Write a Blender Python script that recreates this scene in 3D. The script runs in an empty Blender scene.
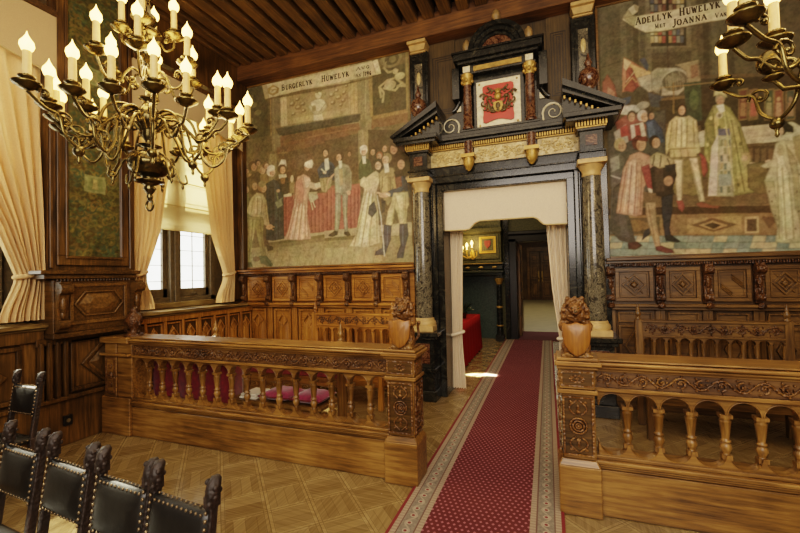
import bpy, math, random
import numpy as np
from mathutils import Vector, Matrix
random.seed(7)
PI = math.pi
COL = bpy.context.scene.collection

# ------------------------------------------------------------------ helpers
def s2l(h):
    out = []
    for i in (0, 2, 4):
        c = int(h[i:i+2], 16) / 255
        out.append(c / 12.92 if c <= .04045 else ((c + .055) / 1.055) ** 2.4)
    return tuple(out)
def rgba(h, k=1.0):
    r = s2l(h); return (r[0]*k, r[1]*k, r[2]*k, 1)

class MB:
    def __init__(s): s.v = []; s.f = []; s.sm = []
    def add(s, vs, fs, smooth=False):
        o = len(s.v); s.v += [tuple(p) for p in vs]
        s.f += [tuple(i + o for i in f) for f in fs]; s.sm += [smooth] * len(fs)
        return s
    def box(s, x0, x1, y0, y1, z0, z1):
        v = [(x, y, z) for x in (x0, x1) for y in (y0, y1) for z in (z0, z1)]
        return s.add(v, [(0,1,3,2), (4,6,7,5), (0,4,5,1), (2,3,7,6), (0,2,6,4), (1,5,7,3)])
    def taper(s, x0, x1, y0, y1, z0, z1, d):
        "box whose top is inset by d on every side"
        v = [(x0,y0,z0),(x1,y0,z0),(x1,y1,z0),(x0,y1,z0),(x0+d,y0+d,z1),(x1-d,y0+d,z1),(x1-d,y1-d,z1),(x0+d,y1-d,z1)]
        return s.add(v, [(0,3,2,1),(4,5,6,7),(0,1,5,4),(1,2,6,5),(2,3,7,6),(3,0,4,7)])
    def prism(s, poly, ax, a, b, smooth=False):
        n = len(poly)
        def pt(p, t): return {'X': (t, p[0], p[1]), 'Y': (p[0], t, p[1]), 'Z': (p[0], p[1], t)}[ax]
        v = [pt(p, a) for p in poly] + [pt(p, b) for p in poly]
        s.add(v, [tuple(range(n)), tuple(range(2*n-1, n-1, -1))])
        s.add(v, [(i, (i+1) % n, n+(i+1) % n, n+i) for i in range(n)], smooth)
        return s
    def lathe(s, prof, cx, cy, z0=0, seg=16, sx=1, sy=1, square=False):
        v = []; f = []
        off = PI/4 if seg == 4 else 0
        for r, z in prof:
            for k in range(seg):
                a = 2*PI*k/seg + off; v.append((cx + r*sx*math.cos(a), cy + r*sy*math.sin(a), z0 + z))
        for i in range(len(prof)-1):
            for k in range(seg):
                f.append((i*seg+k, i*seg+(k+1) % seg, (i+1)*seg+(k+1) % seg, (i+1)*seg+k))
        s.add(v, f, seg > 6)
        n = len(prof)-1
        s.add([v[k] for k in range(seg)], [tuple(range(seg-1, -1, -1))]); s.add([v[n*seg+k] for k in range(seg)], [tuple(range(seg))])
        return s
    def ell(s, cx, cy, cz, rx, ry, rz, seg=10, rings=7):
        prof = [(max(.02, math.sin(PI*i/rings)), -math.cos(PI*i/rings)) for i in range(rings+1)]
        v = []; f = []
        for r, z in prof:
            for k in range(seg):
                a = 2*PI*k/seg; v.append((cx+rx*r*math.cos(a), cy+ry*r*math.sin(a), cz+rz*z))
        for i in range(rings):
            for k in range(seg): f.append((i*seg+k, i*seg+(k+1) % seg, (i+1)*seg+(k+1) % seg, (i+1)*seg+k))
        return s.add(v, f, True)
    def tube(s, pts, r, seg=6, flat=1.0):
        pts = [Vector(p) for p in pts]; n = len(pts)
        if n < 2: return s
        R = r if isinstance(r, (list, tuple)) else [r]*n
        v = []; f = []; up = None
        for i, p in enumerate(pts):
            t = (pts[min(i+1, n-1)] - pts[max(i-1, 0)])
            t = t.normalized() if t.length > 1e-9 else Vector((0, 0, 1))
            if up is None: up = t.orthogonal().normalized()
            up = (up - t*up.dot(t)); up = up.normalized() if up.length > 1e-6 else t.orthogonal().normalized()
            w = t.cross(up)
            for k in range(seg):
                a = 2*PI*k/seg; v.append(p + (up*math.cos(a) + w*math.sin(a)*flat)*R[i])
        for i in range(n-1):
            for k in range(seg): f.append((i*seg+k, i*seg+(k+1) % seg, (i+1)*seg+(k+1) % seg, (i+1)*seg+k))
        s.add(v, f, True)
        s.add([v[k] for k in range(seg)], [tuple(range(seg))]); s.add([v[(n-1)*seg+k] for k in range(seg)], [tuple(range(seg))])
        return s
    def frame(s, x0, x1, z0, z1, y, w, d):
        "raised picture-frame moulding on a wall facing -Y"
        s.box(x0, x1, y-d, y, z1-w, z1); s.box(x0, x1, y-d, y, z0, z0+w)
        s.box(x0, x0+w, y-d, y, z0+w, z1-w); s.box(x1-w, x1, y-d, y, z0+w, z1-w); return s
    def xf(s, fn): s.v = [tuple(fn(*p)) for p in s.v]; return s
    def merge(s, o): return s._m(o)
    def _m(s, o):
        k = len(s.v); s.v += o.v; s.f += [tuple(i+k for i in f) for f in o.f]; s.sm += o.sm; return s
    def build(s, name, mat, parent=None, label=None, bevel=0, kind=None, remesh=0):
        me = bpy.data.meshes.new(name)
        off = Vector((0, 0, 0))
        if parent is not None:
            q = parent
            while q is not None: off += q.location; q = q.parent
        me.from_pydata([(p[0]-off.x, p[1]-off.y, p[2]-off.z) for p in s.v], [], s.f)
        me.polygons.foreach_set('use_smooth', s.sm); me.materials.append(mat)
        import bmesh
        bm = bmesh.new(); bm.from_mesh(me); bmesh.ops.recalc_face_normals(bm, faces=bm.faces); bm.to_mesh(me); bm.free()
        me.update()
        o = bpy.data.objects.new(name, me); COL.objects.link(o)
        if parent is not None: o.parent = parent
        if label: o['label'] = label
        if kind: o['kind'] = kind
        if remesh:
            m = o.modifiers.new('r', 'REMESH'); m.mode = 'VOXEL'; m.voxel_size = remesh; m.use_smooth_shade = True
        if bevel:
            m = o.modifiers.new('b', 'BEVEL'); m.width = bevel; m.segments = 1; m.limit_method = 'ANGLE'; m.angle_limit = math.radians(40)
        return o

def thing(name, label, cat, loc=(0, 0, 0), group=None, rz=0):
    o = bpy.data.objects.new(name, None); COL.objects.link(o); o.location = loc; o.rotation_euler = (0, 0, rz)
    o.empty_display_size = .1; o['label'] = label; o['category'] = cat
    if group: o['group'] = group
    return o
def tag(o, label, cat, group=None, kind=None):
    o['label'] = label; o['category'] = cat
    if group: o['group'] = group
    if kind: o['kind'] = kind
    return o
def copy_tree(o, parent=None):
    c = o.copy(); COL.objects.link(c)
    if parent is not None: c.parent = parent; c.matrix_parent_inverse = o.matrix_parent_inverse.copy()
    for ch in [q for q in bpy.data.objects if q.parent == o]: copy_tree(ch, c)
    return c

# ------------------------------------------------------------------ materials
def newmat(name):
    m = bpy.data.materials.new(name); m.use_nodes = True; nt = m.node_tree
    b = nt.nodes['Principled BSDF']; return m, nt, b
def nd(nt, t, **kw):
    n = nt.nodes.new(t)
    for k, v in kw.items(): setattr(n, k, v)
    return n
def coords(nt, scale=(1, 1, 1), rot=(0, 0, 0)):
    tc = nd(nt, 'ShaderNodeTexCoord'); mp = nd(nt, 'ShaderNodeMapping')
    mp.inputs['Scale'].default_value = scale; mp.inputs['Rotation'].default_value = rot
    nt.links.new(tc.outputs['Object'], mp.inputs['Vector']); return mp.outputs['Vector']
def ramp(nt, fac, stops):
    r = nd(nt, 'ShaderNodeValToRGB'); nt.links.new(fac, r.inputs['Fac']); e = r.color_ramp.elements
    while len(e) < len(stops): e.new(.5)
    for q, (p, c) in zip(e, stops): q.position = p; q.color = c
    return r.outputs['Color']
def bump(nt, b, h, strength, dist=.01):
    n = nd(nt, 'ShaderNodeBump'); n.inputs['Strength'].default_value = strength; n.inputs['Distance'].default_value = dist
    nt.links.new(h, n.inputs['Height']); nt.links.new(n.outputs['Normal'], b.inputs['Normal'])
def wood(name, dark, mid, light, ax='Z', rough=.38, grain=28, carve=0, carve_scale=45):
    m, nt, b = newmat(name)
    g2 = grain*1.7; sc = {'X': (3, g2, g2), 'Y': (g2, 3, g2), 'Z': (g2, g2, 3)}[ax]
    n = nd(nt, 'ShaderNodeTexNoise'); n.inputs['Scale'].default_value = 1; n.inputs['Detail'].default_value = 5; n.inputs['Roughness'].default_value = .65
    nt.links.new(coords(nt, sc), n.inputs['Vector'])
    n2 = nd(nt, 'ShaderNodeTexNoise'); n2.inputs['Scale'].default_value = 2.3; n2.inputs['Detail'].default_value = 2
    nt.links.new(coords(nt), n2.inputs['Vector'])
    mx = nd(nt, 'ShaderNodeMath', operation='MULTIPLY_ADD'); nt.links.new(n2.outputs['Fac'], mx.inputs[0]); mx.inputs[1].default_value = .42
    md = nd(nt, 'ShaderNodeMath', operation='MULTIPLY'); nt.links.new(n.outputs['Fac'], md.inputs[0]); md.inputs[1].default_value = .62
    nt.links.new(md.outputs[0], mx.inputs[2])
    c = ramp(nt, mx.outputs[0], [(.36, rgba(dark)), (.52, rgba(mid)), (.68, rgba(light))])
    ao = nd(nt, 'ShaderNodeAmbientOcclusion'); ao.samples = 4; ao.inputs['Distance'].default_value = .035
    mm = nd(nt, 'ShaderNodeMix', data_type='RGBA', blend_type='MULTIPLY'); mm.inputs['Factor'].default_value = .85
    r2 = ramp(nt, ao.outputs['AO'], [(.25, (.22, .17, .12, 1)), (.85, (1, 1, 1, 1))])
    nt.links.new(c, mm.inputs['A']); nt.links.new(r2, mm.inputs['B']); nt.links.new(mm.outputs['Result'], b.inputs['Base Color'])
    b.inputs['Roughness'].default_value = rough; b.inputs['Specular IOR Level'].default_value = .45
    if carve:
        v = nd(nt, 'ShaderNodeTexVoronoi', feature='SMOOTH_F1'); v.inputs['Scale'].default_value = carve_scale; nt.links.new(coords(nt), v.inputs['Vector'])
        bump(nt, b, v.outputs['Distance'], carve, .02)
    else: bump(nt, b, n.outputs['Fac'], .08, .004)
    return m
def plain(name, col, rough=.5, metal=0, var=.25, scale=12, bmp=0, emit=None, estr=0, spec=.5, sheen=0):
    m, nt, b = newmat(name)
    n = nd(nt, 'ShaderNodeTexNoise'); n.inputs['Scale'].default_value = scale; n.inputs['Detail'].default_value = 4
    nt.links.new(coords(nt), n.inputs['Vector'])
    c = ramp(nt, n.outputs['Fac'], [(.3, rgba(col, 1-var)), (.7, rgba(col, 1+var*.6))])
    nt.links.new(c, b.inputs['Base Color']); b.inputs['Roughness'].default_value = rough; b.inputs['Metallic'].default_value = metal
    b.inputs['Specular IOR Level'].default_value = spec
    if sheen: b.inputs['Sheen Weight'].default_value = sheen
    if bmp: bump(nt, b, n.outputs['Fac'], bmp, .01)
    if emit: b.inputs['Emission Color'].default_value = rgba(emit); b.inputs['Emission Strength'].default_value = estr
    return m
def marble(name, stops, scale=6, rough=.14, dist=2.5):
    m, nt, b = newmat(name)
    n = nd(nt, 'ShaderNodeTexNoise'); n.inputs['Scale'].default_value = scale; n.inputs['Detail'].default_value = 9; n.inputs['Distortion'].default_value = dist; n.inputs['Roughness'].default_value = .62
    nt.links.new(coords(nt), n.inputs['Vector'])
    nt.links.new(ramp(nt, n.outputs['Fac'], [(p, rgba(c)) for p, c in stops]), b.inputs['Base Color'])
    b.inputs['Roughness'].default_value = rough; return m
def fabric(name, col, trans=.35, rough=.9, scale=60, tcol=None):
    m, nt, b = newmat(name)
    n = nd(nt, 'ShaderNodeTexNoise'); n.inputs['Scale'].default_value = scale; n.inputs['Detail'].default_value = 3
    nt.links.new(coords(nt), n.inputs['Vector'])
    c = ramp(nt, n.outputs['Fac'], [(.3, rgba(col, .88)), (.7, rgba(col, 1.05))])
    nt.links.new(c, b.inputs['Base Color']); b.inputs['Roughness'].default_value = rough; b.inputs['Specular IOR Level'].default_value = .1
    if trans:
        t = nd(nt, 'ShaderNodeBsdfTranslucent'); t.inputs['Color'].default_value = rgba(tcol or col)
        mx = nd(nt, 'ShaderNodeMixShader'); mx.inputs[0].default_value = trans
        nt.links.new(b.outputs[0], mx.inputs[1]); nt.links.new(t.outputs[0], mx.inputs[2])
        nt.links.new(mx.outputs[0], nt.nodes['Material Output'].inputs['Surface'])
    bump(nt, b, n.outputs['Fac'], .1, .003)
    return m
def vcol(name, rough=.75, estr=0):
    m, nt, b = newmat(name)
    a = nd(nt, 'ShaderNodeVertexColor'); a.layer_name = 'paint'
    nt.links.new(a.outputs['Color'], b.inputs['Base Color']); b.inputs['Roughness'].default_value = rough; b.inputs['Specular IOR Level'].default_value = .15
    return m

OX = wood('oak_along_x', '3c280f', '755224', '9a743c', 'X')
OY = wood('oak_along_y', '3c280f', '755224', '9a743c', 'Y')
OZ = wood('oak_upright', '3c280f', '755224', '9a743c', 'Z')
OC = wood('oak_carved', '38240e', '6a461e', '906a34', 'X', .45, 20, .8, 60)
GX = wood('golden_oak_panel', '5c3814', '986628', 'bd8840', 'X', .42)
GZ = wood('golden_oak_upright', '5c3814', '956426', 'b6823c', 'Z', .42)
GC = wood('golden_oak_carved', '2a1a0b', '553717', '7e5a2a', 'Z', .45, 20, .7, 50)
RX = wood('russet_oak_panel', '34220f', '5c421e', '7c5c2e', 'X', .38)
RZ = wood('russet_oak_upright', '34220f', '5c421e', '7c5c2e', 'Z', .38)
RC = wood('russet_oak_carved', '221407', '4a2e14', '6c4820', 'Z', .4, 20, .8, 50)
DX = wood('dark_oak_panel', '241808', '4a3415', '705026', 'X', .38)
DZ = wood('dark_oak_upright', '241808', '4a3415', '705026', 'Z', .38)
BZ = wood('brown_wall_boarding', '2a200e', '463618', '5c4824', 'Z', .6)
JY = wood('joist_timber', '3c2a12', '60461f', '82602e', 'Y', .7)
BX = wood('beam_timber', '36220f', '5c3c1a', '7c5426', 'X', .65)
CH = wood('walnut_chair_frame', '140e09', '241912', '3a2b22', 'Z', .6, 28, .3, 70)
BLK = marble('black_marble', [(.3, '0f0f0d'), (.55, '23231e'), (.66, '35342c'), (.72, '55523f')], 5, .18)
GRY = marble('veined_grey_marble', [(.30, '1a1915'), (.44, '3c382f'), (.52, '736c58'), (.57, '302c25'), (.66, '968c70'), (.78, '3a352c')], 7, .13, 3.5)
RED = marble('red_brown_marble', [(.3, '1e100a'), (.48, '44281a'), (.58, '74563c'), (.66, '34190f'), (.8, '62442c')], 11, .2, 3)
IVR = marble('ivory_marble', [(.3, '8a7340'), (.5, 'b59c64'), (.7, 'd2bf8c')], 9, .35)
PAL = marble('pale_marble', [(.3, 'b3a27c'), (.5, 'd5c8a4'), (.7, 'e2d8ba')], 6, .25)
GLD = plain('gilding', 'a88640', .4, .35, .3, 25, .2)
GST = plain('gilt_stone', 'b6965e', .5, 0, .2, 15)
BRS = plain('aged_brass', '6c5e36', .27, .9, .5, 22)
BRD = plain('dark_brass', '5e5232', .2, .9, .4, 14)
LEA = plain('black_leather', '100e0a', .46, 0, .5, 30, .15, spec=.6)
NAIL = plain('brass_nail', '7c6a50', .35, .8, .2, 30)
REDC = fabric('red_cloth', '8c1a16', 0, .85, 40)
DRED = plain('dark_red_velvet', '74121a', .8, 0, .4, 20, .1, sheen=.4)
MAG = plain('magenta_velvet', '961c48', .8, 0, .4, 25, .2, sheen=.5)
CUR = fabric('cream_curtain', 'd6b684', .18, .9, 90, 'ecc88c')
PORT = fabric('ivory_portiere', 'e4d2b6', .10, .9, 90)
BLD = fabric('cream_blind', 'd6c088', .40, .9, 120, 'f4dc98')
VAL = fabric('cream_valance', 'bfa57c', .05, .9, 160)
WHT = plain('white_linen', 'e6dcc4', .8, 0, .1, 30)
IRON = plain('dark_window_timber', '5c5038', .45, 0, .3, 20)
SOCK = plain('black_plastic', '0c0b0a', .4, 0, .1)
CAND = plain('candle_tube', 'd8b878', .55, 0, .12, 30, 0, 'c07c30', .25)  # faint emission puts a warm glow into the sleeve colour
BULB = plain('flame_bulb', 'ffe9b0', .4, 0, 0, 5, 0, 'ffc462', 7)
GRN = plain('dark_green_tile', '3a463e', .35, 0, .4, 30, .3)
OLV = plain('olive_gilt_leather', '56522c', .5, .2, .6, 35, .3)
STONE = plain('pale_landing_stone', '968a66', .35, 0, .2, 3)
LEAF = plain('plant_leaf', '24351a', .5, 0, .4, 20)

def glass():
    m, nt, b = newmat('window_glass')
    t = nd(nt, 'ShaderNodeBsdfTransparent'); g = nd(nt, 'ShaderNodeBsdfGlossy'); g.inputs['Roughness'].default_value = .05
    n = nd(nt, 'ShaderNodeTexNoise'); n.inputs['Scale'].default_value = 9; nt.links.new(coords(nt), n.inputs['Vector'])
    nt.links.new(ramp(nt, n.outputs['Fac'], [(.3, (.93, .95, .9, 1)), (.7, (1, 1, .98, 1))]), t.inputs['Color'])
    mx = nd(nt, 'ShaderNodeMixShader'); mx.inputs[0].default_value = .06
    nt.links.new(t.outputs[0], mx.inputs[1]); nt.links.new(g.outputs[0], mx.inputs[2]); nt.links.new(mx.outputs[0], nt.nodes['Material Output'].inputs['Surface'])
    return m
GLS = glass()

class NG:
    "tiny maths-node builder"
    def __init__(s, nt): s.nt = nt
    def m(s, op, a, b=None, c=None):
        n = s.nt.nodes.new('ShaderNodeMath'); n.operation = op
        for i, v in enumerate((a, b, c)):
            if v is None: continue
            if isinstance(v, (int, float)): n.inputs[i].default_value = v
            else: s.nt.links.new(v, n.inputs[i])
        return n.outputs[0]
    def mix(s, f, a, b):
        n = s.nt.nodes.new('ShaderNodeMix'); n.data_type = 'RGBA'
        if isinstance(f, (int, float)): n.inputs['Factor'].default_value = f
        else: s.nt.links.new(f, n.inputs['Factor'])
        for k, v in (('A', a), ('B', b)):
            if isinstance(v, tuple): n.inputs[k].default_value = v
            else: s.nt.links.new(v, n.inputs[k])
        return n.outputs['Result']

def floor_mat():
    m, nt, b = newmat('oak_parquet'); g = NG(nt)
    sx = nd(nt, 'ShaderNodeSeparateXYZ'); nt.links.new(coords(nt, (1, 1, 1), (0, 0, math.radians(45))), sx.inputs[0])
    T = .30
    u = g.m('DIVIDE', sx.outputs[0], T); v = g.m('DIVIDE', sx.outputs[1], T)
    iu = g.m('FLOOR', u); iv = g.m('FLOOR', v); fu = g.m('FRACT', u); fv = g.m('FRACT', v)
    par = g.m('MODULO', g.m('ABSOLUTE', g.m('ADD', iu, iv)), 2)
    # border strip round each tile and a basket weave inside it
    def edge(f, w): return g.m('LESS_THAN', g.m('MINIMUM', f, g.m('SUBTRACT', 1, f)), w)
    border = g.m('MAXIMUM', edge(fu, .10), edge(fv, .10))
    joint = g.m('MAXIMUM', edge(fu, .008), edge(fv, .008))
    band = g.m('MAXIMUM', g.m('LESS_THAN', g.m('ABSOLUTE', g.m('SUBTRACT', g.m('MINIMUM', fu, g.m('SUBTRACT', 1, fu)), .085)), .007), g.m('LESS_THAN', g.m('ABSOLUTE', g.m('SUBTRACT', g.m('MINIMUM', fv, g.m('SUBTRACT', 1, fv)), .085)), .007))
    su = u; sv = v
    sp = g.m('MODULO', g.m('ABSOLUTE', g.m('ADD', g.m('FLOOR', su), g.m('FLOOR', sv))), 2)
    strip = g.m('MULTIPLY_ADD', sp, g.m('SUBTRACT', su, sv), sv)
    fs = g.m('FRACT', g.m('MULTIPLY', strip, 4)); sj = edge(fs, .03)
    sid = g.m('FLOOR', g.m('MULTIPLY', strip, 4))
    wn = nd(nt, 'ShaderNodeTexWhiteNoise', noise_dimensions='3D'); cb = nd(nt, 'ShaderNodeCombineXYZ')
    nt.links.new(sid, cb.inputs[0]); nt.links.new(g.m('FLOOR', su), cb.inputs[1]); nt.links.new(g.m('FLOOR', sv), cb.inputs[2]); nt.links.new(cb.outputs[0], wn.inputs['Vector'])
    n1 = nd(nt, 'ShaderNodeTexNoise'); n1.inputs['Scale'].default_value = 1; n1.inputs['Detail'].default_value = 4; nt.links.new(coords(nt, (3, 60, 1), (0, 0, PI/4)), n1.inputs['Vector'])
    n2 = nd(nt, 'ShaderNodeTexNoise'); n2.inputs['Scale'].default_value = 1; n2.inputs['Detail'].default_value = 4; nt.links.new(coords(nt, (60, 3, 1), (0, 0, PI/4)), n2.inputs['Vector'])
    gr = g.m('ADD', g.m('MULTIPLY', sp, n1.outputs['Fac']), g.m('MULTIPLY', g.m('SUBTRACT', 1, sp), n2.outputs['Fac']))
    val = g.m('ADD', g.m('MULTIPLY', gr, .45), g.m('ADD', g.m('MULTIPLY', wn.outputs['Value'], .17), g.m('MULTIPLY', border, .10)))
    c = ramp(nt, val, [(.15, rgba('584628')), (.42, rgba('84704a')), (.72, rgba('a8946c'))])
    dark = g.m('MAXIMUM', g.m('MULTIPLY', joint, .75), g.m('MAXIMUM', g.m('MULTIPLY', band, .6), g.m('MULTIPLY', g.m('MULTIPLY', sj, g.m('SUBTRACT', 1, border)), .4)))
    c = g.mix(dark, c, rgba('3c2a12'))
    nb = nd(nt, 'ShaderNodeTexNoise'); nb.inputs['Scale'].default_value = 1.3; nt.links.new(coords(nt), nb.inputs['Vector'])
    c = g.mix(g.m('MULTIPLY', nb.outputs['Fac'], .35), c, rgba('7c643a'))
    nt.links.new(c, b.inputs['Base Color'])
    nt.links.new(g.m('MULTIPLY_ADD', nb.outputs['Fac'], .16, .16), b.inputs['Roughness'])
    bump(nt, b, g.m('SUBTRACT', g.m('MULTIPLY', gr, .4), dark), .12, .004)
    return m

def carpet_mat(w, red='4c1f22', far=False):
    m, nt, b = newmat('runner_pile'); g = NG(nt)
    sx = nd(nt, 'ShaderNodeSeparateXYZ'); nt.links.new(coords(nt), sx.inputs[0]); X = sx.outputs[0]; Y = sx.outputs[1]
    e = g.m('SUBTRACT', w/2, g.m('ABSOLUTE', X))         # distance from the long edge
    nz = nd(nt, 'ShaderNodeTexNoise'); nz.inputs['Scale'].default_value = 120; nz.inputs['Detail'].default_value = 2; nt.links.new(coords(nt), nz.inputs['Vector'])
    nl = nd(nt, 'ShaderNodeTexNoise'); nl.inputs['Scale'].default_value = 2.2; nt.links.new(coords(nt), nl.inputs['Vector'])
    nz2 = nd(nt, 'ShaderNodeTexNoise'); nz2.inputs['Scale'].default_value = 55; nz2.inputs['Detail'].default_value = 1; nt.links.new(coords(nt), nz2.inputs['Vector'])
    P = .040
    row = g.m('FLOOR', g.m('DIVIDE', Y, P)); sh = g.m('MULTIPLY', g.m('MODULO', g.m('ABSOLUTE', row), 2), .5)
    du = g.m('ABSOLUTE', g.m('SUBTRACT', g.m('FRACT', g.m('ADD', g.m('DIVIDE', X, P), sh)), .5)); dv = g.m('ABSOLUTE', g.m('SUBTRACT', g.m('FRACT', g.m('DIVIDE', Y, P)), .5))
    dot = g.m('LESS_THAN', g.m('ADD', du, g.m('MULTIPLY', dv, .9)), .27)
    field = g.mix(g.m('MULTIPLY', dot, .72), rgba(red), rgba('a8707a'))
    # border bands
    bl = g.m('LESS_THAN', g.m('ABSOLUTE', g.m('SUBTRACT', g.m('FRACT', g.m('DIVIDE', Y, .03)), .5)), .25)
    beige = g.mix(g.m('MULTIPLY', bl, .5), rgba('9c9078'), rgba('76665a'))
    fr = g.m('SUBTRACT', g.m('FRACT', g.m('DIVIDE', Y, .085)), .5); cx = g.m('DIVIDE', g.m('SUBTRACT', e, .115), .085)
    rr = g.m('SQRT', g.m('ADD', g.m('MULTIPLY', fr, fr), g.m('MULTIPLY', cx, cx)))
    vine = g.m('LESS_THAN', g.m('ABSOLUTE', g.m('SUBTRACT', cx, g.m('MULTIPLY', g.m('SINE', g.m('MULTIPLY', Y, 37)), .3))), .09)
    mid = g.mix(g.m('MULTIPLY', vine, .6), g.mix(nz2.outputs['Fac'], rgba('54564c'), rgba('908c7a')), rgba('a8a088'))
    mid = g.mix(g.m('LESS_THAN', rr, .24), mid, rgba('a59a84')); mid = g.mix(g.m('LESS_THAN', rr, .13), mid, rgba('6e2a2e'))
    c = field
    for lim, col in ((.215, beige), (.178, rgba('5c4c44')), (.168, mid), (.066, rgba('5c4c44')), (.058, beige), (.022, rgba('6a2428'))):
        c = g.mix(g.m('LESS_THAN', e, lim), c, col)
    c = g.mix(g.m('MULTIPLY', nz.outputs['Fac'], .35), c, rgba('4a2a24'))
    c = g.mix(g.m('MULTIPLY', nl.outputs['Fac'], .25), c, rgba('7c4a44'))
    nt.links.new(c, b.inputs['Base Color']); b.inputs['Roughness'].default_value = .95; b.inputs['Specular IOR Level'].default_value = .1
    bump(nt, b, nz.outputs['Fac'], .25, .004); return m

# ------------------------------------------------------------------ painted surfaces
def paint_panel(name, mat, art, x0, x1, z0, z1, y, res, base='5a4c30', parent=None, wobble=.004, grain=.10, kind=None, flip=None, soft=0, gain=1, haze=.2, hazecol='5c543c'):
    "a flat panel facing -Y whose paint is stored as one colour per vertex"
    nx = int((x1-x0)/res)+1; nz = int((z1-z0)/res)+1
    gx, gz = np.meshgrid(np.linspace(x0, x1, nx), np.linspace(z0, z1, nz))
    rs = np.random.RandomState(3)
    def lf(k):
        a = rs.rand(max(3, int(nz*res/k))+2, max(3, int(nx*res/k))+2); yi = np.linspace(0, a.shape[0]-1.001, nz); xi = np.linspace(0, a.shape[1]-1.001, nx)
        y0_ = yi.astype(int)[:, None]; x0_ = xi.astype(int)[None, :]; fy = (yi % 1)[:, None]; fx = (xi % 1)[None, :]
        return (a[y0_, x0_]*(1-fy)*(1-fx) + a[y0_+1, x0_]*fy*(1-fx) + a[y0_, x0_+1]*(1-fy)*fx + a[y0_+1, x0_+1]*fy*fx) - .5
    px = gx + lf(.05)*wobble*2; pz = gz + lf(.05)*wobble*2
    img = np.zeros((nz, nx, 3)); img[:] = s2l(base); lfull = lf(.045)+lf(.02)*.6 if soft else None
    def sub(a, b, c, d):
        i0 = max(0, int((a-x0)/res)-3); i1 = min(nx, int((b-x0)/res)+5); j0 = max(0, int((c-z0)/res)-3); j1 = min(nz, int((d-z0)/res)+5)
        return (slice(j0, j1), slice(i0, i1)) if i1 > i0 and j1 > j0 else None
    for ln in art.strip().split('\n'):
        q = ln.split(' '); t = q[0]; c = np.array([(int(a)/255)**2.2 for a in q[1:4]]); q = q[4:]
        if t == 'l': w = int(q[0])/1000; q = q[1:]
        pts = [(int(a.split(',')[0])/1000, int(a.split(',')[1])/1000) for a in q]
        if t == 'e':
            (cx, cz), (rx, rz) = pts; rx = max(rx, .004); rz = max(rz, .004)
            s = sub(cx-rx, cx+rx, cz-rz, cz+rz)
            if s is None: continue
            d = np.sqrt(((px[s]-cx)/rx)**2 + ((pz[s]-cz)/rz)**2); cov = np.clip((1-d)*min(rx, rz)/res+.5, 0, 1)
        else:
            xs = [p[0] for p in pts]; zs = [p[1] for p in pts]; g = .05
            s = sub(min(xs)-g, max(xs)+g, min(zs)-g, max(zs)+g)
            if s is None: continue
            X = px[s]; Z = pz[s]; dist = np.full(X.shape, 9.); ins = np.zeros(X.shape, bool); n = len(pts)
            for i in range(n if t == 'p' else n-1):
                ax, az = pts[i]; bx, bz = pts[(i+1) % n]; ex, ez = bx-ax, bz-az; L2 = ex*ex+ez*ez+1e-12
                u = np.clip(((X-ax)*ex+(Z-az)*ez)/L2, 0, 1); dist = np.minimum(dist, np.hypot(X-ax-u*ex, Z-az-u*ez))
                if t == 'p':
                    cr = ((az > Z) != (bz > Z)); 
                    if abs(ez) > 1e-9: ins ^= cr & (X < (Z-az)*ex/ez+ax)
            cov = np.clip(np.where(ins, dist, -dist)/res+.5, 0, 1) if t == 'p' else np.clip((w/2-dist)/res+.5, 0, 1)
        cc = c
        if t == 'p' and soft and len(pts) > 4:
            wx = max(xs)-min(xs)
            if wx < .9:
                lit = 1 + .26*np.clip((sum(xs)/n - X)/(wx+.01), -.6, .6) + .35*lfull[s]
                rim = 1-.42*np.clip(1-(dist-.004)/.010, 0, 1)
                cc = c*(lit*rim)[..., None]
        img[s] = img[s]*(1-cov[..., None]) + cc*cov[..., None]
    def blur(a):
        a = a.copy(); a[1:-1] = a[:-2]*.25+a[1:-1]*.5+a[2:]*.25; a[:, 1:-1] = a[:, :-2]*.25+a[:, 1:-1]*.5+a[:, 2:]*.25; return a
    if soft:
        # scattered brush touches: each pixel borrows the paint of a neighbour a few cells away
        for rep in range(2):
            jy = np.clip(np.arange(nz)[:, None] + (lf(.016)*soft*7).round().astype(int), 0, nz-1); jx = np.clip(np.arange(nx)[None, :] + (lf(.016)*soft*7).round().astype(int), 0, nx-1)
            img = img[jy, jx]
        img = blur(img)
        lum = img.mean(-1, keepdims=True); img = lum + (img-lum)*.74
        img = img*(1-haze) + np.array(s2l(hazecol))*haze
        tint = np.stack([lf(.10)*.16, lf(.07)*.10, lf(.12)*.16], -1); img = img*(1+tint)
    sh = 1 + grain*(lf(.02)*1.7 + lf(.008)*1.2 + lf(.25)*1.4 + lf(.035)*1.6)
    img = np.clip(img*gain*sh[..., None], 0, 1)
    yy = y + np.zeros_like(gx)
    off = Vector(parent.location) if parent else Vector((0, 0, 0))
    co = np.stack([gx-off.x, yy-off.y, gz-off.z], -1).reshape(-1, 3)
    if flip: co = np.array([flip(*p) for p in co])
    idx = np.arange(nx*nz).reshape(nz, nx)
    faces = np.stack([idx[:-1, :-1], idx[:-1, 1:], idx[1:, 1:], idx[1:, :-1]], -1).reshape(-1, 4)
    me = bpy.data.meshes.new(name); me.from_pydata(co.tolist(), [], faces.tolist()); me.materials.append(mat)
    ca = me.color_attributes.new('paint', 'FLOAT_COLOR', 'POINT')
    ca.data.foreach_set('color', np.concatenate([img.reshape(-1, 3), np.ones((nx*nz, 1))], 1).ravel())
    o = bpy.data.objects.new(name, me); COL.objects.link(o)
    if parent: o.parent = parent
    if kind: o['kind'] = kind
    return o
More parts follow.
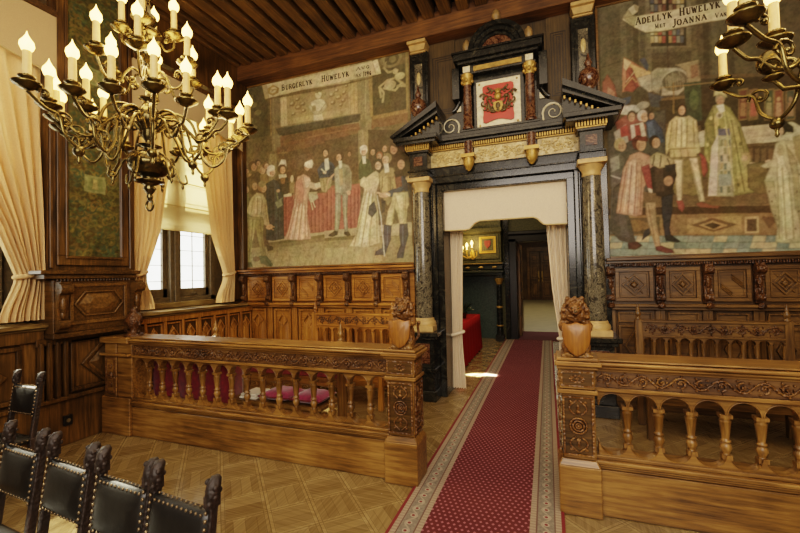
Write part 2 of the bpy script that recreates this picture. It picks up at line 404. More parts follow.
# serif capitals as strokes: (thick?, points) in a unit box
GLY = {
 'A': [(0, [(0, 0), (.42, 1)]), (1, [(.42, 1), (.85, 0)]), (0, [(.17, .36), (.7, .36)]), (0, [(-.08, 0), (.12, 0)]), (0, [(.7, 0), (.98, 0)])],
 'B': [(1, [(.12, 0), (.12, 1)]), (0, [(0, 1), (.5, 1), (.66, .88), (.66, .64), (.5, .53), (.12, .53)]), (1, [(.5, .53), (.72, .4), (.72, .14), (.5, 0)]), (0, [(0, 0), (.5, 0)])],
 'U': [(1, [(.12, 1), (.12, .25), (.25, .03), (.45, 0)]), (0, [(.45, 0), (.66, .06), (.75, .25), (.75, 1)]), (0, [(0, 1), (.26, 1)]), (0, [(.64, 1), (.86, 1)])],
 'R': [(1, [(.12, 0), (.12, 1)]), (0, [(0, 1), (.5, 1), (.68, .88), (.68, .62), (.5, .5), (.12, .5)]), (1, [(.4, .5), (.85, 0)]), (0, [(0, 0), (.26, 0)])],
 'G': [(1, [(.75, .82), (.5, 1), (.2, .9), (.05, .6), (.08, .25), (.3, .02), (.6, .02), (.78, .14)]), (1, [(.76, 0), (.76, .42)]), (0, [(.52, .42), (.88, .42)])],
 'E': [(1, [(.12, 0), (.12, 1)]), (0, [(0, 1), (.65, 1), (.65, .84)]), (0, [(.12, .52), (.5, .52)]), (0, [(0, 0), (.68, 0), (.7, .2)])],
 'L': [(1, [(.12, 0), (.12, 1)]), (0, [(0, 1), (.28, 1)]), (0, [(0, 0), (.65, 0), (.67, .22)])],
 'Y': [(1, [(.05, 1), (.42, .48)]), (0, [(.42, .48), (.8, 1)]), (1, [(.42, 0), (.42, .48)]), (0, [(-.05, 1), (.2, 1)]), (0, [(.65, 1), (.9, 1)]), (0, [(.28, 0), (.56, 0)])],
 'K': [(1, [(.12, 0), (.12, 1)]), (0, [(.12, .42), (.7, 1)]), (1, [(.32, .58), (.8, 0)]), (0, [(0, 1), (.26, 1)]), (0, [(0, 0), (.26, 0)])],
 'H': [(1, [(.12, 0), (.12, 1)]), (1, [(.72, 0), (.72, 1)]), (0, [(.12, .52), (.72, .52)]), (0, [(0, 1), (.26, 1)]), (0, [(.6, 1), (.86, 1)]), (0, [(0, 0), (.26, 0)]), (0, [(.6, 0), (.86, 0)])],
 'W': [(1, [(0, 1), (.28, 0)]), (0, [(.28, 0), (.5, .85)]), (1, [(.5, .85), (.75, 0)]), (0, [(.75, 0), (1.02, 1)]), (0, [(-.08, 1), (.14, 1)]), (0, [(.9, 1), (1.12, 1)])],
 'D': [(1, [(.12, 0), (.12, 1)]), (1, [(.45, 1), (.75, .78), (.78, .3), (.5, 0)]), (0, [(0, 1), (.45, 1)]), (0, [(0, 0), (.5, 0)])],
 'J': [(1, [(.42, 1), (.42, .1), (.2, -.18), (.02, -.1)]), (0, [(.26, 1), (.58, 1)])],
 'O': [(1, [(.3, .98), (.08, .75), (.06, .3), (.3, .02)]), (0, [(.3, .02), (.6, .02)]), (1, [(.6, .02), (.82, .3), (.82, .7), (.6, .98)]), (0, [(.6, .98), (.3, .98)])],
 'N': [(0, [(.12, 0), (.12, 1)]), (1, [(.12, 1), (.75, 0)]), (0, [(.75, 0), (.75, 1)]), (0, [(0, 0), (.24, 0)]), (0, [(.62, 1), (.88, 1)])],
 'M': [(0, [(.1, 0), (.1, 1)]), (1, [(.1, 1), (.48, .1)]), (0, [(.48, .1), (.86, 1)]), (1, [(.86, 1), (.86, 0)]), (0, [(0, 0), (.2, 0)]), (0, [(.75, 0), (.98, 0)])],
 'T': [(1, [(.38, 0), (.38, 1)]), (0, [(0, .82), (.02, 1), (.74, 1), (.76, .82)]), (0, [(.26, 0), (.52, 0)])],
 'V': [(1, [(.02, 1), (.4, 0)]), (0, [(.4, 0), (.78, 1)]), (0, [(-.06, 1), (.16, 1)]), (0, [(.66, 1), (.88, 1)])],
 '1': [(1, [(.3, 0), (.3, 1)]), (0, [(.12, .82), (.3, 1)]), (0, [(.15, 0), (.45, 0)])],
 '7': [(0, [(.05, .85), (.08, 1), (.62, 1)]), (1, [(.62, 1), (.25, 0)])],
 '9': [(1, [(.6, .6), (.5, .45), (.2, .45), (.08, .7), (.25, .98), (.5, .98), (.62, .75), (.6, .4), (.3, 0)])],
 '6': [(1, [(.55, 1), (.2, .75), (.08, .35), (.25, .02), (.5, .02), (.62, .28), (.45, .52), (.15, .45)])]}
def letters(text, x0, x1, z, h, caps=.8, col='74 58 26', slant=0):
    "art strokes for a line in capitals and small capitals, fitted between x0 and x1"
    W = 0; lay = []; first = True
    for ch in text:
        if ch == ' ': W += .5; first = True; continue
        k = 1 if first else caps; first = False
        lay.append((ch, W, k)); W += (1.22 if ch in 'WM' else .62 if ch in 'J1' else 1.02)*k
    sx = (x1-x0)/W; out = []
    for ch, a, k in lay:
        for th, pts in GLY[ch]:
            out.append('l %s %d %s' % (col, (h*200 if th else h*120), ' '.join('%d,%d' % ((x0+(a+p[0]*k*.84)*sx)*1000, (z+p[1]*k*h)*1000) for p in pts)))
    return '\n'.join(out)
def letter_quads(mb, text, x0, x1, z, h, y, caps=.8):
    "the same serif capitals as thin flat strokes of paint standing just proud of the wall"
    for row in letters(text, x0, x1, z, h, caps).split('\n'):
        q = row.split(' '); w = int(q[4])/1000; pts = [tuple(int(a)/1000 for a in p.split(',')) for p in q[5:]]
        for (ax, az), (bx, bz) in zip(pts, pts[1:]):
            L = math.hypot(bx-ax, bz-az) or 1; ux, uz = (bx-ax)/L*w/2, (bz-az)/L*w/2; k = .5
            mb.add([(ax-ux*k-uz, y, az-uz*k+ux), (ax-ux*k+uz, y, az-uz*k-ux), (bx+ux*k+uz, y, bz+uz*k-ux), (bx+ux*k-uz, y, bz+uz*k+ux)], [(0, 1, 2, 3)])
    return mb
def scroll_art(x0, x1, z0, z1, cols, n, seed):
    rs = random.Random(seed); out = []
    for _ in range(n):
        cx = rs.uniform(x0, x1); cz = rs.uniform(z0, z1); r = rs.uniform(.03, .085); d = rs.choice((-1, 1)); a0 = rs.uniform(0, 6.28); c = rs.choice(cols)
        pts = [(cx+d*r*(1-i/14)*math.cos(a0+i*.55), cz+r*(1-i/14)*math.sin(a0+i*.55)) for i in range(11)]
        out.append('l %s %d %s' % (c, rs.randint(9, 18), ' '.join('%d,%d' % (p[0]*1000, p[1]*1000) for p in pts)))
        if rs.random() < .6: out.append('e %s %d,%d %d,%d' % (rs.choice(cols), pts[0][0]*1000, pts[0][1]*1000, rs.randint(10, 26), rs.randint(10, 26)))
    return '\n'.join(out)

# ------------------------------------------------------------------ ornament builders
def scroll_relief(mb, x0, x1, z0, z1, y, depth=.012, pitch=None, thick=None):
    "carved running vine on a face at y looking towards -Y"
    h = z1-z0; pitch = pitch or h*1.0; n = max(1, round((x1-x0)/pitch)); p = (x1-x0)/n; zc = (z0+z1)/2; t = thick or h*.07
    for i in range(n):
        cx = x0+(i+.5)*p; s = 1 if i % 2 == 0 else -1
        mb.tube([(cx-p/2+p*k/6, y-depth*.3, zc+s*h*.36*math.cos((k/6-.5)*PI)) for k in range(7)], t, 5)
        mb.tube([(cx+h*.30*(1-k/10)*math.cos(-s*PI/2+k*.85), y-depth*.5, zc-s*h*.02+h*.30*(1-k/10)*math.sin(-s*PI/2+k*.85)) for k in range(8)], [t*(1.1-.06*k) for k in range(8)], 5)
        mb.ell(cx, y-depth*.5, zc, h*.11, depth*1.0, h*.11, 6, 4)
        for k in range(9):
            q = k*.7+i*.7; rr = .30+.16*(k % 2)
            mb.ell(cx+p*.95*rr*math.cos(q), y-depth*.15, zc+h*.98*rr*math.sin(q), h*(.06+.05*(k % 3)/2), depth*(.7+.5*(k % 2)), h*(.10-.04*(k % 3)/2), 6, 4)
    return mb
def arch(mb, x0, x1, zs, zt, y0, y1, r=None, down=False, seg=12):
    "spandrel plate of one bay: flat edge at zt, semicircular opening springing at zs"
    cx = (x0+x1)/2; r = r or (x1-x0)/2*.86; sg = -1 if down else 1
    P = []; T = []
    for i in range(seg+1):
        a = PI - PI*i/seg; P.append((cx+r*math.cos(a), zs+sg*r*math.sin(a))); T.append((x0+(x1-x0)*i/seg, zt))
    P = [(x0, zs)] + P + [(x1, zs)]; T = [(x0, zt)] + T + [(x1, zt)]
    v = [(p[0], y0, p[1]) for p in P] + [(p[0], y0, p[1]) for p in T] + [(p[0], y1, p[1]) for p in P] + [(p[0], y1, p[1]) for p in T]
    n = len(P); f = []
    for i in range(n-1):
        f += [(i, i+1, n+i+1, n+i), (2*n+i, 3*n+i, 3*n+i+1, 2*n+i+1), (i, 2*n+i, 2*n+i+1, i+1)]
        if i not in (0, n-2): f.append((n+i, n+i+1, 3*n+i+1, 3*n+i))
    return mb.add(v, f)
def lozenge(mb, cx, cz, rx, rz, y, w, d):
    o = [(cx, cz+rz), (cx+rx, cz), (cx, cz-rz), (cx-rx, cz)]; k = 1-w/min(rx, rz)
    i_ = [(cx+(a-cx)*k, cz+(b-cz)*k) for a, b in o]
    v = [(a, y-d, b) for a, b in o] + [(a, y-d, b) for a, b in i_] + [(a, y, b) for a, b in o] + [(a, y, b) for a, b in i_]
    f = []
    for a in range(4):
        b = (a+1) % 4; f += [(a, b, 4+b, 4+a), (a, 8+a, 8+b, b), (4+a, 4+b, 12+b, 12+a)]
    return mb.add(v, f)
def pyramid(mb, pts, y, d):
    cx = sum(p[0] for p in pts)/len(pts); cz = sum(p[1] for p in pts)/len(pts); n = len(pts)
    k = .55; v = [(a, y, b) for a, b in pts] + [(cx+(a-cx)*k, y-d, cz+(b-cz)*k) for a, b in pts]
    return mb.add(v, [(i, (i+1) % n, n+(i+1) % n, n+i) for i in range(n)] + [tuple(range(n, 2*n))])
def bracket(mb, cx, w, y, z0, z1, d):
    "carved scroll console projecting towards -Y"
    h = z1-z0
    mb.prism([(y, z0), (y-d*.35, z0+.02*h), (y-d*.45, z0+.25*h), (y-d*.35, z0+.45*h), (y-d*.75, z0+.72*h), (y-d, z0+.86*h), (y-d, z1), (y, z1)], 'X', cx-w/2, cx+w/2)
    mb.tube([(cx-w*.6, y-d*.75, z0+h*.86), (cx+w*.6, y-d*.75, z0+h*.86)], h*.12, 8)
    mb.tube([(cx-w*.55, y-d*.4, z0+h*.16), (cx+w*.55, y-d*.4, z0+h*.16)], h*.10, 8)
    mb.ell(cx, y-d*.55, z0+h*.55, w*.34, d*.28, h*.18, 8, 5); mb.ell(cx, y-d*.45, z0+h*.34, w*.25, d*.22, h*.1, 8, 5)
    return mb
YR = Matrix.Rotation(PI/2, 4, 'Z')
def to_left_wall(mb, xw):
    "turn a relief made facing -Y (x along, y depth) so that it faces +X on the plane x = xw; x becomes y"
    return mb.xf(lambda x, y, z: (xw - y, x, z))
LEFT_ART = """
p 106 90 52 -4996,5441 -1708,5147 -1752,3371 -5024,3784
p 84 74 44 -4902,5184 -4285,5138 -4221,3683 -4926,3772
p 60 58 34 -4833,4895 -4313,4895 -4305,4035 -4824,4032
e 110 100 52 -4691,4752 76,46
e 110 100 52 -4608,4605 75,46
e 110 100 52 -4525,4460 74,46
e 110 100 52 -4698,4356 76,46
e 110 100 52 -4615,4211 75,46
l 154 122 52 13 -4266,4905 -4260,4029
p 111 100 64 -4241,5053 -4050,5053 -4077,3664 -4243,3685
l 141 124 72 13 -4196,4987 -4198,3699
p 132 117 72 -4050,5091 -2724,5051 -2495,5019 -2519,3950 -4068,4151
p 168 147 92 -4015,5046 -2763,5041 -2775,4147 -4067,4170
p 150 130 78 -3943,4619 -2811,4646 -2800,4256 -3932,4243
e 111 92 46 -3827,4486 56,38
e 185 165 108 -3840,4500 33,21
l 111 92 46 8 -3884,4448 -3769,4525
e 111 92 46 -3726,4543 43,29
e 185 165 108 -3738,4556 25,16
l 111 92 46 8 -3770,4513 -3682,4572
e 111 92 46 -3711,4411 60,41
e 185 165 108 -3724,4424 36,23
l 111 92 46 8 -3772,4369 -3650,4452
e 111 92 46 -3808,4316 38,26
e 185 165 108 -3821,4329 23,14
l 111 92 46 8 -3848,4289 -3769,4343
e 111 92 46 -3624,4451 42,29
e 185 165 108 -3637,4465 25,16
l 111 92 46 8 -3668,4422 -3581,4481
e 111 92 46 -3614,4339 38,26
e 185 165 108 -3626,4352 22,14
l 111 92 46 8 -3653,4313 -3575,4366
e 111 92 46 -3092,4503 48,34
e 185 165 108 -3104,4515 29,19
l 111 92 46 8 -3141,4468 -3043,4537
e 111 92 46 -3002,4558 39,28
e 185 165 108 -3014,4570 23,15
l 111 92 46 8 -3043,4529 -2962,4586
e 111 92 46 -2973,4446 55,39
e 185 165 108 -2984,4458 33,22
l 111 92 46 7 -3029,4406 -2916,4485
e 111 92 46 -2873,4498 39,28
e 185 165 108 -2884,4511 23,15
l 111 92 46 7 -2913,4470 -2833,4526
e 111 92 46 -3074,4374 44,31
e 185 165 108 -3086,4387 26,17
l 111 92 46 8 -3119,4343 -3029,4406
e 111 92 46 -2887,4377 39,28
e 185 165 108 -2899,4390 23,15
l 111 92 46 7 -2927,4349 -2847,4406
e 111 92 46 -2936,4315 31,22
e 185 165 108 -2947,4328 18,12
l 111 92 46 7 -2968,4292 -2904,4338
e 111 92 46 -2831,4597 31,22
e 185 165 108 -2843,4609 18,12
l 111 92 46 7 -2863,4574 -2799,4619
p 192 171 116 -4058,4639 -3943,4637 -3934,4150 -4059,4150
p 181 154 92 -2764,4637 -2656,4633 -2651,4144 -2767,4146
l 143 116 52 8 -4001,4610 -3991,4177
l 143 116 52 7 -2706,4608 -2705,4171
p 201 185 138 -3425,4253 -3276,4247 -3254,4135 -3436,4150
p 179 162 115 -3524,4379 -3471,4469 -3379,4489 -3288,4473 -3199,4407 -3185,4322 -3293,4232 -3417,4241
e 207 192 143 -3348,4386 132,94
e 141 124 76 -3424,4344 41,51
l 138 122 76 12 -3497,4429 -3383,4294
l 138 122 76 12 -3216,4381 -3321,4272
e 201 184 136 -3336,4554 61,68
e 107 92 54 -3335,4612 69,36
e 212 197 148 -3320,4544 36,47
l 122 106 64 8 -3352,4564 -3328,4556
p 51 53 42 -4167,4129 -2534,4132 -2531,4073 -2574,4028 -4102,4006
l 86 88 66 13 -4167,4129 -2534,4128
p 36 39 32 -4057,4029 -2631,4037 -2631,4009 -4035,3989
p 107 68 38 -4080,3984 -2632,3995 -2601,3685 -4064,3663
p 76 52 32 -3950,3797 -2750,3863 -2680,3557 -3931,3646
l 138 92 52 17 -4037,3884 -2672,3921
p 93 63 36 -4080,3973 -3557,3982 -3538,3888 -4073,3870
p 126 114 74 -2572,4965 -2406,4965 -2433,3457 -2624,3481
l 154 140 90 15 -2502,4708 -2536,3539
p 102 92 58 -2612,4034 -2517,4036 -2530,3469 -2643,3483
p 140 114 52 -2457,4699 -2404,4699 -2397,4051 -2442,4048
p 55 51 31 -2390,4996 -1834,4992 -1856,4063 -2397,4061
p 90 76 40 -2346,4986 -1858,4981 -1864,4748 -2333,4726
e 118 104 60 -2085,4869 170,136
e 59 52 31 -2074,4860 113,91
e 106 92 52 -2064,4851 56,47
l 156 138 86 32 -2204,4751 -2133,4668 -1989,4673
l 156 138 86 31 -1989,4673 -2028,4563 -2154,4554
l 156 138 86 32 -2154,4554 -2283,4476 -2258,4318
l 156 138 86 31 -2028,4563 -1855,4413 -1995,4439
l 156 138 86 32 -2211,4446 -2032,4379 -1923,4476
l 156 138 86 32 -2283,4476 -2212,4378 -2234,4246
e 168 150 95 -2109,4477 93,67
e 179 162 106 -1949,4581 77,53
e 168 150 95 -2025,4664 42,40
l 140 122 72 18 -2204,4751 -2165,4828
p 134 102 47 -2419,4055 -1845,4072 -1840,4018 -2420,4003
p 110 74 40 -2420,4003 -1840,4018 -1843,3879 -2423,3867
p 93 82 50 -2423,3867 -1843,3879 -1854,3450 -2418,3455
p 134 112 47 -1858,5014 -1816,5011 -1836,4043 -1863,4048
e 76 74 44 -2337,3751 94,136
e 114 102 60 -2281,3794 58,68
p 90 74 38 -4386,4698 -3955,4696 -2811,4646 -2250,4658 -2250,4637 -3130,4610 -4363,4640
p 200 180 124 -4441,4969 -4344,4920 -3539,4877 -2385,4891 -2303,4898 -2249,4675 -2810,4677 -3543,4687 -4368,4668
p 165 143 88 -4441,4969 -4344,4920 -4294,4681 -4368,4668
p 216 198 142 -2385,4891 -2303,4898 -2249,4675 -2330,4674
l 110 90 44 7 -2385,4884 -2330,4674
l 138 116 64 9 -4344,4920 -4294,4681
p 154 122 42 -4318,4831 -4198,4877 -4078,4801 -4102,4723 -4202,4691 -4302,4744
e 200 180 124 -4200,4786 72,49
l 154 122 42 18 -4264,4798 -4137,4782
l 122 92 32 9 -4246,4764 -4154,4800
p 94 79 48 -4926,3761 -4085,3767 -3152,3645 -3174,2581 -4946,2592
p 125 108 64 -4928,3643 -4758,3662 -4744,3080 -4938,3058
p 124 112 70 -4321,3723 -4153,3720 -4144,3475 -4240,2658 -4340,2665
l 147 134 90 13 -4266,3716 -4265,3300
p 77 61 40 -4139,3737 -3149,3751 -3165,3006 -4010,3012 -4046,3463
p 90 70 48 -3932,3636 -3356,3635 -3367,3097 -3942,3117
p 100 69 44 -4151,3814 -3147,3858 -3149,3769 -4131,3698
l 122 96 52 22 -4095,3712 -3944,3704
l 122 96 52 13 -4018,3740 -4030,3592
p 143 127 80 -4856,2160 -3182,2228 -3192,1752 -4862,1794
p 152 136 88 -4858,2045 -3184,2122 -3187,1981 -4860,1929
p 163 147 95 -4253,1984 -3187,1981 -3191,1805 -4393,1801
l 124 109 66 9 -4666,2152 -4814,1812
l 124 109 66 9 -4497,2145 -4643,1808
l 124 109 66 9 -4332,2137 -4476,1803
l 124 109 66 8 -4169,2130 -4311,1799
l 124 109 66 8 -4009,2123 -4149,1795
l 124 109 66 8 -3852,2116 -3989,1790
l 124 109 66 8 -3698,2109 -3833,1786
l 124 109 66 8 -3546,2103 -3679,1782
l 124 109 66 8 -3396,2096 -3527,1778
l 124 109 66 8 -3249,2089 -3378,1774
p 168 151 106 -4383,2320 -3178,2397 -3180,2327 -4339,2243
p 95 84 48 -4339,2243 -3180,2320 -3181,2284 -4317,2197
p 120 106 66 -4317,2197 -3181,2284 -3182,2221 -4318,2137
p 142 66 56 -4064,2999 -3166,2977 -3179,2362 -4067,2329
p 160 76 64 -3579,2973 -3166,2970 -3168,2882 -3580,2893
l 108 47 40 17 -3989,2955 -3991,2410
l 168 84 72 13 -3954,2963 -3960,2416
l 108 47 40 16 -3504,2912 -3507,2381
l 168 84 72 12 -3471,2920 -3477,2387
l 108 47 40 16 -3433,2905 -3436,2377
l 168 84 72 12 -3400,2913 -3407,2383
l 108 47 40 16 -3363,2899 -3366,2373
l 168 84 72 12 -3330,2907 -3337,2378
l 108 47 40 16 -3290,2893 -3292,2369
l 168 84 72 12 -3257,2900 -3264,2374
l 108 47 40 16 -3216,2886 -3219,2364
l 168 84 72 12 -3184,2894 -3191,2370
p 205 191 148 -4054,3028 -3878,3037 -3870,2977 -4046,2978
p 184 168 120 -3578,3009 -3390,3006 -3391,2977 -3579,2980
e 64 48 28 -4801,3502 63,57
e 185 138 96 -4776,3483 44,47
l 58 36 22 11 -4810,3496 -4791,3494
l 74 50 32 5 -4773,3492 -4754,3489
l 154 106 74 9 -4773,3489 -4771,3474
e 168 116 76 -4802,3480 13,25
l 122 58 44 9 -4779,3462 -4758,3460
e 60 36 19 -4652,3567 86,79
e 168 120 80 -4619,3540 60,64
l 58 36 22 11 -4665,3558 -4640,3555
l 74 50 32 5 -4614,3552 -4589,3549
l 154 106 74 9 -4614,3548 -4612,3527
e 168 116 76 -4655,3536 18,34
l 122 58 44 9 -4624,3511 -4594,3508
e 122 96 56 -4732,3399 67,62
e 169 131 90 -4705,3378 47,51
l 58 36 22 11 -4742,3392 -4722,3389
l 74 50 32 5 -4702,3387 -4682,3385
l 154 106 74 9 -4702,3385 -4700,3368
e 168 116 76 -4733,3374 14,26
l 122 58 44 9 -4709,3356 -4686,3353
e 140 108 58 -4475,3488 84,78
e 201 160 112 -4442,3463 59,64
l 58 36 22 11 -4488,3480 -4463,3477
l 74 50 32 5 -4438,3474 -4413,3471
l 154 106 74 9 -4438,3470 -4436,3450
e 168 116 76 -4478,3458 18,34
l 122 58 44 9 -4447,3434 -4418,3430
e 106 76 40 -4385,3543 60,56
e 196 160 120 -4362,3524 43,46
l 58 36 22 10 -4394,3536 -4376,3534
l 74 50 32 5 -4358,3532 -4341,3530
l 154 106 74 9 -4358,3530 -4357,3515
e 168 116 76 -4387,3521 13,24
l 122 58 44 9 -4365,3503 -4344,3501
e 44 32 20 -4550,3608 56,53
e 181 138 92 -4528,3590 40,43
l 58 36 22 11 -4559,3602 -4542,3600
l 74 50 32 5 -4525,3598 -4508,3596
l 154 106 74 9 -4525,3595 -4524,3581
e 168 116 76 -4552,3587 12,23
l 122 58 44 9 -4531,3571 -4512,3568
p 74 58 36 -4811,3357 -4548,3464 -4411,3353 -4509,3058 -4815,3125
p 124 106 60 -4503,3401 -4364,3405 -4330,3231 -4482,3246
e 207 198 164 -4278,3428 82,77
e 203 164 122 -4246,3403 58,64
l 58 36 22 10 -4291,3419 -4266,3417
l 74 50 32 5 -4242,3414 -4217,3411
l 154 106 74 9 -4242,3410 -4240,3390
e 168 116 76 -4281,3398 18,34
l 122 58 44 9 -4251,3374 -4222,3371
e 214 207 176 -4271,3482 77,53
e 58 42 24 -4064,3447 72,68
e 200 154 112 -4036,3425 50,56
l 58 36 22 10 -4075,3440 -4053,3437
l 74 50 32 5 -4032,3435 -4011,3432
l 154 106 74 8 -4032,3432 -4030,3414
e 168 116 76 -4066,3421 15,30
l 122 58 44 8 -4040,3400 -4015,3397
p 216 207 174 -4125,3502 -4065,3608 -3972,3589 -3957,3468 -4000,3510 -4080,3520
p 210 201 166 -4119,3359 -3977,3351 -3952,3267 -4112,3276
p 39 52 58 -4376,3236 -4229,3296 -4095,3244 -4027,3051 -4033,2291 -4248,2265 -4393,2291
p 53 69 74 -4229,3258 -4104,3208 -4066,2868 -4121,2295 -4202,2288
l 28 38 43 18 -4299,3152 -4314,2729 -4338,2307
l 28 38 43 18 -4232,3108 -4240,2699 -4256,2291
l 28 38 43 17 -4143,3025 -4141,2660 -4148,2297
p 58 58 44 -4139,3286 -3951,3304 -3910,3188 -3944,3025 -4054,3016
p 139 106 52 -4093,3300 -3987,3300 -4006,3198 -4069,3204
l 106 122 90 22 -4165,3064 -4124,2873 -4055,2961
e 195 154 112 -4133,3091 35,26
p 122 138 106 -4200,2898 -4078,2963 -4049,2848 -4148,2801
e 210 184 144 -3860,3257 30,66
p 140 122 80 -3910,3188 -3809,3215 -3834,3033 -3900,3021
p 201 154 124 -3765,3284 -3635,3313 -3531,3258 -3483,3145 -3558,2971 -3585,2683 -3517,2263 -3721,2249 -4042,2280 -3955,2416 -3839,2813 -3790,3066
p 216 173 140 -3839,2776 -3644,2870 -3557,2356 -3657,2260 -3871,2264
p 185 126 102 -3788,3212 -3679,3274 -3628,3050 -3666,2835 -3762,2770 -3813,2994
p 224 191 160 -3636,3270 -3523,3239 -3500,3128 -3598,3084
l 160 107 84 17 -3772,2881 -3861,2584 -3958,2287
l 160 107 84 17 -3730,2859 -3785,2565 -3849,2270
l 160 107 84 16 -3666,2835 -3706,2550 -3755,2265
l 160 107 84 16 -3615,2831 -3621,2548 -3635,2266
l 160 107 84 16 -3586,2611 -3568,2447 -3559,2283
l 236 206 176 12 -3752,2842 -3822,2563 -3901,2284
l 236 206 176 12 -3692,2837 -3740,2558 -3797,2278
l 236 206 176 12 -3642,2796 -3664,2529 -3695,2262
l 180 128 95 12 -3810,3178 -3836,2941
p 217 180 142 -3532,3186 -3367,3126 -3276,3124 -3277,3081 -3410,3036 -3543,3078
p 230 214 176 -3449,3141 -3276,3159 -3244,3103 -3409,3065
e 74 52 32 -3595,3441 69,67
e 199 154 114 -3568,3419 48,54
l 58 36 22 10 -3605,3433 -3585,3431
l 74 50 32 5 -3564,3429 -3544,3426
l 154 106 74 8 -3564,3426 -3563,3408
e 168 116 76 -3596,3415 14,29
l 122 58 44 8 -3572,3395 -3548,3392
p 222 210 174 -3610,3504 -3475,3535 -3451,3467 -3478,3390 -3570,3408 -3628,3451
p 188 174 130 -3557,2989 -3391,2973 -3371,2900 -3497,2839 -3547,2890
l 200 188 144 16 -3518,2877 -3479,2729
l 200 188 144 16 -3476,2873 -3436,2762
p 111 112 70 -4840,3089 -4744,3118 -4677,2843 -4729,2577 -4848,2624
e 124 100 56 -4807,3182 67,62
e 181 140 96 -4781,3162 48,51
l 58 36 22 11 -4817,3175 -4797,3173
l 74 50 32 5 -4777,3171 -4757,3169
l 154 106 74 9 -4777,3168 -4776,3151
e 168 116 76 -4809,3157 14,26
l 122 58 44 9 -4784,3139 -4761,3137
p 184 166 112 -4698,3018 -4578,3103 -4439,3071 -4372,2951 -4340,2665 -4315,2550 -4371,2516 -4434,2558 -4469,2674 -4656,2688 -4797,2794
p 207 192 140 -4603,3048 -4485,3056 -4447,2862 -4506,2715 -4627,2743
l 141 126 76 18 -4651,2975 -4672,2862 -4702,2749
l 141 126 76 18 -4556,3005 -4559,2862 -4571,2720
l 141 126 76 18 -4464,2959 -4471,2836 -4487,2713
l 141 126 76 18 -4410,2897 -4385,2748 -4369,2599
e 92 68 38 -4638,3237 81,75
e 168 127 88 -4607,3213 57,62
l 58 36 22 11 -4650,3228 -4626,3226
l 74 50 32 5 -4602,3223 -4578,3221
l 154 106 74 9 -4602,3220 -4600,3200
e 168 116 76 -4640,3208 17,32
l 122 58 44 9 -4611,3185 -4583,3182
e 138 106 64 -4462,3182 84,78
e 195 154 108 -4429,3157 59,64
l 58 36 22 11 -4475,3173 -4450,3170
l 74 50 32 5 -4425,3168 -4400,3165
l 154 106 74 9 -4425,3164 -4423,3144
e 168 116 76 -4465,3151 18,34
l 122 58 44 9 -4434,3128 -4405,3125
e 126 122 72 -4459,3236 78,53
e 201 154 104 -4321,2505 68,41
l 184 136 88 18 -4334,2514 -4221,2499
l 184 136 88 18 -4316,2490 -4244,2452
p 140 129 72 -4760,2714 -4451,2680 -4424,2595 -4456,2370 -4398,2027 -4491,2008 -4560,2299 -4603,2493 -4673,2267 -4707,1924 -4812,1927 -4777,2311
p 163 152 92 -4728,2654 -4601,2638 -4663,2305 -4720,2308
l 106 98 54 18 -4657,2649 -4696,2326 -4744,2002
l 106 98 54 18 -4516,2639 -4480,2352 -4452,2067
p 79 90 60 -4550,2033 -4389,2027 -4255,1872 -4301,1836 -4506,1899
p 69 73 44 -4822,1935 -4698,1931 -4671,1846 -4814,1831
p 60 56 32 -4395,2215 -4250,2171 -4251,2115 -4365,2101
e 106 76 52 -4598,1978 74,45
p 78 61 40 -3238,3849 -2639,3845 -2656,3120 -3252,3183
p 107 74 44 -3237,3891 -2661,3888 -2662,3832 -3239,3799
p 124 112 70 -2647,3886 -2485,3862 -2472,3061 -2657,3080
p 60 51 32 -2485,3862 -1742,3751 -1761,2988 -2490,3063
l 147 134 90 17 -2573,3855 -2564,3632
p 148 70 60 -3254,3079 -2635,3058 -2650,2377 -3269,2353
l 112 47 42 18 -3208,3033 -3221,2392
l 168 84 72 14 -3179,3043 -3193,2398
l 112 47 42 18 -3137,3026 -3151,2388
l 168 84 72 13 -3109,3036 -3122,2394
l 112 47 42 18 -2793,2993 -2807,2367
l 168 84 72 13 -2766,3002 -2780,2373
l 112 47 42 17 -2726,2986 -2739,2363
l 168 84 72 13 -2699,2996 -2713,2369
l 112 47 42 17 -2668,2981 -2682,2359
l 168 84 72 13 -2641,2990 -2655,2365
p 170 154 108 -3269,2374 -1767,2417 -1772,2227 -3271,2262
p 98 86 47 -3271,2262 -2675,2278 -2676,2230 -3272,2213
p 140 124 78 -3272,2213 -1780,2228 -1792,1724 -3282,1762
p 163 146 96 -3274,2105 -2374,2084 -2294,1866 -3281,1816
l 124 109 66 9 -3273,2188 -3377,1777
l 124 109 66 9 -3085,2179 -3187,1772
l 124 109 66 9 -2902,2170 -3002,1767
l 124 109 66 8 -2722,2161 -2820,1762
l 124 109 66 8 -2545,2152 -2642,1758
l 124 109 66 8 -2373,2143 -2468,1753
l 124 109 66 8 -2203,2135 -2297,1749
l 124 109 66 8 -2037,2127 -2129,1744
l 124 109 66 8 -1875,2119 -1965,1740
p 35 60 84 -3382,3365 -3294,3459 -3189,3488 -3087,3422 -3051,3327 -3073,3164 -3348,3172
p 26 44 64 -3152,3421 -3051,3327 -3064,3163 -3167,3174
p 207 200 176 -3245,3507 -3178,3516 -3163,3340 -3240,3307
e 42 28 18 -3228,3616 62,62
e 201 156 116 -3229,3599 43,51
l 58 36 22 11 -3253,3611 -3235,3609
l 74 50 32 5 -3216,3607 -3198,3604
l 154 106 74 9 -3226,3605 -3224,3589
e 168 116 76 -3255,3595 13,26
l 122 58 44 9 -3235,3577 -3214,3574
e 205 162 122 -3249,3299 32,24
l 216 207 174 19 -3305,3356 -3231,3285
p 154 138 92 -3347,3214 -3110,3218 -3136,3067 -3233,2973 -3313,3002
l 106 90 52 14 -3276,3186 -3265,3101 -3265,3018
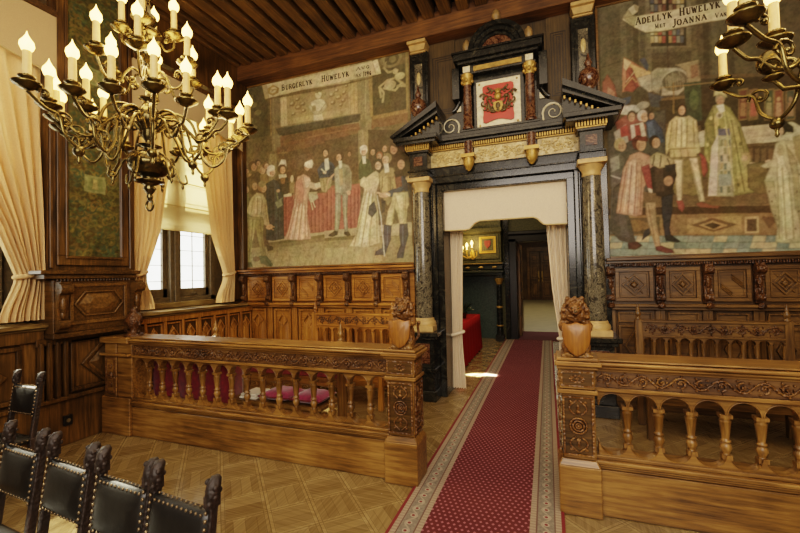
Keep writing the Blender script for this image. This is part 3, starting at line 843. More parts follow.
l 106 90 52 14 -3214,3179 -3206,3085 -3208,2992
p 143 140 108 -3079,3330 -2957,3419 -2821,3361 -2769,3234 -2784,2972 -2848,2937 -2867,2898 -3069,2925 -3074,3123
p 168 165 132 -3061,3328 -2967,3379 -2958,2947 -3050,2936
p 119 116 90 -2912,3352 -2804,3319 -2793,2993 -2884,2961
p 216 208 176 -3002,3453 -2938,3445 -2940,3335 -2987,3319
p 178 156 106 -2996,3320 -2931,3313 -2928,3067 -2983,3052
e 51 35 20 -2966,3517 64,65
e 199 154 112 -2992,3502 45,54
l 58 36 22 11 -3008,3514 -2989,3512
l 74 50 32 5 -2969,3509 -2950,3507
l 154 106 74 9 -2989,3509 -2987,3491
e 168 116 76 -3020,3498 14,28
l 122 58 44 9 -3003,3479 -2980,3476
e 58 42 24 -2808,3542 41,41
e 154 116 80 -2808,3531 29,35
l 58 36 22 10 -2824,3539 -2812,3537
l 74 50 32 5 -2800,3536 -2788,3534
l 154 106 74 9 -2806,3535 -2805,3524
e 168 116 76 -2825,3528 8,18
l 122 58 44 9 -2813,3515 -2798,3514
p 133 132 104 -3068,2958 -2967,2940 -2975,2581 -3026,2339 -3091,2351 -3076,2629
p 123 122 96 -2949,2947 -2839,2944 -2865,2614 -2852,2337 -2916,2333 -2937,2619
l 165 163 132 18 -3032,2913 -3052,2423
l 156 154 124 18 -2895,2901 -2897,2392
p 44 38 26 -3194,2316 -3090,2368 -3026,2355 -3036,2299 -3130,2271 -3204,2288
p 44 38 26 -2925,2341 -2843,2345 -2809,2278 -2863,2265 -2926,2301
l 195 154 112 27 -3081,3248 -3186,3176 -3227,3014
e 195 154 112 -2830,2935 31,36
p 50 72 48 -2650,3362 -2582,3454 -2430,3395 -2390,3251 -2436,3137 -2656,3120
p 214 207 176 -2595,3476 -2533,3468 -2527,3355 -2580,3353
e 210 200 168 -2562,3555 62,64
e 205 165 124 -2562,3537 43,53
l 58 36 22 10 -2587,3550 -2568,3547
l 74 50 32 5 -2550,3545 -2531,3543
l 154 106 74 8 -2559,3543 -2558,3526
e 168 116 76 -2588,3533 13,28
l 122 58 44 8 -2569,3514 -2547,3511
e 216 206 172 -2565,3600 60,36
p 58 44 28 -2464,3419 -2343,3444 -2281,3318 -2348,3207 -2433,3256
e 44 30 18 -2392,3523 52,54
e 184 140 98 -2413,3511 36,45
l 58 36 22 10 -2426,3520 -2411,3518
l 74 50 32 5 -2395,3516 -2380,3514
l 154 106 74 8 -2411,3516 -2410,3502
e 168 116 76 -2435,3507 11,23
l 122 58 44 8 -2422,3491 -2404,3489
e 92 72 40 -2200,3545 51,53
e 184 138 96 -2220,3533 36,45
l 58 36 22 10 -2233,3543 -2218,3541
l 74 50 32 4 -2202,3539 -2187,3537
l 154 106 74 8 -2218,3538 -2216,3524
e 168 116 76 -2242,3530 11,23
l 122 58 44 8 -2228,3514 -2211,3511
e 138 74 40 -2308,3449 52,54
e 185 138 98 -2309,3434 36,45
l 58 36 22 10 -2329,3444 -2313,3442
l 74 50 32 5 -2298,3441 -2283,3439
l 154 106 74 8 -2306,3439 -2305,3425
e 168 116 76 -2330,3430 11,23
l 122 58 44 8 -2314,3414 -2296,3412
e 44 32 20 -2042,3530 79,85
e 181 136 96 -2074,3510 56,70
l 58 36 22 9 -2094,3525 -2070,3522
l 74 50 32 4 -2046,3519 -2023,3516
l 154 106 74 8 -2070,3519 -2068,3496
e 168 116 76 -2108,3505 17,37
l 122 58 44 8 -2087,3480 -2059,3476
p 42 34 22 -2144,3591 -2076,3644 -1922,3507 -1892,3425 -1965,3416 -2004,3510
p 56 40 26 -2148,3439 -1965,3427 -1928,3275 -2135,3261
p 140 122 72 -2235,3470 -2139,3438 -2134,3320 -2226,3311
p 192 176 128 -2523,3146 -2369,3229 -2298,3162 -2318,3045 -2363,2931 -2342,2535 -2322,2141 -2547,2080 -2848,2110 -2728,2281 -2639,2677 -2571,2951 -2587,3025
p 214 200 152 -2573,2871 -2449,2959 -2449,2582 -2524,2151 -2678,2126 -2624,2555
l 150 132 80 17 -2527,2947 -2638,2536 -2758,2122
l 150 132 80 17 -2476,2922 -2550,2516 -2634,2108
l 150 132 80 17 -2424,2897 -2459,2504 -2503,2110
l 150 132 80 17 -2377,2893 -2370,2527 -2372,2163
l 230 218 174 12 -2506,2905 -2587,2521 -2678,2134
l 230 218 174 12 -2450,2880 -2498,2501 -2555,2121
p 203 188 140 -2629,3118 -2566,3159 -2489,3103 -2474,3002 -2570,2983 -2640,3030
e 51 36 26 -2303,3313 69,72
e 203 162 122 -2331,3296 48,60
l 58 36 22 10 -2347,3309 -2327,3306
l 74 50 32 5 -2306,3304 -2286,3302
l 154 106 74 8 -2327,3303 -2325,3284
e 168 116 76 -2360,3291 15,31
l 122 58 44 8 -2341,3270 -2318,3267
p 40 36 26 -2387,3378 -2318,3409 -2234,3351 -2244,3293 -2319,3354
p 44 52 64 -2498,2705 -2401,2777 -2362,2615 -2450,2523 -2514,2587
p 140 124 76 -2328,3165 -2227,3272 -2085,3236 -2034,3113 -2096,2789 -2191,2680 -2297,2846
p 216 205 168 -2243,3333 -2167,3335 -2153,3185 -2221,3173
e 138 116 72 -2181,3390 71,77
e 205 162 122 -2210,3372 51,63
l 58 36 22 10 -2228,3385 -2206,3383
l 74 50 32 5 -2185,3380 -2164,3377
l 154 106 74 8 -2207,3379 -2205,3359
e 168 116 76 -2241,3367 15,33
l 122 58 44 8 -2222,3344 -2197,3341
p 176 156 98 -2299,3122 -2180,3129 -2187,2836 -2296,2866
l 108 92 52 17 -2265,3119 -2276,2982 -2297,2846
l 108 92 52 16 -2139,3105 -2138,2949 -2146,2793
p 38 58 80 -2089,3100 -1972,3145 -1844,3054 -1807,2935 -1937,2890 -2096,2797 -2187,2836 -2203,2885 -2109,2926
p 28 44 64 -1932,3121 -1781,2990 -1757,2835 -1859,2768 -1937,2910
p 106 58 42 -2088,3119 -1973,3118 -1956,2950 -2068,2922
p 168 142 80 -2106,3063 -2072,3113 -2051,2932 -2093,2921
e 185 154 98 -1844,3058 56,34
e 46 36 26 -1933,3291 78,84
e 187 140 102 -1964,3271 55,69
l 58 36 22 9 -1983,3286 -1960,3283
l 74 50 32 4 -1937,3280 -1914,3277
l 154 106 74 8 -1960,3279 -1958,3257
e 168 116 76 -1997,3265 17,36
l 122 58 44 8 -1977,3241 -1949,3238
p 44 36 24 -2087,3177 -1930,3191 -1912,3100 -2056,3088
e 200 160 116 -2237,2849 92,39
l 210 172 128 25 -2355,2891 -2220,2855
l 216 205 168 24 -2203,2861 -2162,2834
p 187 168 110 -2094,2867 -1865,2861 -1853,2691 -1879,2616 -1908,2396 -2015,2395 -2036,2551 -2083,2633 -2123,2371 -2231,2386 -2192,2602 -2139,2715
p 208 191 134 -2070,2826 -1939,2829 -1939,2467 -1997,2433 -2017,2627
p 196 180 122 -2158,2638 -2099,2649 -2147,2404 -2205,2416
l 142 124 72 12 -2055,2785 -2088,2613 -2129,2442
l 142 124 72 12 -1907,2811 -1911,2619 -1924,2428
p 44 50 66 -2256,2411 -2131,2387 -2152,2171 -2223,2011 -2250,1958 -2420,1956 -2401,2019 -2298,2061 -2277,2217
p 42 48 64 -2014,2403 -1884,2402 -1872,2233 -1933,2045 -1961,1900 -2068,1897 -2058,1973 -2006,2087 -2018,2241
l 74 84 104 16 -2198,2368 -2213,2096
l 74 84 104 16 -1958,2372 -1965,2085
l 185 182 160 17 -2356,2844 -2304,2532 -2258,1942
p 42 44 48 -2294,2787 -2222,2761 -2234,2605 -2286,2570
l 64 56 42 24 -1862,2960 -1798,2610 -1798,2305
p 60 50 32 -1825,3186 -1756,3179 -1784,2038 -1819,2078
"""
RIGHT_ART = """
p 74 66 46 657,5184 2804,4589 2756,3232 608,3581
p 87 80 58 698,5016 1207,4931 1173,3838 687,3903
p 78 72 52 784,4838 1182,4812 1161,4140 808,4137
p 94 87 64 927,5083 985,5067 970,3876 904,3888
p 64 58 40 1059,5047 1115,5032 1100,3851 1035,3864
p 94 87 64 1188,5011 1243,4996 1228,3827 1164,3839
p 85 78 54 1642,4887 1693,4872 1676,3743 1617,3754
p 58 52 36 1760,4854 1811,4840 1793,3721 1735,3732
p 84 77 56 1838,4832 1888,4819 1870,3706 1813,3717
p 62 56 38 1991,4790 2039,4777 2022,3678 1965,3689
p 80 72 52 2103,4759 2151,4746 2133,3657 2077,3668
l 108 101 74 4 797,4499 1041,4473
l 108 101 74 4 1115,4753 1107,4151
l 58 52 36 6 695,4160 1033,4217
p 106 98 72 1189,5036 1642,4911 1629,4186 1197,4257
p 46 42 32 1236,5023 1602,4922 1584,4233 1230,4305
p 122 106 80 1248,4995 1281,4986 1279,4906 1245,4916
p 92 58 44 1288,4984 1321,4975 1319,4896 1285,4905
p 160 138 90 1327,4973 1361,4964 1358,4885 1325,4894
p 176 160 120 1367,4962 1400,4953 1398,4874 1364,4883
p 74 80 88 1245,4901 1278,4892 1276,4812 1242,4821
p 122 106 80 1285,4890 1318,4881 1316,4802 1282,4811
p 92 58 44 1324,4879 1358,4870 1355,4792 1322,4800
p 160 138 90 1364,4869 1397,4860 1395,4781 1362,4790
p 114 112 92 1242,4806 1275,4798 1273,4718 1239,4727
p 74 80 88 1282,4796 1315,4787 1313,4708 1279,4717
p 122 106 80 1321,4785 1355,4777 1352,4698 1319,4707
p 92 58 44 1361,4775 1394,4766 1392,4688 1359,4696
p 140 62 48 1239,4712 1272,4703 1270,4624 1236,4633
p 114 112 92 1279,4702 1312,4693 1310,4614 1276,4623
p 74 80 88 1318,4692 1352,4683 1349,4605 1316,4613
p 122 106 80 1358,4682 1391,4673 1389,4595 1356,4603
p 154 124 68 1236,4618 1269,4609 1267,4530 1233,4538
p 140 62 48 1276,4608 1309,4600 1307,4521 1273,4529
p 114 112 92 1316,4598 1349,4590 1346,4511 1313,4519
p 74 80 88 1355,4588 1388,4580 1386,4502 1353,4510
p 176 160 120 1233,4524 1266,4515 1264,4436 1230,4444
p 154 124 68 1273,4514 1306,4506 1304,4427 1270,4435
p 140 62 48 1313,4504 1346,4496 1343,4418 1310,4426
p 114 112 92 1352,4495 1385,4487 1383,4409 1350,4416
p 160 138 90 1230,4429 1263,4422 1261,4342 1227,4350
p 176 160 120 1270,4420 1303,4412 1301,4333 1267,4341
p 154 124 68 1310,4411 1343,4403 1340,4324 1307,4332
p 140 62 48 1349,4402 1382,4394 1380,4315 1347,4323
p 160 138 90 1431,4944 1464,4935 1461,4857 1429,4866
p 176 160 120 1470,4934 1503,4925 1500,4847 1468,4856
p 154 124 68 1509,4923 1541,4914 1539,4836 1506,4845
p 140 62 48 1547,4912 1580,4904 1577,4826 1545,4835
p 92 58 44 1428,4851 1461,4843 1458,4764 1426,4773
p 160 138 90 1467,4841 1500,4832 1497,4754 1465,4763
p 176 160 120 1506,4831 1538,4822 1536,4744 1503,4753
p 154 124 68 1544,4820 1577,4812 1574,4734 1542,4743
p 122 106 80 1425,4758 1458,4750 1455,4672 1423,4680
p 92 58 44 1464,4748 1497,4740 1494,4662 1462,4670
p 160 138 90 1503,4738 1535,4730 1533,4652 1500,4660
p 176 160 120 1541,4728 1574,4720 1571,4642 1539,4650
p 74 80 88 1422,4665 1455,4657 1452,4579 1420,4587
p 122 106 80 1461,4655 1494,4647 1491,4569 1459,4577
p 92 58 44 1500,4646 1532,4637 1530,4560 1497,4568
p 160 138 90 1538,4636 1571,4628 1568,4550 1536,4558
p 114 112 92 1419,4572 1452,4564 1450,4486 1417,4494
p 74 80 88 1458,4563 1491,4555 1488,4477 1456,4485
p 122 106 80 1497,4553 1529,4545 1527,4468 1494,4475
p 92 58 44 1535,4544 1568,4536 1565,4458 1533,4466
p 140 62 48 1416,4479 1449,4472 1447,4394 1414,4401
p 114 112 92 1455,4470 1488,4462 1485,4385 1453,4392
p 74 80 88 1494,4461 1526,4453 1524,4375 1491,4383
p 122 106 80 1532,4452 1565,4444 1562,4367 1530,4374
p 154 124 68 1413,4387 1446,4379 1444,4301 1411,4308
p 140 62 48 1452,4378 1485,4370 1482,4292 1450,4300
p 114 112 92 1491,4369 1523,4361 1521,4283 1488,4291
p 74 80 88 1529,4360 1562,4352 1559,4275 1527,4282
l 36 31 22 12 1419,4972 1396,4238
l 58 52 36 6 1232,4499 1578,4428
p 90 82 58 1187,4284 1636,4209 1638,4165 1196,4227
l 106 90 56 6 949,4337 964,4105
l 58 44 28 10 1396,4238 1399,3992
p 168 108 72 941,4242 1220,3998 1197,3784 1113,3849 897,3808 924,4113
p 184 150 92 998,4149 1220,3998 1185,3885 1069,3958
p 138 60 44 964,4105 1029,4092 1091,3853 1020,3791 933,3832 960,3979
p 196 168 120 945,4223 1020,4157 962,4067 937,4111
l 200 176 128 8 958,3929 1049,4037
l 90 44 32 8 984,4050 1065,3833
l 176 138 80 11 923,3859 1025,3966 1067,3908
p 168 154 120 1069,3958 1220,3978 1277,3769 1192,3760 1109,3850
p 140 132 104 1221,4003 1285,4039 1368,4022 1342,3855 1296,3716 1214,3780
p 154 144 114 1348,4026 1572,3981 1599,3878 1585,3760 1481,3670 1316,3700
e 87 80 58 1456,3846 124,117
e 111 102 72 1436,3886 61,58
e 74 68 47 1485,3791 60,48
l 140 130 96 6 1367,3973 1376,3750
l 140 130 96 6 1389,3940 1401,3795
l 140 130 96 6 1410,3906 1422,3742
l 140 130 96 6 1435,3960 1446,3786
l 140 130 96 6 1456,3926 1466,3734
l 140 130 96 6 1478,3893 1490,3778
l 140 130 96 6 1502,3946 1511,3726
l 140 130 96 6 1523,3913 1535,3770
l 140 130 96 6 1544,3879 1555,3717
p 132 115 78 1462,4040 1694,4052 1716,3807 1594,3734 1570,3932
l 156 138 96 8 1492,4026 1684,4039
p 122 90 60 1613,3996 1683,4001 1688,3861 1618,3838
p 57 64 80 1108,4176 1162,4190 1202,4081 1178,4011
p 138 76 52 701,3978 761,4069 846,3899 862,3692 705,3720
p 168 120 80 756,3916 833,3825 817,3700 751,3737
p 92 84 64 827,4005 926,3960 909,3760 844,3823
p 66 70 76 1181,3762 1337,3684 1333,3562 1207,3583
p 106 85 48 1315,3668 1876,3639 1875,3606 1314,3634
p 58 50 34 1294,3642 2766,3516 2750,3058 1306,3369
p 53 44 28 1708,3853 2607,3713 2587,3133 1688,3230
p 85 67 42 1708,3861 2608,3727 2606,3691 1707,3822
p 122 96 48 2050,3633 2136,3633 2124,3286 2039,3284
p 92 44 32 2059,3616 2126,3619 2115,3303 2048,3298
e 138 98 56 2089,3520 18,26
p 138 98 56 2067,3485 2109,3478 2110,3326 2056,3335
p 122 96 48 2141,3616 2225,3616 2213,3272 2129,3270
p 122 90 52 2150,3600 2216,3603 2205,3288 2139,3284
e 156 74 52 2179,3504 18,26
p 156 74 52 2157,3470 2199,3462 2200,3312 2146,3320
p 122 96 48 2281,3591 2363,3590 2351,3250 2269,3248
p 51 64 44 2289,3574 2354,3577 2343,3266 2278,3262
e 140 124 76 2318,3479 17,25
p 140 124 76 2296,3446 2337,3438 2338,3289 2285,3298
p 122 96 48 2362,3575 2443,3575 2432,3237 2351,3235
p 106 48 34 2370,3559 2434,3562 2424,3253 2360,3249
e 160 124 80 2399,3465 17,25
p 160 124 80 2378,3431 2418,3424 2419,3276 2367,3285
p 122 96 48 2463,3557 2543,3557 2531,3222 2451,3220
p 60 68 52 2471,3541 2534,3544 2523,3238 2460,3233
e 148 116 74 2499,3447 16,25
p 148 116 74 2478,3414 2518,3407 2518,3260 2467,3269
p 52 64 44 1543,3807 1706,3795 1711,3344 1560,3328
l 122 96 48 13 1443,3826 1432,3468
l 138 108 56 10 1306,3791 1833,3759
e 76 90 52 1635,3592 44,117
p 184 171 132 1622,3201 1720,3225 2505,3200 2587,3133 2582,2988 2118,3015 1681,3036
l 140 128 88 6 2123,3165 2503,3146
l 140 128 88 6 2150,3086 2500,3073
p 92 74 44 1682,3044 2582,2988 2563,2446 1664,2492
p 76 60 36 2056,2986 2581,2952 2562,2410 2069,2455
p 107 86 52 2116,2959 2152,2962 2137,2524 2101,2509
p 107 86 52 2176,2951 2212,2954 2197,2518 2161,2503
p 107 86 52 2235,2943 2270,2946 2256,2512 2220,2497
p 107 86 52 2294,2935 2329,2938 2314,2507 2278,2492
p 107 86 52 2352,2928 2387,2930 2372,2501 2337,2486
p 107 86 52 2409,2920 2444,2923 2429,2495 2394,2480
p 107 86 52 2466,2912 2501,2915 2486,2490 2451,2475
p 107 86 52 2523,2905 2557,2908 2542,2484 2508,2469
p 107 84 54 1197,2515 2563,2446 2558,2295 1192,2367
p 70 50 31 617,2429 2558,2309 2555,2222 614,2320
l 124 98 64 11 617,2429 2558,2309
p 140 108 64 614,2329 2555,2222 2547,1985 606,2069
p 168 133 78 1525,2230 2031,2225 2030,2036 1519,2051
p 106 76 44 1555,2150 1767,2221 1997,2129 1777,2059
p 180 142 84 1636,2145 1766,2190 1905,2127 1778,2082
p 66 50 31 1684,2142 1768,2175 1849,2131 1772,2094
p 192 160 104 2061,2211 2180,2210 2180,2028 2060,2027
p 84 64 42 2078,2184 2168,2185 2163,2044 2073,2049
p 106 76 44 2210,2200 2384,2195 2270,2067
p 90 74 48 650,2292 1258,2265 1251,2070 644,2084
p 124 94 54 759,2202 1013,2259 1220,2172 1009,2104
p 183 168 120 606,2078 744,2074 727,2001 585,2004
p 128 144 124 747,2070 882,2067 865,1994 727,1996
p 138 150 132 886,2062 1018,2059 1001,1987 865,1990
p 194 169 122 1021,2055 1151,2052 1135,1980 1001,1983
p 140 154 136 1154,2047 1281,2044 1265,1973 1135,1976
p 110 127 114 1285,2040 1409,2037 1394,1967 1265,1969
p 138 150 132 1413,2033 1535,2030 1519,1961 1394,1963
p 138 150 132 1538,2026 1658,2023 1643,1954 1519,1957
p 124 140 124 1661,2019 1779,2017 1764,1948 1643,1951
p 194 169 122 1782,2013 1898,2010 1883,1942 1764,1945
p 128 144 124 1901,2006 2014,2004 2000,1936 1883,1939
p 124 140 124 2017,2000 2128,1997 2114,1931 2000,1933
p 183 168 120 2131,1993 2241,1991 2227,1925 2114,1927
p 118 135 122 2244,1987 2351,1985 2337,1919 2227,1921
p 128 144 124 2354,1981 2460,1979 2446,1914 2337,1916
p 110 127 114 2462,1975 2566,1973 2553,1909 2446,1910
p 138 150 132 2569,1969 2671,1967 2658,1903 2553,1905
l 90 106 92 7 606,2078 2547,1977
p 128 144 124 585,1999 723,1997 706,1923 564,1925
p 183 168 120 727,1992 862,1990 845,1917 706,1919
p 124 140 124 865,1985 998,1983 981,1910 845,1912
p 128 144 124 1001,1979 1131,1976 1115,1904 981,1906
p 128 144 124 1134,1972 1262,1970 1246,1899 1115,1900
p 183 168 120 1265,1965 1390,1963 1375,1893 1246,1895
p 110 127 114 1393,1959 1516,1957 1501,1887 1374,1889
p 128 144 124 1519,1953 1640,1951 1624,1882 1501,1883
p 128 144 124 1643,1947 1761,1945 1746,1876 1624,1878
p 118 135 122 1764,1941 1880,1939 1865,1871 1746,1872
p 138 150 132 1883,1935 1996,1933 1982,1866 1865,1867
p 118 135 122 1999,1929 2111,1927 2097,1861 1982,1862
p 194 169 122 2114,1923 2224,1921 2210,1856 2097,1857
p 183 168 120 2227,1918 2334,1916 2321,1851 2210,1852
p 110 127 114 2337,1912 2443,1910 2429,1846 2320,1847
p 183 168 120 2446,1907 2550,1905 2536,1841 2429,1842
p 140 154 136 2552,1901 2655,1900 2642,1836 2536,1837
l 90 106 92 7 604,1998 2544,1909
p 128 144 124 564,1921 702,1919 685,1845 543,1846
p 138 150 132 706,1914 841,1913 824,1839 685,1841
p 128 144 124 845,1908 978,1907 961,1834 824,1835
p 124 140 124 981,1902 1111,1901 1095,1829 961,1830
p 128 144 124 1115,1896 1242,1895 1226,1824 1095,1825
p 128 144 124 1246,1891 1371,1889 1355,1819 1226,1820
p 183 168 120 1374,1885 1497,1883 1482,1814 1355,1815
p 194 169 122 1500,1879 1621,1878 1606,1809 1482,1810
p 194 169 122 1624,1874 1743,1873 1728,1804 1606,1805
p 128 144 124 1746,1869 1862,1867 1847,1799 1727,1800
p 194 169 122 1865,1863 1979,1862 1964,1795 1847,1796
p 140 154 136 1982,1858 2094,1857 2080,1790 1964,1791
p 110 127 114 2097,1853 2207,1852 2193,1786 2079,1787
p 183 168 120 2209,1848 2318,1847 2304,1782 2192,1782
p 128 144 124 2320,1843 2426,1842 2413,1777 2304,1778
p 128 144 124 2429,1838 2533,1837 2520,1773 2413,1774
p 124 140 124 2536,1834 2639,1833 2625,1769 2520,1769
l 90 106 92 7 601,1919 2542,1841
p 138 150 132 543,1842 681,1841 664,1767 521,1767
p 124 140 124 685,1836 821,1835 804,1762 664,1762
p 140 154 136 824,1831 957,1830 941,1757 804,1758
p 128 144 124 961,1826 1091,1825 1075,1753 941,1753
p 140 154 136 1095,1821 1223,1820 1207,1748 1075,1749
p 118 135 122 1226,1816 1352,1815 1336,1744 1207,1744
p 110 127 114 1355,1811 1478,1810 1463,1740 1336,1740
p 183 168 120 1482,1806 1602,1805 1587,1736 1463,1736
p 138 150 132 1606,1801 1724,1800 1709,1732 1587,1732
p 194 169 122 1727,1796 1844,1796 1829,1728 1709,1728
p 183 168 120 1847,1792 1961,1791 1947,1724 1829,1724
p 140 154 136 1964,1787 2076,1787 2062,1720 1947,1720
p 128 144 124 2079,1783 2190,1782 2175,1716 2062,1716
p 110 127 114 2192,1778 2301,1778 2287,1712 2175,1712
p 118 135 122 2303,1774 2410,1774 2396,1709 2287,1709
p 194 169 122 2413,1770 2517,1770 2504,1705 2396,1705
p 118 135 122 2520,1766 2623,1765 2609,1702 2504,1701
l 90 106 92 7 599,1840 2540,1772
e 51 36 26 1513,3505 47,63
e 198 154 112 1513,3488 32,52
l 58 36 22 7 1494,3500 1508,3498
l 74 50 32 3 1522,3495 1536,3493
l 154 106 74 6 1515,3494 1516,3477
e 168 116 76 1493,3484 10,27
l 122 58 44 6 1507,3465 1523,3462
p 192 171 112 1388,3375 1451,3433 1523,3405 1583,3419 1653,3353 1667,3194 1680,2977 1640,2963 1604,3046 1385,3055 1306,2925 1280,2969 1342,3201
p 214 198 140 1477,3413 1536,3403 1552,3053 1445,3048
l 142 124 68 13 1415,3371 1397,3224 1372,3077
l 142 124 68 13 1463,3383 1454,3215 1438,3048
l 142 124 68 13 1509,3384 1504,3212 1492,3041
l 142 124 68 13 1562,3375 1556,3204 1544,3034
l 142 124 68 13 1620,3350 1622,3197 1617,3044
p 181 159 100 1379,3076 1630,3050 1645,2915 1387,2916
l 122 102 52 13 1371,3053 1636,3034
l 134 115 62 10 1418,3039 1426,2982 1428,2927
l 134 115 62 9 1485,3030 1493,2974 1494,2918
l 134 115 62 9 1551,3030 1562,2973 1567,2917
p 140 58 48 1667,2979 1729,2913 1743,2764 1702,2683 1660,2765
p 122 106 58 1382,2956 1678,2939 1697,2528 1598,2479 1267,2569
p 205 184 138 1421,2927 1507,2917 1499,2665 1479,2431 1432,2435 1426,2673
p 205 184 138 1567,2925 1645,2923 1670,2686 1700,2412 1654,2400 1611,2654
l 140 122 80 9 1500,2902 1479,2446
l 140 122 80 9 1579,2892 1662,2434
p 154 68 52 1426,2451 1486,2446 1510,2373 1481,2304 1443,2355
p 140 74 52 1608,2388 1668,2414 1774,2359 1844,2353 1817,2325 1659,2345
p 142 136 68 1812,3491 1888,3516 1967,3449 2053,3252 2117,2978 2179,2595 2196,2481 2069,2463 1946,2447 1727,2467 1752,2832 1710,2935 1729,3302
p 168 156 84 1917,3450 2007,3335 2088,3019 2146,2598 2115,2481 2002,2469 1995,2994
p 122 116 56 1729,3302 1811,3464 1834,3208 1797,2866 1753,2871
p 184 168 96 1820,3365 1861,3436 1862,3089 1829,2862
e 196 180 104 1855,2687 15,22
e 196 180 104 1843,2906 15,23
e 124 122 60 1770,2615 15,23
e 124 122 60 2003,2624 15,22
e 106 100 48 2016,2569 15,22
e 196 180 104 1869,3123 15,22
e 106 100 48 2048,3024 15,22
e 87 96 47 1861,3235 15,23
e 196 180 104 1858,3185 15,22
e 106 100 48 1881,3386 15,23
e 124 122 60 1921,3079 15,22
e 196 180 104 1919,3213 15,23
e 196 180 104 1791,3356 15,23
e 106 100 48 1961,2566 15,22
e 124 122 60 1952,2892 15,22
e 87 96 47 1940,2733 15,22
e 87 96 47 1816,3031 15,23
e 196 180 104 1749,3055 15,23
e 196 180 104 1996,3016 15,22
e 196 180 104 1843,3194 15,23
p 200 184 160 1784,3022 1852,3167 1822,2470 1733,2467
p 156 148 108 1852,3167 1970,3169 1971,2445 1816,2459
p 87 88 108 1847,3222 1956,3213 1957,3133 1851,3144
p 176 168 128 1863,3127 1962,3120 1947,2466 1841,2468
p 122 122 84 1865,3096 1893,3096 1891,3023 1863,3023
p 160 140 88 1899,3091 1927,3091 1925,3019 1897,3018
p 95 106 92 1933,3086 1961,3086 1959,3014 1931,3014
p 184 174 136 1862,3008 1890,3008 1888,2935 1860,2935
p 122 122 84 1896,3003 1924,3003 1922,2931 1894,2931
p 160 140 88 1930,2999 1958,2999 1956,2926 1928,2926
p 95 106 92 1859,2920 1887,2920 1885,2847 1857,2847
p 184 174 136 1893,2915 1922,2916 1919,2843 1891,2843
p 122 122 84 1928,2911 1955,2911 1953,2839 1925,2839
p 160 140 88 1856,2832 1884,2832 1882,2759 1854,2759
p 95 106 92 1891,2827 1919,2828 1916,2756 1888,2755
p 184 174 136 1925,2823 1953,2824 1950,2752 1922,2751
p 122 122 84 1853,2744 1882,2744 1879,2672 1851,2671
p 160 140 88 1888,2740 1916,2740 1913,2668 1885,2667
p 95 106 92 1922,2736 1950,2736 1947,2664 1919,2663
p 184 174 136 1850,2656 1879,2656 1876,2584 1848,2583
p 122 122 84 1885,2652 1913,2653 1910,2580 1882,2579
p 160 140 88 1919,2648 1947,2649 1944,2577 1916,2576
p 95 106 92 1847,2568 1876,2569 1873,2496 1845,2495
p 184 174 136 1882,2564 1910,2565 1907,2493 1879,2492
p 122 122 84 1916,2561 1944,2562 1941,2490 1914,2489
p 140 148 132 1843,2706 1955,2702 1950,2573 1838,2576
l 200 186 112 9 1911,3458 1979,2501
l 95 90 44 12 1975,3302 2070,2493
l 95 90 44 12 2033,3217 2149,2504
p 216 208 176 1843,3485 1907,3498 1923,3418 1878,3395
e 140 122 88 1883,3559 44,61
e 179 131 92 1883,3542 31,51
l 58 36 22 7 1866,3554 1879,3552
l 74 50 32 3 1892,3549 1905,3547
l 154 106 74 6 1885,3548 1886,3531
e 168 116 76 1864,3538 9,26
l 122 58 44 6 1878,3519 1893,3517
p 184 168 104 1822,3598 1837,3673 1894,3685 1942,3638 1946,3560 1885,3602
e 201 184 144 1871,3376 31,38
e 122 106 76 1871,3373 18,26
p 184 160 96 2054,2929 2130,2919 2141,2824 2079,2748 2045,2835
e 195 154 112 2082,2861 27,30
l 198 166 124 26 2295,2805 2214,2777 2134,2795
p 106 92 52 2098,2791 2260,2809 2336,2468 2188,2444 2101,2527
p 184 172 124 2354,2983 2413,3019 2512,2998 2583,3024 2544,1905 2460,1895 2317,1917 2341,2099 2302,2508 2246,2588 2318,2802
p 208 198 148 2352,2946 2411,2975 2428,2789 2483,2563 2478,1945 2375,1921 2381,2427 2342,2651
p 156 144 96 2440,2971 2532,2776 2554,2338 2551,2085 2495,2271 2485,2636
l 138 126 80 11 2359,2723 2359,2337 2353,1952
l 138 126 80 11 2402,2718 2409,2332 2410,1949
l 138 126 80 11 2456,2602 2468,2273 2475,1945
l 138 126 80 11 2511,2560 2525,2250 2534,1942
e 168 156 108 2397,2910 34,65
p 196 184 136 2295,2805 2363,2834 2374,2722 2257,2728 2217,2755
e 34 26 20 2416,3133 43,63
e 195 154 114 2398,3118 30,52
l 58 36 22 6 2388,3129 2401,3127
l 74 50 32 3 2413,3125 2426,3123
l 154 106 74 5 2400,3124 2401,3107
e 168 116 76 2380,3113 9,27
l 122 58 44 5 2391,3095 2406,3093
p 34 26 20 2361,3211 2448,3220 2514,3144 2512,3078 2450,3098 2412,3174
p 140 128 80 2499,3036 2584,3060 2572,2699 2520,2814
p 166 154 106 2246,2588 2328,2579 2371,2134 2339,2062 2289,2287
e 74 64 40 2284,2473 7,14
e 74 64 40 2303,2360 7,14
e 74 64 40 2327,2210 7,14
e 74 64 40 2521,2450 7,14
e 74 64 40 2528,2232 6,14
e 74 64 40 2493,2053 7,14
e 74 64 40 2547,2629 7,14
p 76 74 64 734,3471 1357,3529 1327,2601 848,2528 745,2658
p 140 74 60 823,3457 1020,3586 1151,3366 1146,3209 869,3208
p 168 160 138 809,3337 945,3418 960,3195 832,3172
e 184 176 154 979,3585 117,56
e 196 188 164 923,3610 56,36
e 142 138 116 1125,3616 67,47
e 74 58 40 1004,3512 49,64
e 187 142 102 1004,3494 34,53
l 58 36 22 8 984,3506 999,3504
l 74 50 32 4 1014,3502 1028,3499
l 154 106 74 6 1006,3500 1007,3483
e 168 116 76 983,3490 10,28
l 122 58 44 6 998,3471 1015,3468
e 184 176 156 1115,3494 52,68
e 195 154 114 1135,3472 36,56
l 58 36 22 8 1107,3487 1122,3484
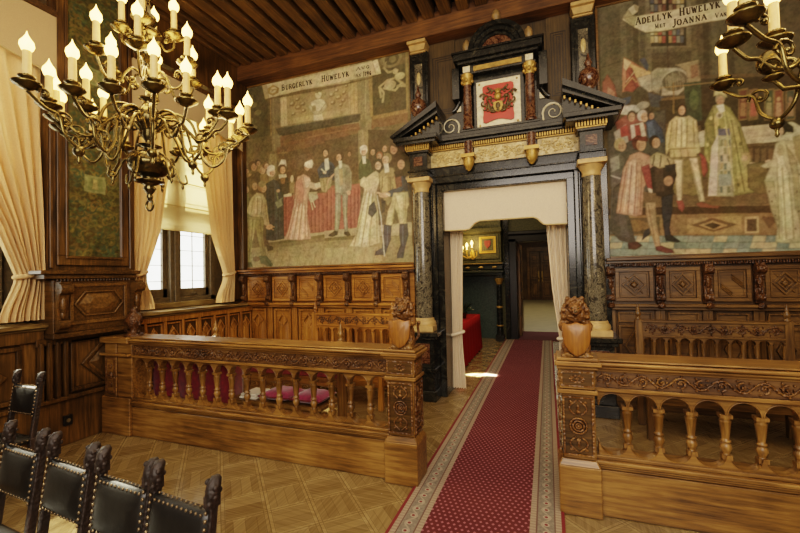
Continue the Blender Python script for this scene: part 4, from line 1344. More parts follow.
l 74 50 32 4 1137,3482 1153,3479
l 154 106 74 6 1137,3479 1138,3461
e 168 116 76 1113,3468 11,29
l 122 58 44 6 1131,3447 1149,3444
e 58 48 40 1197,3485 34,44
e 180 136 96 1210,3470 24,37
l 58 36 22 8 1192,3480 1202,3478
l 74 50 32 4 1212,3477 1222,3475
l 154 106 74 6 1212,3475 1212,3463
e 168 116 76 1196,3467 7,19
l 122 58 44 6 1208,3454 1220,3452
e 58 40 24 1185,3369 0,0
e 201 154 110 1185,3369 0,0
l 58 36 22 8 1185,3369 1185,3369
l 74 50 32 4 1185,3369 1185,3369
l 154 106 74 6 1185,3369 1185,3369
e 168 116 76 1185,3369 0,0
l 122 58 44 6 1185,3368 1185,3368
p 168 60 48 874,3376 952,3416 969,3274 884,3262
p 200 188 160 987,3399 1118,3411 1147,3248 995,3230
p 154 60 48 1028,3393 1083,3392 1100,3255 1038,3256
p 47 68 88 1153,3425 1237,3431 1317,3302 1331,3144 1211,3121 1161,3246
p 74 96 120 1159,3404 1213,3412 1241,3235 1186,3203
p 58 76 92 885,3729 1008,3748 988,3671 917,3635
e 176 154 96 867,3181 60,78
e 192 148 104 890,3156 42,64
l 58 36 22 8 858,3172 876,3170
l 74 50 32 4 893,3168 911,3165
l 154 106 74 7 893,3164 894,3144
e 168 116 76 865,3151 13,34
l 122 58 44 7 886,3128 907,3125
p 92 90 80 743,3063 872,3087 925,3000 889,2724 812,2531 778,2092 721,2095 759,2656
p 140 138 120 756,3021 850,3049 859,2887 772,2857
l 176 174 154 14 764,2809 855,2767
p 74 69 60 781,2654 868,2726 945,2281 1004,1961 832,2009 736,2134
p 87 82 74 814,2571 869,2526 938,2043 847,2048
p 184 138 106 894,2883 968,3034 1073,3068 1173,3008 1210,2886 1107,2622 1077,2310 1008,2292 800,2347 851,2647
p 204 162 132 952,2956 1037,3006 1055,2707 1022,2314 926,2330 921,2641
l 140 92 70 13 929,2879 889,2620 842,2360
l 140 92 70 13 986,2913 959,2621 926,2330
l 140 92 70 13 1041,2926 1021,2621 995,2317
l 140 92 70 13 1089,2900 1077,2625 1058,2351
l 220 184 152 10 964,2895 928,2630 885,2365
l 220 184 152 10 1021,2928 997,2627 967,2326
p 138 50 50 1085,2881 1170,2910 1203,2652 1213,2550 1160,2570 1104,2741
p 208 192 160 1148,2619 1214,2581 1213,2542 1153,2563
e 90 46 28 1066,3176 69,90
e 195 148 104 1093,3147 48,74
l 58 36 22 8 1056,3166 1076,3163
l 74 50 32 4 1097,3160 1117,3158
l 154 106 74 6 1097,3156 1098,3133
e 168 116 76 1064,3141 14,39
l 122 58 44 6 1088,3114 1112,3111
p 106 44 32 995,3230 1052,3262 1160,3223 1165,3175 1070,3196
p 44 36 32 1175,2851 1304,2914 1427,2860 1443,2743 1399,2594 1410,2524 1311,2486 1192,2536
p 66 53 44 1219,2846 1303,2867 1313,2564 1227,2564
p 168 152 104 1173,2989 1248,3038 1356,2985 1419,2919 1408,2855 1269,2840 1183,2897
l 60 52 36 13 1224,3002 1217,2944 1203,2887
l 60 52 36 13 1290,2993 1286,2926 1276,2859
l 60 52 36 13 1355,2947 1368,2910 1376,2874
e 44 30 20 1226,3171 53,71
e 192 146 104 1246,3148 38,59
l 58 36 22 8 1217,3163 1233,3160
l 74 50 32 4 1249,3158 1265,3156
l 154 106 74 6 1249,3155 1250,3136
e 168 116 76 1224,3143 11,31
l 122 58 44 6 1243,3122 1262,3119
e 168 124 88 1356,2683 45,57
p 36 36 42 1323,2873 1441,2878 1432,2802 1334,2794
p 106 84 56 1092,2585 1226,2552 1229,2435 1095,2447
p 176 142 98 1115,2445 1216,2448 1223,2222 1259,1917 1199,1912 1146,2149 1118,2307
l 138 106 68 13 1142,2423 1201,1951
p 44 46 56 1275,2497 1397,2525 1384,2326 1352,2136 1362,2028 1296,2024 1278,2295
p 44 46 56 1091,2113 1146,2149 1151,2071 1057,1989
p 36 36 42 1296,2039 1369,2050 1457,1969 1424,1956 1308,1984
p 106 52 48 1200,1920 1266,1932 1376,1874 1394,1835 1303,1838 1205,1873
p 74 44 40 915,1981 1012,1992 1072,1942 995,1890 919,1901
e 138 60 52 1476,2357 0,0
p 188 174 128 947,4720 1008,4811 1075,4855 1113,4820 1107,4756 1053,4724 1098,4700 1369,4689 1987,4668 2006,4673 2008,4451 1826,4462 1382,4463 1182,4486 1066,4576 947,4699
p 154 140 96 947,4720 1008,4811 1053,4729 1092,4699 1066,4576
p 138 124 82 1066,4857 1113,4820 1107,4756 1073,4790
p 106 92 56 1182,4486 1382,4463 1826,4462 2008,4451 2007,4439 1825,4448 1386,4447 1186,4467
l 90 74 40 6 947,4715 1060,4717 1106,4751
"""
# ================================================================== SETTING
def S(mb, name, mat, bevel=0): return mb.build(name, mat, bevel=bevel, kind='structure')
YW = 5.45      # face of the end wall
S(MB().box(-5.4, 4.2, -3, 5.95, -.12, 0), 'floor', floor_mat())
# ceiling boards above joists, cut away over nothing
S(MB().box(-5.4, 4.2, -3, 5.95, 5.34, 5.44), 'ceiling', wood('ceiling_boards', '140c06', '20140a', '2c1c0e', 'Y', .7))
k = 0; x = -4.83
for i in range(38):
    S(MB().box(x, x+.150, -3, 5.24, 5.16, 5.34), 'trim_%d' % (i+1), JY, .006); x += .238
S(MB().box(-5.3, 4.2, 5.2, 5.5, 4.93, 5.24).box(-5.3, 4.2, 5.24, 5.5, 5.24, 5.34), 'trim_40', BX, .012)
for a in ((-5.4, -1.32, 0), (.29, 4.2, 0), (-1.32, .29, 2.8)): S(MB().box(a[0], a[1], YW, 5.8, a[2], 5.34), 'wall_back', BZ)
S(MB().box(4.2, 4.3, -3, 5.8, 0, 5.34), 'wall_right', BZ)
S(MB().box(-5.4, 4.3, -3.1, -3, 0, 5.34), 'wall_rear', BZ)
# window wall: piers, aprons and heads round two tall openings
w = MB()
class _W:
    def box(s, *a): S(MB().box(*a), 'wall_left', DZ); return s
w = _W()
w.box(-5.3, -4.67, 2.49, 3.38, 0, 5.34)                       # pier
w.box(-5.3, -4.69, -3, 2.49, 0, 1.2).box(-5.3, -4.69, 3.38, 5.45, 0, 1.2)
w.box(-5.3, -4.74, -3, 2.49, 4.56, 5.34).box(-5.3, -4.74, 3.38, 5.45, 4.56, 5.34)
w.box(-5.3, -4.67, -3, .35, 1.2, 4.56).box(-5.3, -4.93, 5.2, 5.45, 1.2, 4.56)


def window(n, y0, y1):
    X = -5.12; zb, zt = 1.32, 4.56
    f = MB()
    f.box(X-.08, X+.06, y0, y0+.09, zb, zt).box(X-.08, X+.06, y1-.09, y1, zb, zt).box(X-.08, X+.06, y0, y1, zb, zb+.09).box(X-.08, X+.06, y0, y1, zt-.09, zt)
    f.box(X-.08, X+.07, y0, y1, 2.55, 2.66)
    f.box(X-.10, X+.0, y0-.5 if n == 1 else 3.38, y0, 1.2, 4.6).box(X-.10, X+.0, y1, y1+.25, 1.2, 4.6)
    mid = [(y0+y1)/2]
    for m in mid: f.box(X-.09, X+.09, m-.085, m+.085, zb, zt).box(X+.09, X+.115, m-.03, m+.03, zb, zt)
    wo = S(f, 'window_%d' % n, IRON, .006)
    ys = [y0]+mid+[y1]
    for i in range(2):
        a = ys[i]+(.09 if i == 0 else .085); b = ys[i+1]-(.09 if i == 1 else .085)
        for za, zc in ((zb+.09, 2.55), (2.66, zt-.09)):
            c = MB().box(X-.03, X+.02, a, a+.065, za, zc).box(X-.03, X+.02, b-.065, b, za, zc).box(X-.03, X+.02, a, b, za, za+.12).box(X-.03, X+.02, a, b, zc-.055, zc)
            if za < 2: c.tube([(X+.04, (a+b)/2-.05, za+.03), (X+.055, (a+b)/2, za+.045), (X+.04, (a+b)/2+.05, za+.03)], .008)
            sash = c.build('sash', IRON, wo, bevel=.004)
            g = MB().box(X-.012, X-.006, a+.05, b-.05, za+.05, zc-.05)
            g.build('pane', GLS, sash)
            l = MB(); nr = int((zc-za)/.28)
            for r in range(1, nr+1): l.box(X-.016, X-.002, a+.05, b-.05, za+r*(zc-za)/(nr+1)-.004, za+r*(zc-za)/(nr+1)+.004)
            l.box(X-.016, X-.002, (a+b)/2-.004, (a+b)/2+.004, za, zc); l.build('glazing_bars', IRON, sash)
window(1, .75, 2.32); window(2, 3.50, 5.0)
for n, (a, b) in enumerate(((-.2, 2.50), (3.40, 5.24))):
    S(MB().box(-5.1, -4.6, a, b, 1.215, 1.255).box(-5.1, -4.63, a, b, 1.19, 1.215).box(-5.08, -5.0, a, b, 1.255, 1.34), 'trim_%d' % (50+n), wood('window_sill_wood', '3c2c16', '6a5430', '94804e', 'Y', .3) if n == 0 else bpy.data.materials['window_sill_wood'], .008)

# ------------------------------------------------------------------ painted pier panel
t = thing('leather_wall_panel', 'tall panel of dark green and gold embossed leather between the two windows', 'wall panel', (-4.66, 2.93, 1.8))
art = scroll_art(2.66, 3.19, 1.9, 5.0, ['92 84 48', '66 70 44', '104 92 52', '62 74 56', '100 84 50', '72 78 50', '76 64 38', '60 66 48', '92 90 54'], 560, 5)
for zz in (2630, 3830):
    art += '\np 120 122 82 2815,%d 3034,%d 3034,%d 2815,%d' % (zz, zz, zz+190, zz+190)+'\np 104 108 70 2850,%d 3000,%d 3000,%d 2850,%d' % (zz+25, zz+25, zz+165, zz+165)+'\np 138 128 84 2895,%d 2955,%d 2945,%d 2905,%d' % (zz+40, zz+40, zz+150, zz+150)
paint_panel('leather_panel', vcol('embossed_leather', .5), art, 2.66, 3.19, 1.93, 4.95, 0, .009, '4a452a', t, .006, .3,
            flip=lambda x, y, z: (.012, x-4.66-2.93, z))
f = MB().frame(2.56, 3.29, 1.83, 5.05, 0, .10, .03).frame(2.63, 3.22, 1.9, 4.98, 0, .025, .045).box(2.50, 2.53, -.02, 0, 1.8, 5.16).box(3.31, 3.345, -.02, 0, 1.8, 5.16)
to_left_wall(f, -4.67).build('panel_frame', DZ, t, bevel=.006)

# ------------------------------------------------------------------ wainscot on the left wall
t = thing('pier_wainscot', 'dark oak pier panelling with a bracketed box cornice and lozenge panel', 'wall panelling', (-4.67, 2.93, 0))
c = MB()   # corbelled box
c.box(2.46, 3.24, -.14, 0, 1.15, 1.68).box(2.33, 3.31, -.20, 0, 1.735, 1.775).box(2.37, 3.29, -.17, 0, 1.69, 1.735).box(2.45, 3.26, -.16, 0, 1.10, 1.15)
for i in range(24): c.box(2.48+i*.031, 2.48+i*.031+.016, -.165, -.14, 1.665, 1.69)
to_left_wall(c, -4.67).build('cornice_box', DX, t, bevel=.005)
c = MB().frame(2.60, 3.18, 1.22, 1.64, -.14, .035, .015)
c2 = [(2.69, 1.43), (2.77, 1.53), (3.01, 1.53), (3.09, 1.43), (3.01, 1.33), (2.77, 1.33)]
pyramid(c, c2, -.14, .02)
for i in range(6):
    a = c2[i]; b = c2[(i+1) % 6]; k = 1.22; m = (2.89, 1.43)
    A = ((a[0]-m[0])*k+m[0], -.15, (a[1]-m[1])*k+m[1]); B = ((b[0]-m[0])*k+m[0], -.15, (b[1]-m[1])*k+m[1]); c.tube([A, B], .010, 5)
to_left_wall(c, -4.67).build('box_panel', RX, t, label='lighter elongated hexagon panel', bevel=.003)
for cy in (2.52, 3.27):
    c = MB(); bracket(c, cy, .09, -.14, 1.16, 1.66, .09); to_left_wall(c, -4.67).build('console_bracket', DX, t)
c = MB().box(2.38, 3.48, -.03, 0, .0, .46).box(2.38, 3.48, -.06, 0, .46, .50).box(2.38, 3.48, -.03, 0, 1.03, 1.1)
for q in (2.40, 2.47, 2.54, 2.61): c.box(q, q+.035, -.05, 0, .5, 1.06)
c.frame(2.68, 3.42, .52, 1.06, 0, .035, .03); lozenge(c, 3.02, .79, .24, .25, 0, .045, .03); pyramid(c, [(3.02, .95), (3.17, .79), (3.02, .63), (2.87, .79)], 0, .02)
to_left_wall(c, -4.67).build('dado_panel', DZ, t, bevel=.004)
t2 = thing('window_wainscot', 'dark oak dado under the left window behind the lone chair', 'wall panelling', (-4.69, 1.5, 0))
c = MB().box(-.2, 2.38, -.03, 0, 0, .46).box(-.2, 2.38, -.06, 0, .46, .50).box(-.2, 2.45, -.04, 0, 1.08, 1.2)
for i in range(3):
    a = 2.36-(i+1)*.78; c.frame(a, a+.70, .53, 1.06, 0, .04, .03); lozenge(c, a+.35, .79, .24, .23, 0, .045, .03)
to_left_wall(c, -4.69).build('dado_panel', DZ, t2, bevel=.004)
t = thing('wall_outlet', 'small black wall socket set in the dark skirting below the pier', 'socket', (-4.64, 2.70, .2))
MB().box(-4.64, -4.618, 2.60, 2.68, .20, .30).build('socket_plate', SOCK, t, bevel=.004)
MB().lathe([(.02, 0), (.02, .004)], 0, 0, 0, 10).xf(lambda x, y, z: (-4.618+z, 2.64+x, .25+y)).build('socket_face', IRON, t)
t3 = thing('window_wainscot', 'golden oak dado of small gothic panels under the window with the raised blind', 'wall panelling', (-4.69, 4.3, 0))
c = MB().box(3.44, 5.42, -.04, 0, 1.12, 1.19).box(3.44, 5.42, -.03, 0, 0, .3)
for i in range(7):
    a = 3.50+i*.272
    c.box(a-.02, a+.02, -.04, 0, .3, 1.12)
    c.frame(a+.02, a+.25, .34, 1.10, 0, .022, .022); pyramid(c, [(a+.06, .42), (a+.21, .42), (a+.21, .92), (a+.135, 1.06), (a+.06, .92)], 0, .02)
    lozenge(c, a+.135, .93, .075, .10, 0, .018, .028)
to_left_wall(c, -4.69).build('gothic_panels', GZ, t3, bevel=.003)

# ------------------------------------------------------------------ wainscot on the back wall
def back_wainscot(xs, x0, x1, MX, MZ, MC, label, lower):
    t = thing('wainscot', label, 'wall panelling', ((x0+x1)/2, YW, 0))
    c = MB().box(x0, x1, YW-.16, YW, 1.765, 1.80).box(x0, x1, YW-.12, YW, 1.73, 1.765).box(x0, x1, YW-.10, YW, 1.18, 1.22)
    c.box(x0, x1, YW-.14, YW, 1.215, 1.25)
    c.build('cornice', MX, t, bevel=.006)
    c = MB().box(x0, x1, YW-.03, YW, 0, 1.76).box(x0, x1, YW-.05, YW, 0, .28); c.build('back_boarding', MX, t)
    d = MB(); a = x0+.02
    while a < x1-.03: d.box(a, a+.012, YW-.11, YW-.08, 1.70, 1.728); a += .024
    d.box(x0, x1, YW-.09, YW, 1.695, 1.73); d.build('dentil_band', MC, t)
    for x in xs:
        b = MB(); bracket(b, x, .075, YW-.05, 1.255, 1.70, .09); b.ell(x, YW-.13, 1.235, .045, .035, .035, 8, 5); b.build('console_bracket', MC, t)
    ed = [x0]+list(xs)+[x1]; pat = 0
    for i in range(len(ed)-1):
        a, b = ed[i]+.05, ed[i+1]-.05
        if b-a < .15: continue
        p = MB(); p.box(a, b, YW-.05, YW-.02, 1.27, 1.68)
        # mitred raised frame then the ornament
        p.frame(a+.01, b-.01, 1.28, 1.67, YW-.05, .04, .02); p.frame(a+.055, b-.055, 1.325, 1.625, YW-.05, .02, .01)
        cx, cz, rx = (a+b)/2, 1.475, min(.13, (b-a)/2-.07)
        if pat % 3 == 2:
            for s in (-1, 1):
                for q in range(3): p.tube([(cx+s*.05-.05, YW-.058, cz+s*.05+.03+.022*q-.02), (cx+s*.05+.05, YW-.058, cz+s*.05-.07+.022*q-.02)], .009, 5)
        else:
            lozenge(p, cx, cz, rx, .13, YW-.05, .022, .018); lozenge(p, cx, cz, rx*.6, .08, YW-.05, .018, .014)
            pyramid(p, [(cx, cz+.045), (cx+rx*.35, cz), (cx, cz-.045), (cx-rx*.35, cz)], YW-.05, .02)
            p.tube([(cx-rx*.7, YW-.055, cz+.1), (cx+rx*.7, YW-.055, cz-.1)], .008, 5); 
        p.build('upper_panel', MX, t, bevel=.003); pat += 1
        l = MB()
        l.box(a-.05, a+.0, YW-.06, YW-.02, .28, 1.18).box(b, b+.05, YW-.06, YW-.02, .28, 1.18)
        for s in range(3): l.box(a+.01+s*.016, a+.018+s*.016, YW-.045, YW-.03, .3, 1.17)
        if lower == 'gothic':
            l.frame(a+.03, b-.03, .32, 1.15, YW-.03, .03, .03)
            pyramid(l, [(a+.09, .4), (b-.09, .4), (b-.09, .92), ((a+b)/2, 1.08), (a+.09, .92)], YW-.03, .022)
            lozenge(l, (a+b)/2, .96, (b-a)/2-.10, .12, YW-.03, .02, .03)
        else:
            l.frame(a+.03, b-.03, .32, 1.0, YW-.03, .03, .03); l.frame(a+.03, b-.03, 1.03, 1.15, YW-.03, .02, .025); lozenge(l, (a+b)/2, .75, (b-a)/2-.09, .2, YW-.03, .02, .03)
        l.build('lower_panel', MZ, t, bevel=.003)
    return t
back_wainscot([-4.80, -4.30, -3.82, -3.33, -2.84, -2.36, -1.90], -4.90, -1.76, GX, GZ, GC, 'golden oak wainscot with carved brackets below the civil wedding mural', 'gothic')
back_wainscot([.70, 1.215, 1.675, 2.135, 2.6, 3.06, 3.52], .66, 3.9, RX, RZ, RC, 'russet oak wainscot with carved brackets below the bishop mural', 'plain')
# corner post
t = thing('corner_pilaster', 'dark wooden corner post beside the civil wedding mural', 'pilaster', (-4.93, 5.36, 0))
MB().box(-4.93, -4.78, 5.33, 5.45, 1.80, 4.93).box(-4.93, -4.89, 5.20, 5.45, 1.3, 4.93).build('shaft', DZ, t, bevel=.01)
MB().box(-4.95, -4.76, 5.29, 5.45, 4.80, 4.92).box(-4.94, -4.77, 5.31, 5.45, 4.72, 4.80).build('cap', BX, t, bevel=.01)

# ------------------------------------------------------------------ murals
MV = vcol('mural_paint', .8)
t = thing('mural', 'painted mural of a civil wedding at a red table, left of the doorway', 'mural', (-3.3, YW-.01, 1.82))
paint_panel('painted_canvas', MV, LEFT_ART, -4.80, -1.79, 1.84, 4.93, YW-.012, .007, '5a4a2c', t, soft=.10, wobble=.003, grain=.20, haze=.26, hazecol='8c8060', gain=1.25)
MB().frame(-4.82, -1.77, 1.81, 4.94, YW, .03, .035).build('mural_frame', OX, t, bevel=.005)
INK = plain('letter_ink', '3c3018', .8, 0, .2)
yl = YW-.0135
for a in (('BURGERLYK', -4.03, -3.43, 4.745, .092), ('HUWELYK', -3.27, -2.77, 4.745, .092), ('AN', -2.67, -2.575, 4.70, .05), ('1796', -2.545, -2.40, 4.69, .072), ('AVG', -2.66, -2.42, 4.80, .05)): letter_quads(MB(), *a, yl).build('lettering', INK, t)
t = thing('mural', 'painted mural of a bishop blessing a bride, right of the doorway', 'mural', (2.2, YW-.01, 1.80))
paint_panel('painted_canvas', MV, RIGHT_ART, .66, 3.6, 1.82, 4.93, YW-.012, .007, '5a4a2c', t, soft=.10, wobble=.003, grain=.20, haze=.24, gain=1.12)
MB().frame(.64, 3.62, 1.79, 4.94, YW, .03, .035).build('mural_frame', RX, t, bevel=.005)
for a in (('ADELLYK', 1.085, 1.465, 4.60, .085), ('HUWELYK', 1.53, 1.93, 4.60, .085), ('MET', 1.28, 1.395, 4.51, .05), ('JOANNA', 1.455, 1.80, 4.495, .078), ('VAN', 1.87, 1.98, 4.49, .05)): letter_quads(MB(), *a, yl).build('lettering', INK, t)
# ================================================================== MARBLE DOORWAY
CX = -.53
URN = plain('dull_gilt_urn', '8a6e42', .5, 0, .35, 25)
def portal():
    t = thing('marble_doorway', 'monumental black marble door surround with columns and coat of arms', 'doorway', (CX, 5.2, 0))
    fr = MB()
    for s in (-1, 1):
        def bx(a, b, y0, y1, z0, z1):
            A, B = sorted((CX+s*a, CX+s*b)); fr.box(A, B, y0, y1, z0, z1)
        bx(.775, .86, 5.24, 5.80, 0, 2.80); bx(.86, .93, 5.20, 5.5, 0, 2.95); bx(.93, 1.0, 5.24, 5.5, 0, 3.05); bx(.90, .915, 5.185, 5.24, .3, 2.9)
        bx(1.0, 1.24, 5.34, 5.46, 0, 3.1)
    fr.box(CX-.86, CX+.86, 5.24, 5.78, 2.78, 2.87).box(CX-.95, CX+.95, 5.18, 5.5, 2.87, 2.97).box(CX-1.0, CX+1.0, 5.22, 5.5, 2.97, 3.09).box(CX-.93, CX+.93, 5.165, 5.2, 2.955, 2.975)
    fr.build('door_frame', BLK, t, bevel=.008)
    for s in (-1, 1):
        cx = CX+s*1.045; cy = 5.16
        ped = MB().box(cx-.19, cx+.19, cy-.19, 5.45, 0, .14).box(cx-.165, cx+.165, cy-.165, 5.45, .14, .38).box(cx-.19, cx+.19, cy-.19, 5.45, .38, .43)
        ped.box(cx-.16, cx+.16, cy-.16, 5.45, .43, .80).box(cx-.20, cx+.20, cy-.20, 5.45, .80, .845).box(cx-.235, cx+.235, cy-.235, 5.45, .845, .90)
        p = ped.build('pedestal', BLK, t, bevel=.008)
        MB().box(cx-.11, cx+.11, cy-.172, cy-.155, .49, .75).build('marble_inlay', RED, p, label='red and white marble inlay')
        b = MB().box(cx-.155, cx+.155, cy-.155, cy+.155, .90, .975).lathe([(.15, .975), (.155, 1.0), (.145, 1.03), (.128, 1.045), (.132, 1.06), (.118, 1.075)], cx, cy, 0, 24)
        b.build('column_base', GST, t, label='gilt square base of a column', bevel=.006)
        MB().lathe([(.115, 1.07), (.117, 1.4), (.113, 2.2), (.098, 2.78)], cx, cy, 0, 28).build('column_shaft', GRY, t, label='polished veined grey shaft')
        MB().lathe([(.10, 2.76), (.108, 2.775), (.10, 2.79), (.104, 2.82), (.125, 2.855), (.14, 2.89)], cx, cy, 0, 24).box(cx-.155, cx+.155, cy-.155, cy+.155, 2.89, 2.945).build('capital', GST, t, label='gilt capital', bevel=.005)
        eb = MB().box(cx-.135, cx+.135, cy-.135, 5.45, 2.945, 3.02).box(cx-.15, cx+.15, cy-.15, 5.45, 3.02, 3.04).box(cx-.125, cx+.125, cy-.125, 5.45, 3.04, 3.27).box(cx-.15, cx+.15, cy-.15, 5.45, 3.27, 3.30)
        eb.box(cx-.27, cx+.27, cy-.235, 5.45, 3.37, 3.41).box(cx-.30, cx+.30, cy-.27, 5.45, 3.41, 3.465)
        # broken raking pediment
        o = cx+s*.33; i_ = CX+s*.75
        eb.prism([(o, 3.465), (i_, 3.80), (i_, 3.88), (o+s*.02, 3.50)], 'Y', 4.90, 5.44).prism([(o-s*.06, 3.465), (i_, 3.74), (i_, 3.80), (o-s*.0, 3.465)], 'Y', 4.95, 5.44)
        eb.prism([(o-s*.2, 3.465), (i_, 3.465), (i_, 3.74)], 'Y', 5.05, 5.44)
        e = eb.build('entablature_block', BLK, t, bevel=.005)
        MB().box(cx-.06, cx+.06, cy-.135, cy-.12, 3.10, 3.22).build('marble_inlay', RED, e, label='square red marble inlay')
        d = MB().box(cx-.16, cx+.16, cy-.16, 5.45, 3.30, 3.315)
        for q in range(11): d.box(cx-.165+q*.031, cx-.165+q*.031+.018, cy-.18, cy-.14, 3.315, 3.365)
        for q in range(7):
            zz = 3.49+q*.033; xx = (o-s*.22)+(i_-(o-s*.22))*(q+.6)/7; d.box(xx-.010, xx+.010, 5.0, 5.06, zz-.012, zz+.022)
        d.build('dentil_course', GLD, e, label='gilt dentils')
        # ball finial behind
        fn = MB().lathe([(.06, 0), (.06, .04), (.035, .07), (.08, .11), (.11, .18), (.112, .22), (.09, .29), (.04, .325), (.03, .35), (.045, .38), (.02, .44), (.008, .50)], CX+s*1.045, 5.10, 3.70, 18)
        fn.build('ball_finial', RED, t, label='red brown marble ball finial')
    # entablature between the columns
    m = MB().box(CX-.93, CX+.93, 5.25, 5.45, 3.09, 3.32).box(CX-.93, CX+.93, 5.14, 5.45, 3.375, 3.41).box(CX-.93, CX+.93, 5.10, 5.45, 3.41, 3.45).box(CX-.90, CX+.90, 5.12, 5.45, 3.45, 3.50)
    m.build('cornice', BLK, t, bevel=.005)
    d = MB().box(CX-.92, CX+.92, 5.20, 5.3, 3.315, 3.33)
    for q in range(62): d.box(CX-.915+q*.0297, CX-.915+q*.0297+.017, 5.165, 5.21, 3.33, 3.372)
    d.build('dentil_course', GLD, t, label='gilt dentils')
    for a, b in ((-.92, -.46), (-.33, .33), (.46, .92)):
        f = MB().box(CX+a, CX+b, 5.225, 5.26, 3.105, 3.31); scroll_relief(f, CX+a+.02, CX+b-.02, 3.12, 3.30, 5.225, .012, .16, .008); f.build('frieze_panel', IVR, t, label='ivory marble scrollwork panel')
    for s in (-1, 1):
        x = CX+s*.39; f = MB().box(x-.05, x+.05, 5.13, 5.25, 3.19, 3.375); f.lathe([(.045, 3.19), (.045, 3.37)], x, 5.13, 0, 12); pd = f.build('corbel', RED, t)
        MB().box(x-.085, x+.085, 5.05, 5.25, 3.15, 3.195).lathe([(.012, 2.98), (.04, 3.01), (.066, 3.06), (.07, 3.13), (.07, 3.155)], x, 5.13, 0, 12).ell(x-.02, 5.08, 3.10, .02, .015, .03).ell(x+.02, 5.08, 3.10, .02, .015, .03).build('gilt_pendant', GLD, pd, label='gilt mask pendant')
    # aedicule with arms
    ab = MB().box(CX-.50, CX+.50, 5.12, 5.45, 3.50, 3.53).box(CX-.32, CX+.32, 5.22, 5.45, 3.53, 4.28).box(CX-.47, CX+.47, 5.30, 5.45, 3.53, 4.28)
    ab.box(CX-.47, CX+.47, 5.12, 5.45, 4.24, 4.27).box(CX-.45, CX+.45, 5.15, 5.45, 4.27, 4.38).box(CX-.50, CX+.50, 5.10, 5.45, 4.38, 4.42).box(CX-.55, CX+.55, 5.06, 5.45, 4.42, 4.50).box(CX-.57, CX+.57, 5.04, 5.45, 4.50, 4.525)
    seg = 18
    for r0, r1, yf in ((.30, .36, 5.10), (.245, .30, 5.14), (.21, .245, 5.18)):
        pl = [(CX+r1*math.cos(PI*i/seg), 4.52+r1*math.sin(PI*i/seg)*.97) for i in range(seg+1)]; pi_ = [(CX+r0*math.cos(PI*i/seg), 4.52+r0*math.sin(PI*i/seg)*.97) for i in range(seg+1)]
        v = [(p[0], yf, p[1]) for p in pl]+[(p[0], yf, p[1]) for p in pi_]+[(p[0], 5.45, p[1]) for p in pl]+[(p[0], 5.45, p[1]) for p in pi_]; n = seg+1; fs = []
        for i in range(seg): fs += [(i, i+1, n+i+1, n+i), (i, 2*n+i, 2*n+i+1, i+1), (n+i, n+i+1, 3*n+i+1, 3*n+i)]
        ab.add(v, fs)
    for s in (-1, 1): ab.box(*(sorted((CX+s*.50, CX+s*.60))), 5.2, 5.45, 3.98, 4.40)
    a = ab.build('aedicule', BLK, t, bevel=.004)
    MB().prism([(CX+.21*math.cos(PI*i/16), 4.52+.20*math.sin(PI*i/16)) for i in range(17)], 'Y', 5.2, 5.44).build('arched_inlay', RED, a, label='red marble lunette')
    g = MB().box(CX-.30, CX+.30, 5.138, 5.16, 4.285, 4.345)
    for q in range(20): g.box(CX-.10+q*.013, CX-.10+q*.013+.006, 5.13, 5.14, 4.29, 4.34)
    g.build('gilt_band', GLD, a)
    for s in (-1, 1):
        x = CX+s*.39
        q = MB().lathe([(.075, 3.53), (.075, 3.56), (.06, 3.58), (.057, 3.9), (.052, 4.12)], x, 5.17, 0, 18); cs = q.build('small_column', RED, t, label='small red marble column')
        q = MB().lathe([(.05, 4.11), (.06, 4.13), (.055, 4.15), (.08, 4.22), (.085, 4.25)], x, 5.17, 0, 12)
        for k in range(8): q.ell(x+.065*math.cos(k*PI/4), 5.17+.065*math.sin(k*PI/4), 4.17+.04*(k % 2), .022, .022, .03, 6, 5)
        q.build('capital', GLD, cs)
        MB().frame(x-.045, x+.045, 4.285, 4.36, 5.15, .014, .012).box(x-.03, x+.03, 5.14, 5.15, 4.30, 4.345).build('inlay', PAL, a, label='framed inlay square')
        MB().lathe([(.04, 0), (.04, .02), (.022, .04), (.045, .07), (.055, .12), (.045, .17), (.018, .21)], x, 5.2, 4.525, 12).build('urn_finial', URN, t, label='gilt urn finial')
        # volute wings
        v = MB().prism([(CX+s*.47, 3.50), (CX+s*.84, 3.50), (CX+s*.84, 3.58), (CX+s*.78, 3.72), (CX+s*.66, 3.80), (CX+s*.55, 3.84), (CX+s*.50, 3.95), (CX+s*.47, 3.98)], 'Y', 5.30, 5.44)
        vo = v.build('volute', BLK, t, bevel=.006)
        sp = [(CX+s*(.655+.125*(1-k/26)*math.cos(k*.42+PI)), 5.292, 3.65+.125*(1-k/26)*math.sin(-(k*.42+PI))) for k in range(24)]
        MB().tube([(CX+s*.54, 5.292, 3.54)]+sp, [.016]+[.019*(1-k/40) for k in range(24)], 6, .5).prism([(CX+s*.50, 3.84), (CX+s*.56, 3.84), (CX+s*.50, 3.92)], 'Y', 5.28, 5.30).build('scroll_inlay', PAL, vo, label='white marble spiral')
        v = MB().tube([(CX+s*(.52+.10*k/10), 5.30, 3.98-.12*math.sin(k/10*PI/2)) for k in range(11)], .03, 6); v.build('wing_scroll', BLK, vo)
    MB().lathe([(.04, 0), (.04, .02), (.022, .04), (.055, .08), (.06, .12), (.04, .17), (.014, .20)], CX, 5.2, 4.855, 12).build('urn_finial', URN, t, label='topmost gilt urn finial')
    # coat of arms
    pn = MB().box(CX-.275, CX+.275, 5.19, 5.22, 3.53, 4.145).build('arms_panel', PAL, t, label='white marble panel of the coat of arms', bevel=.004)
    out = []
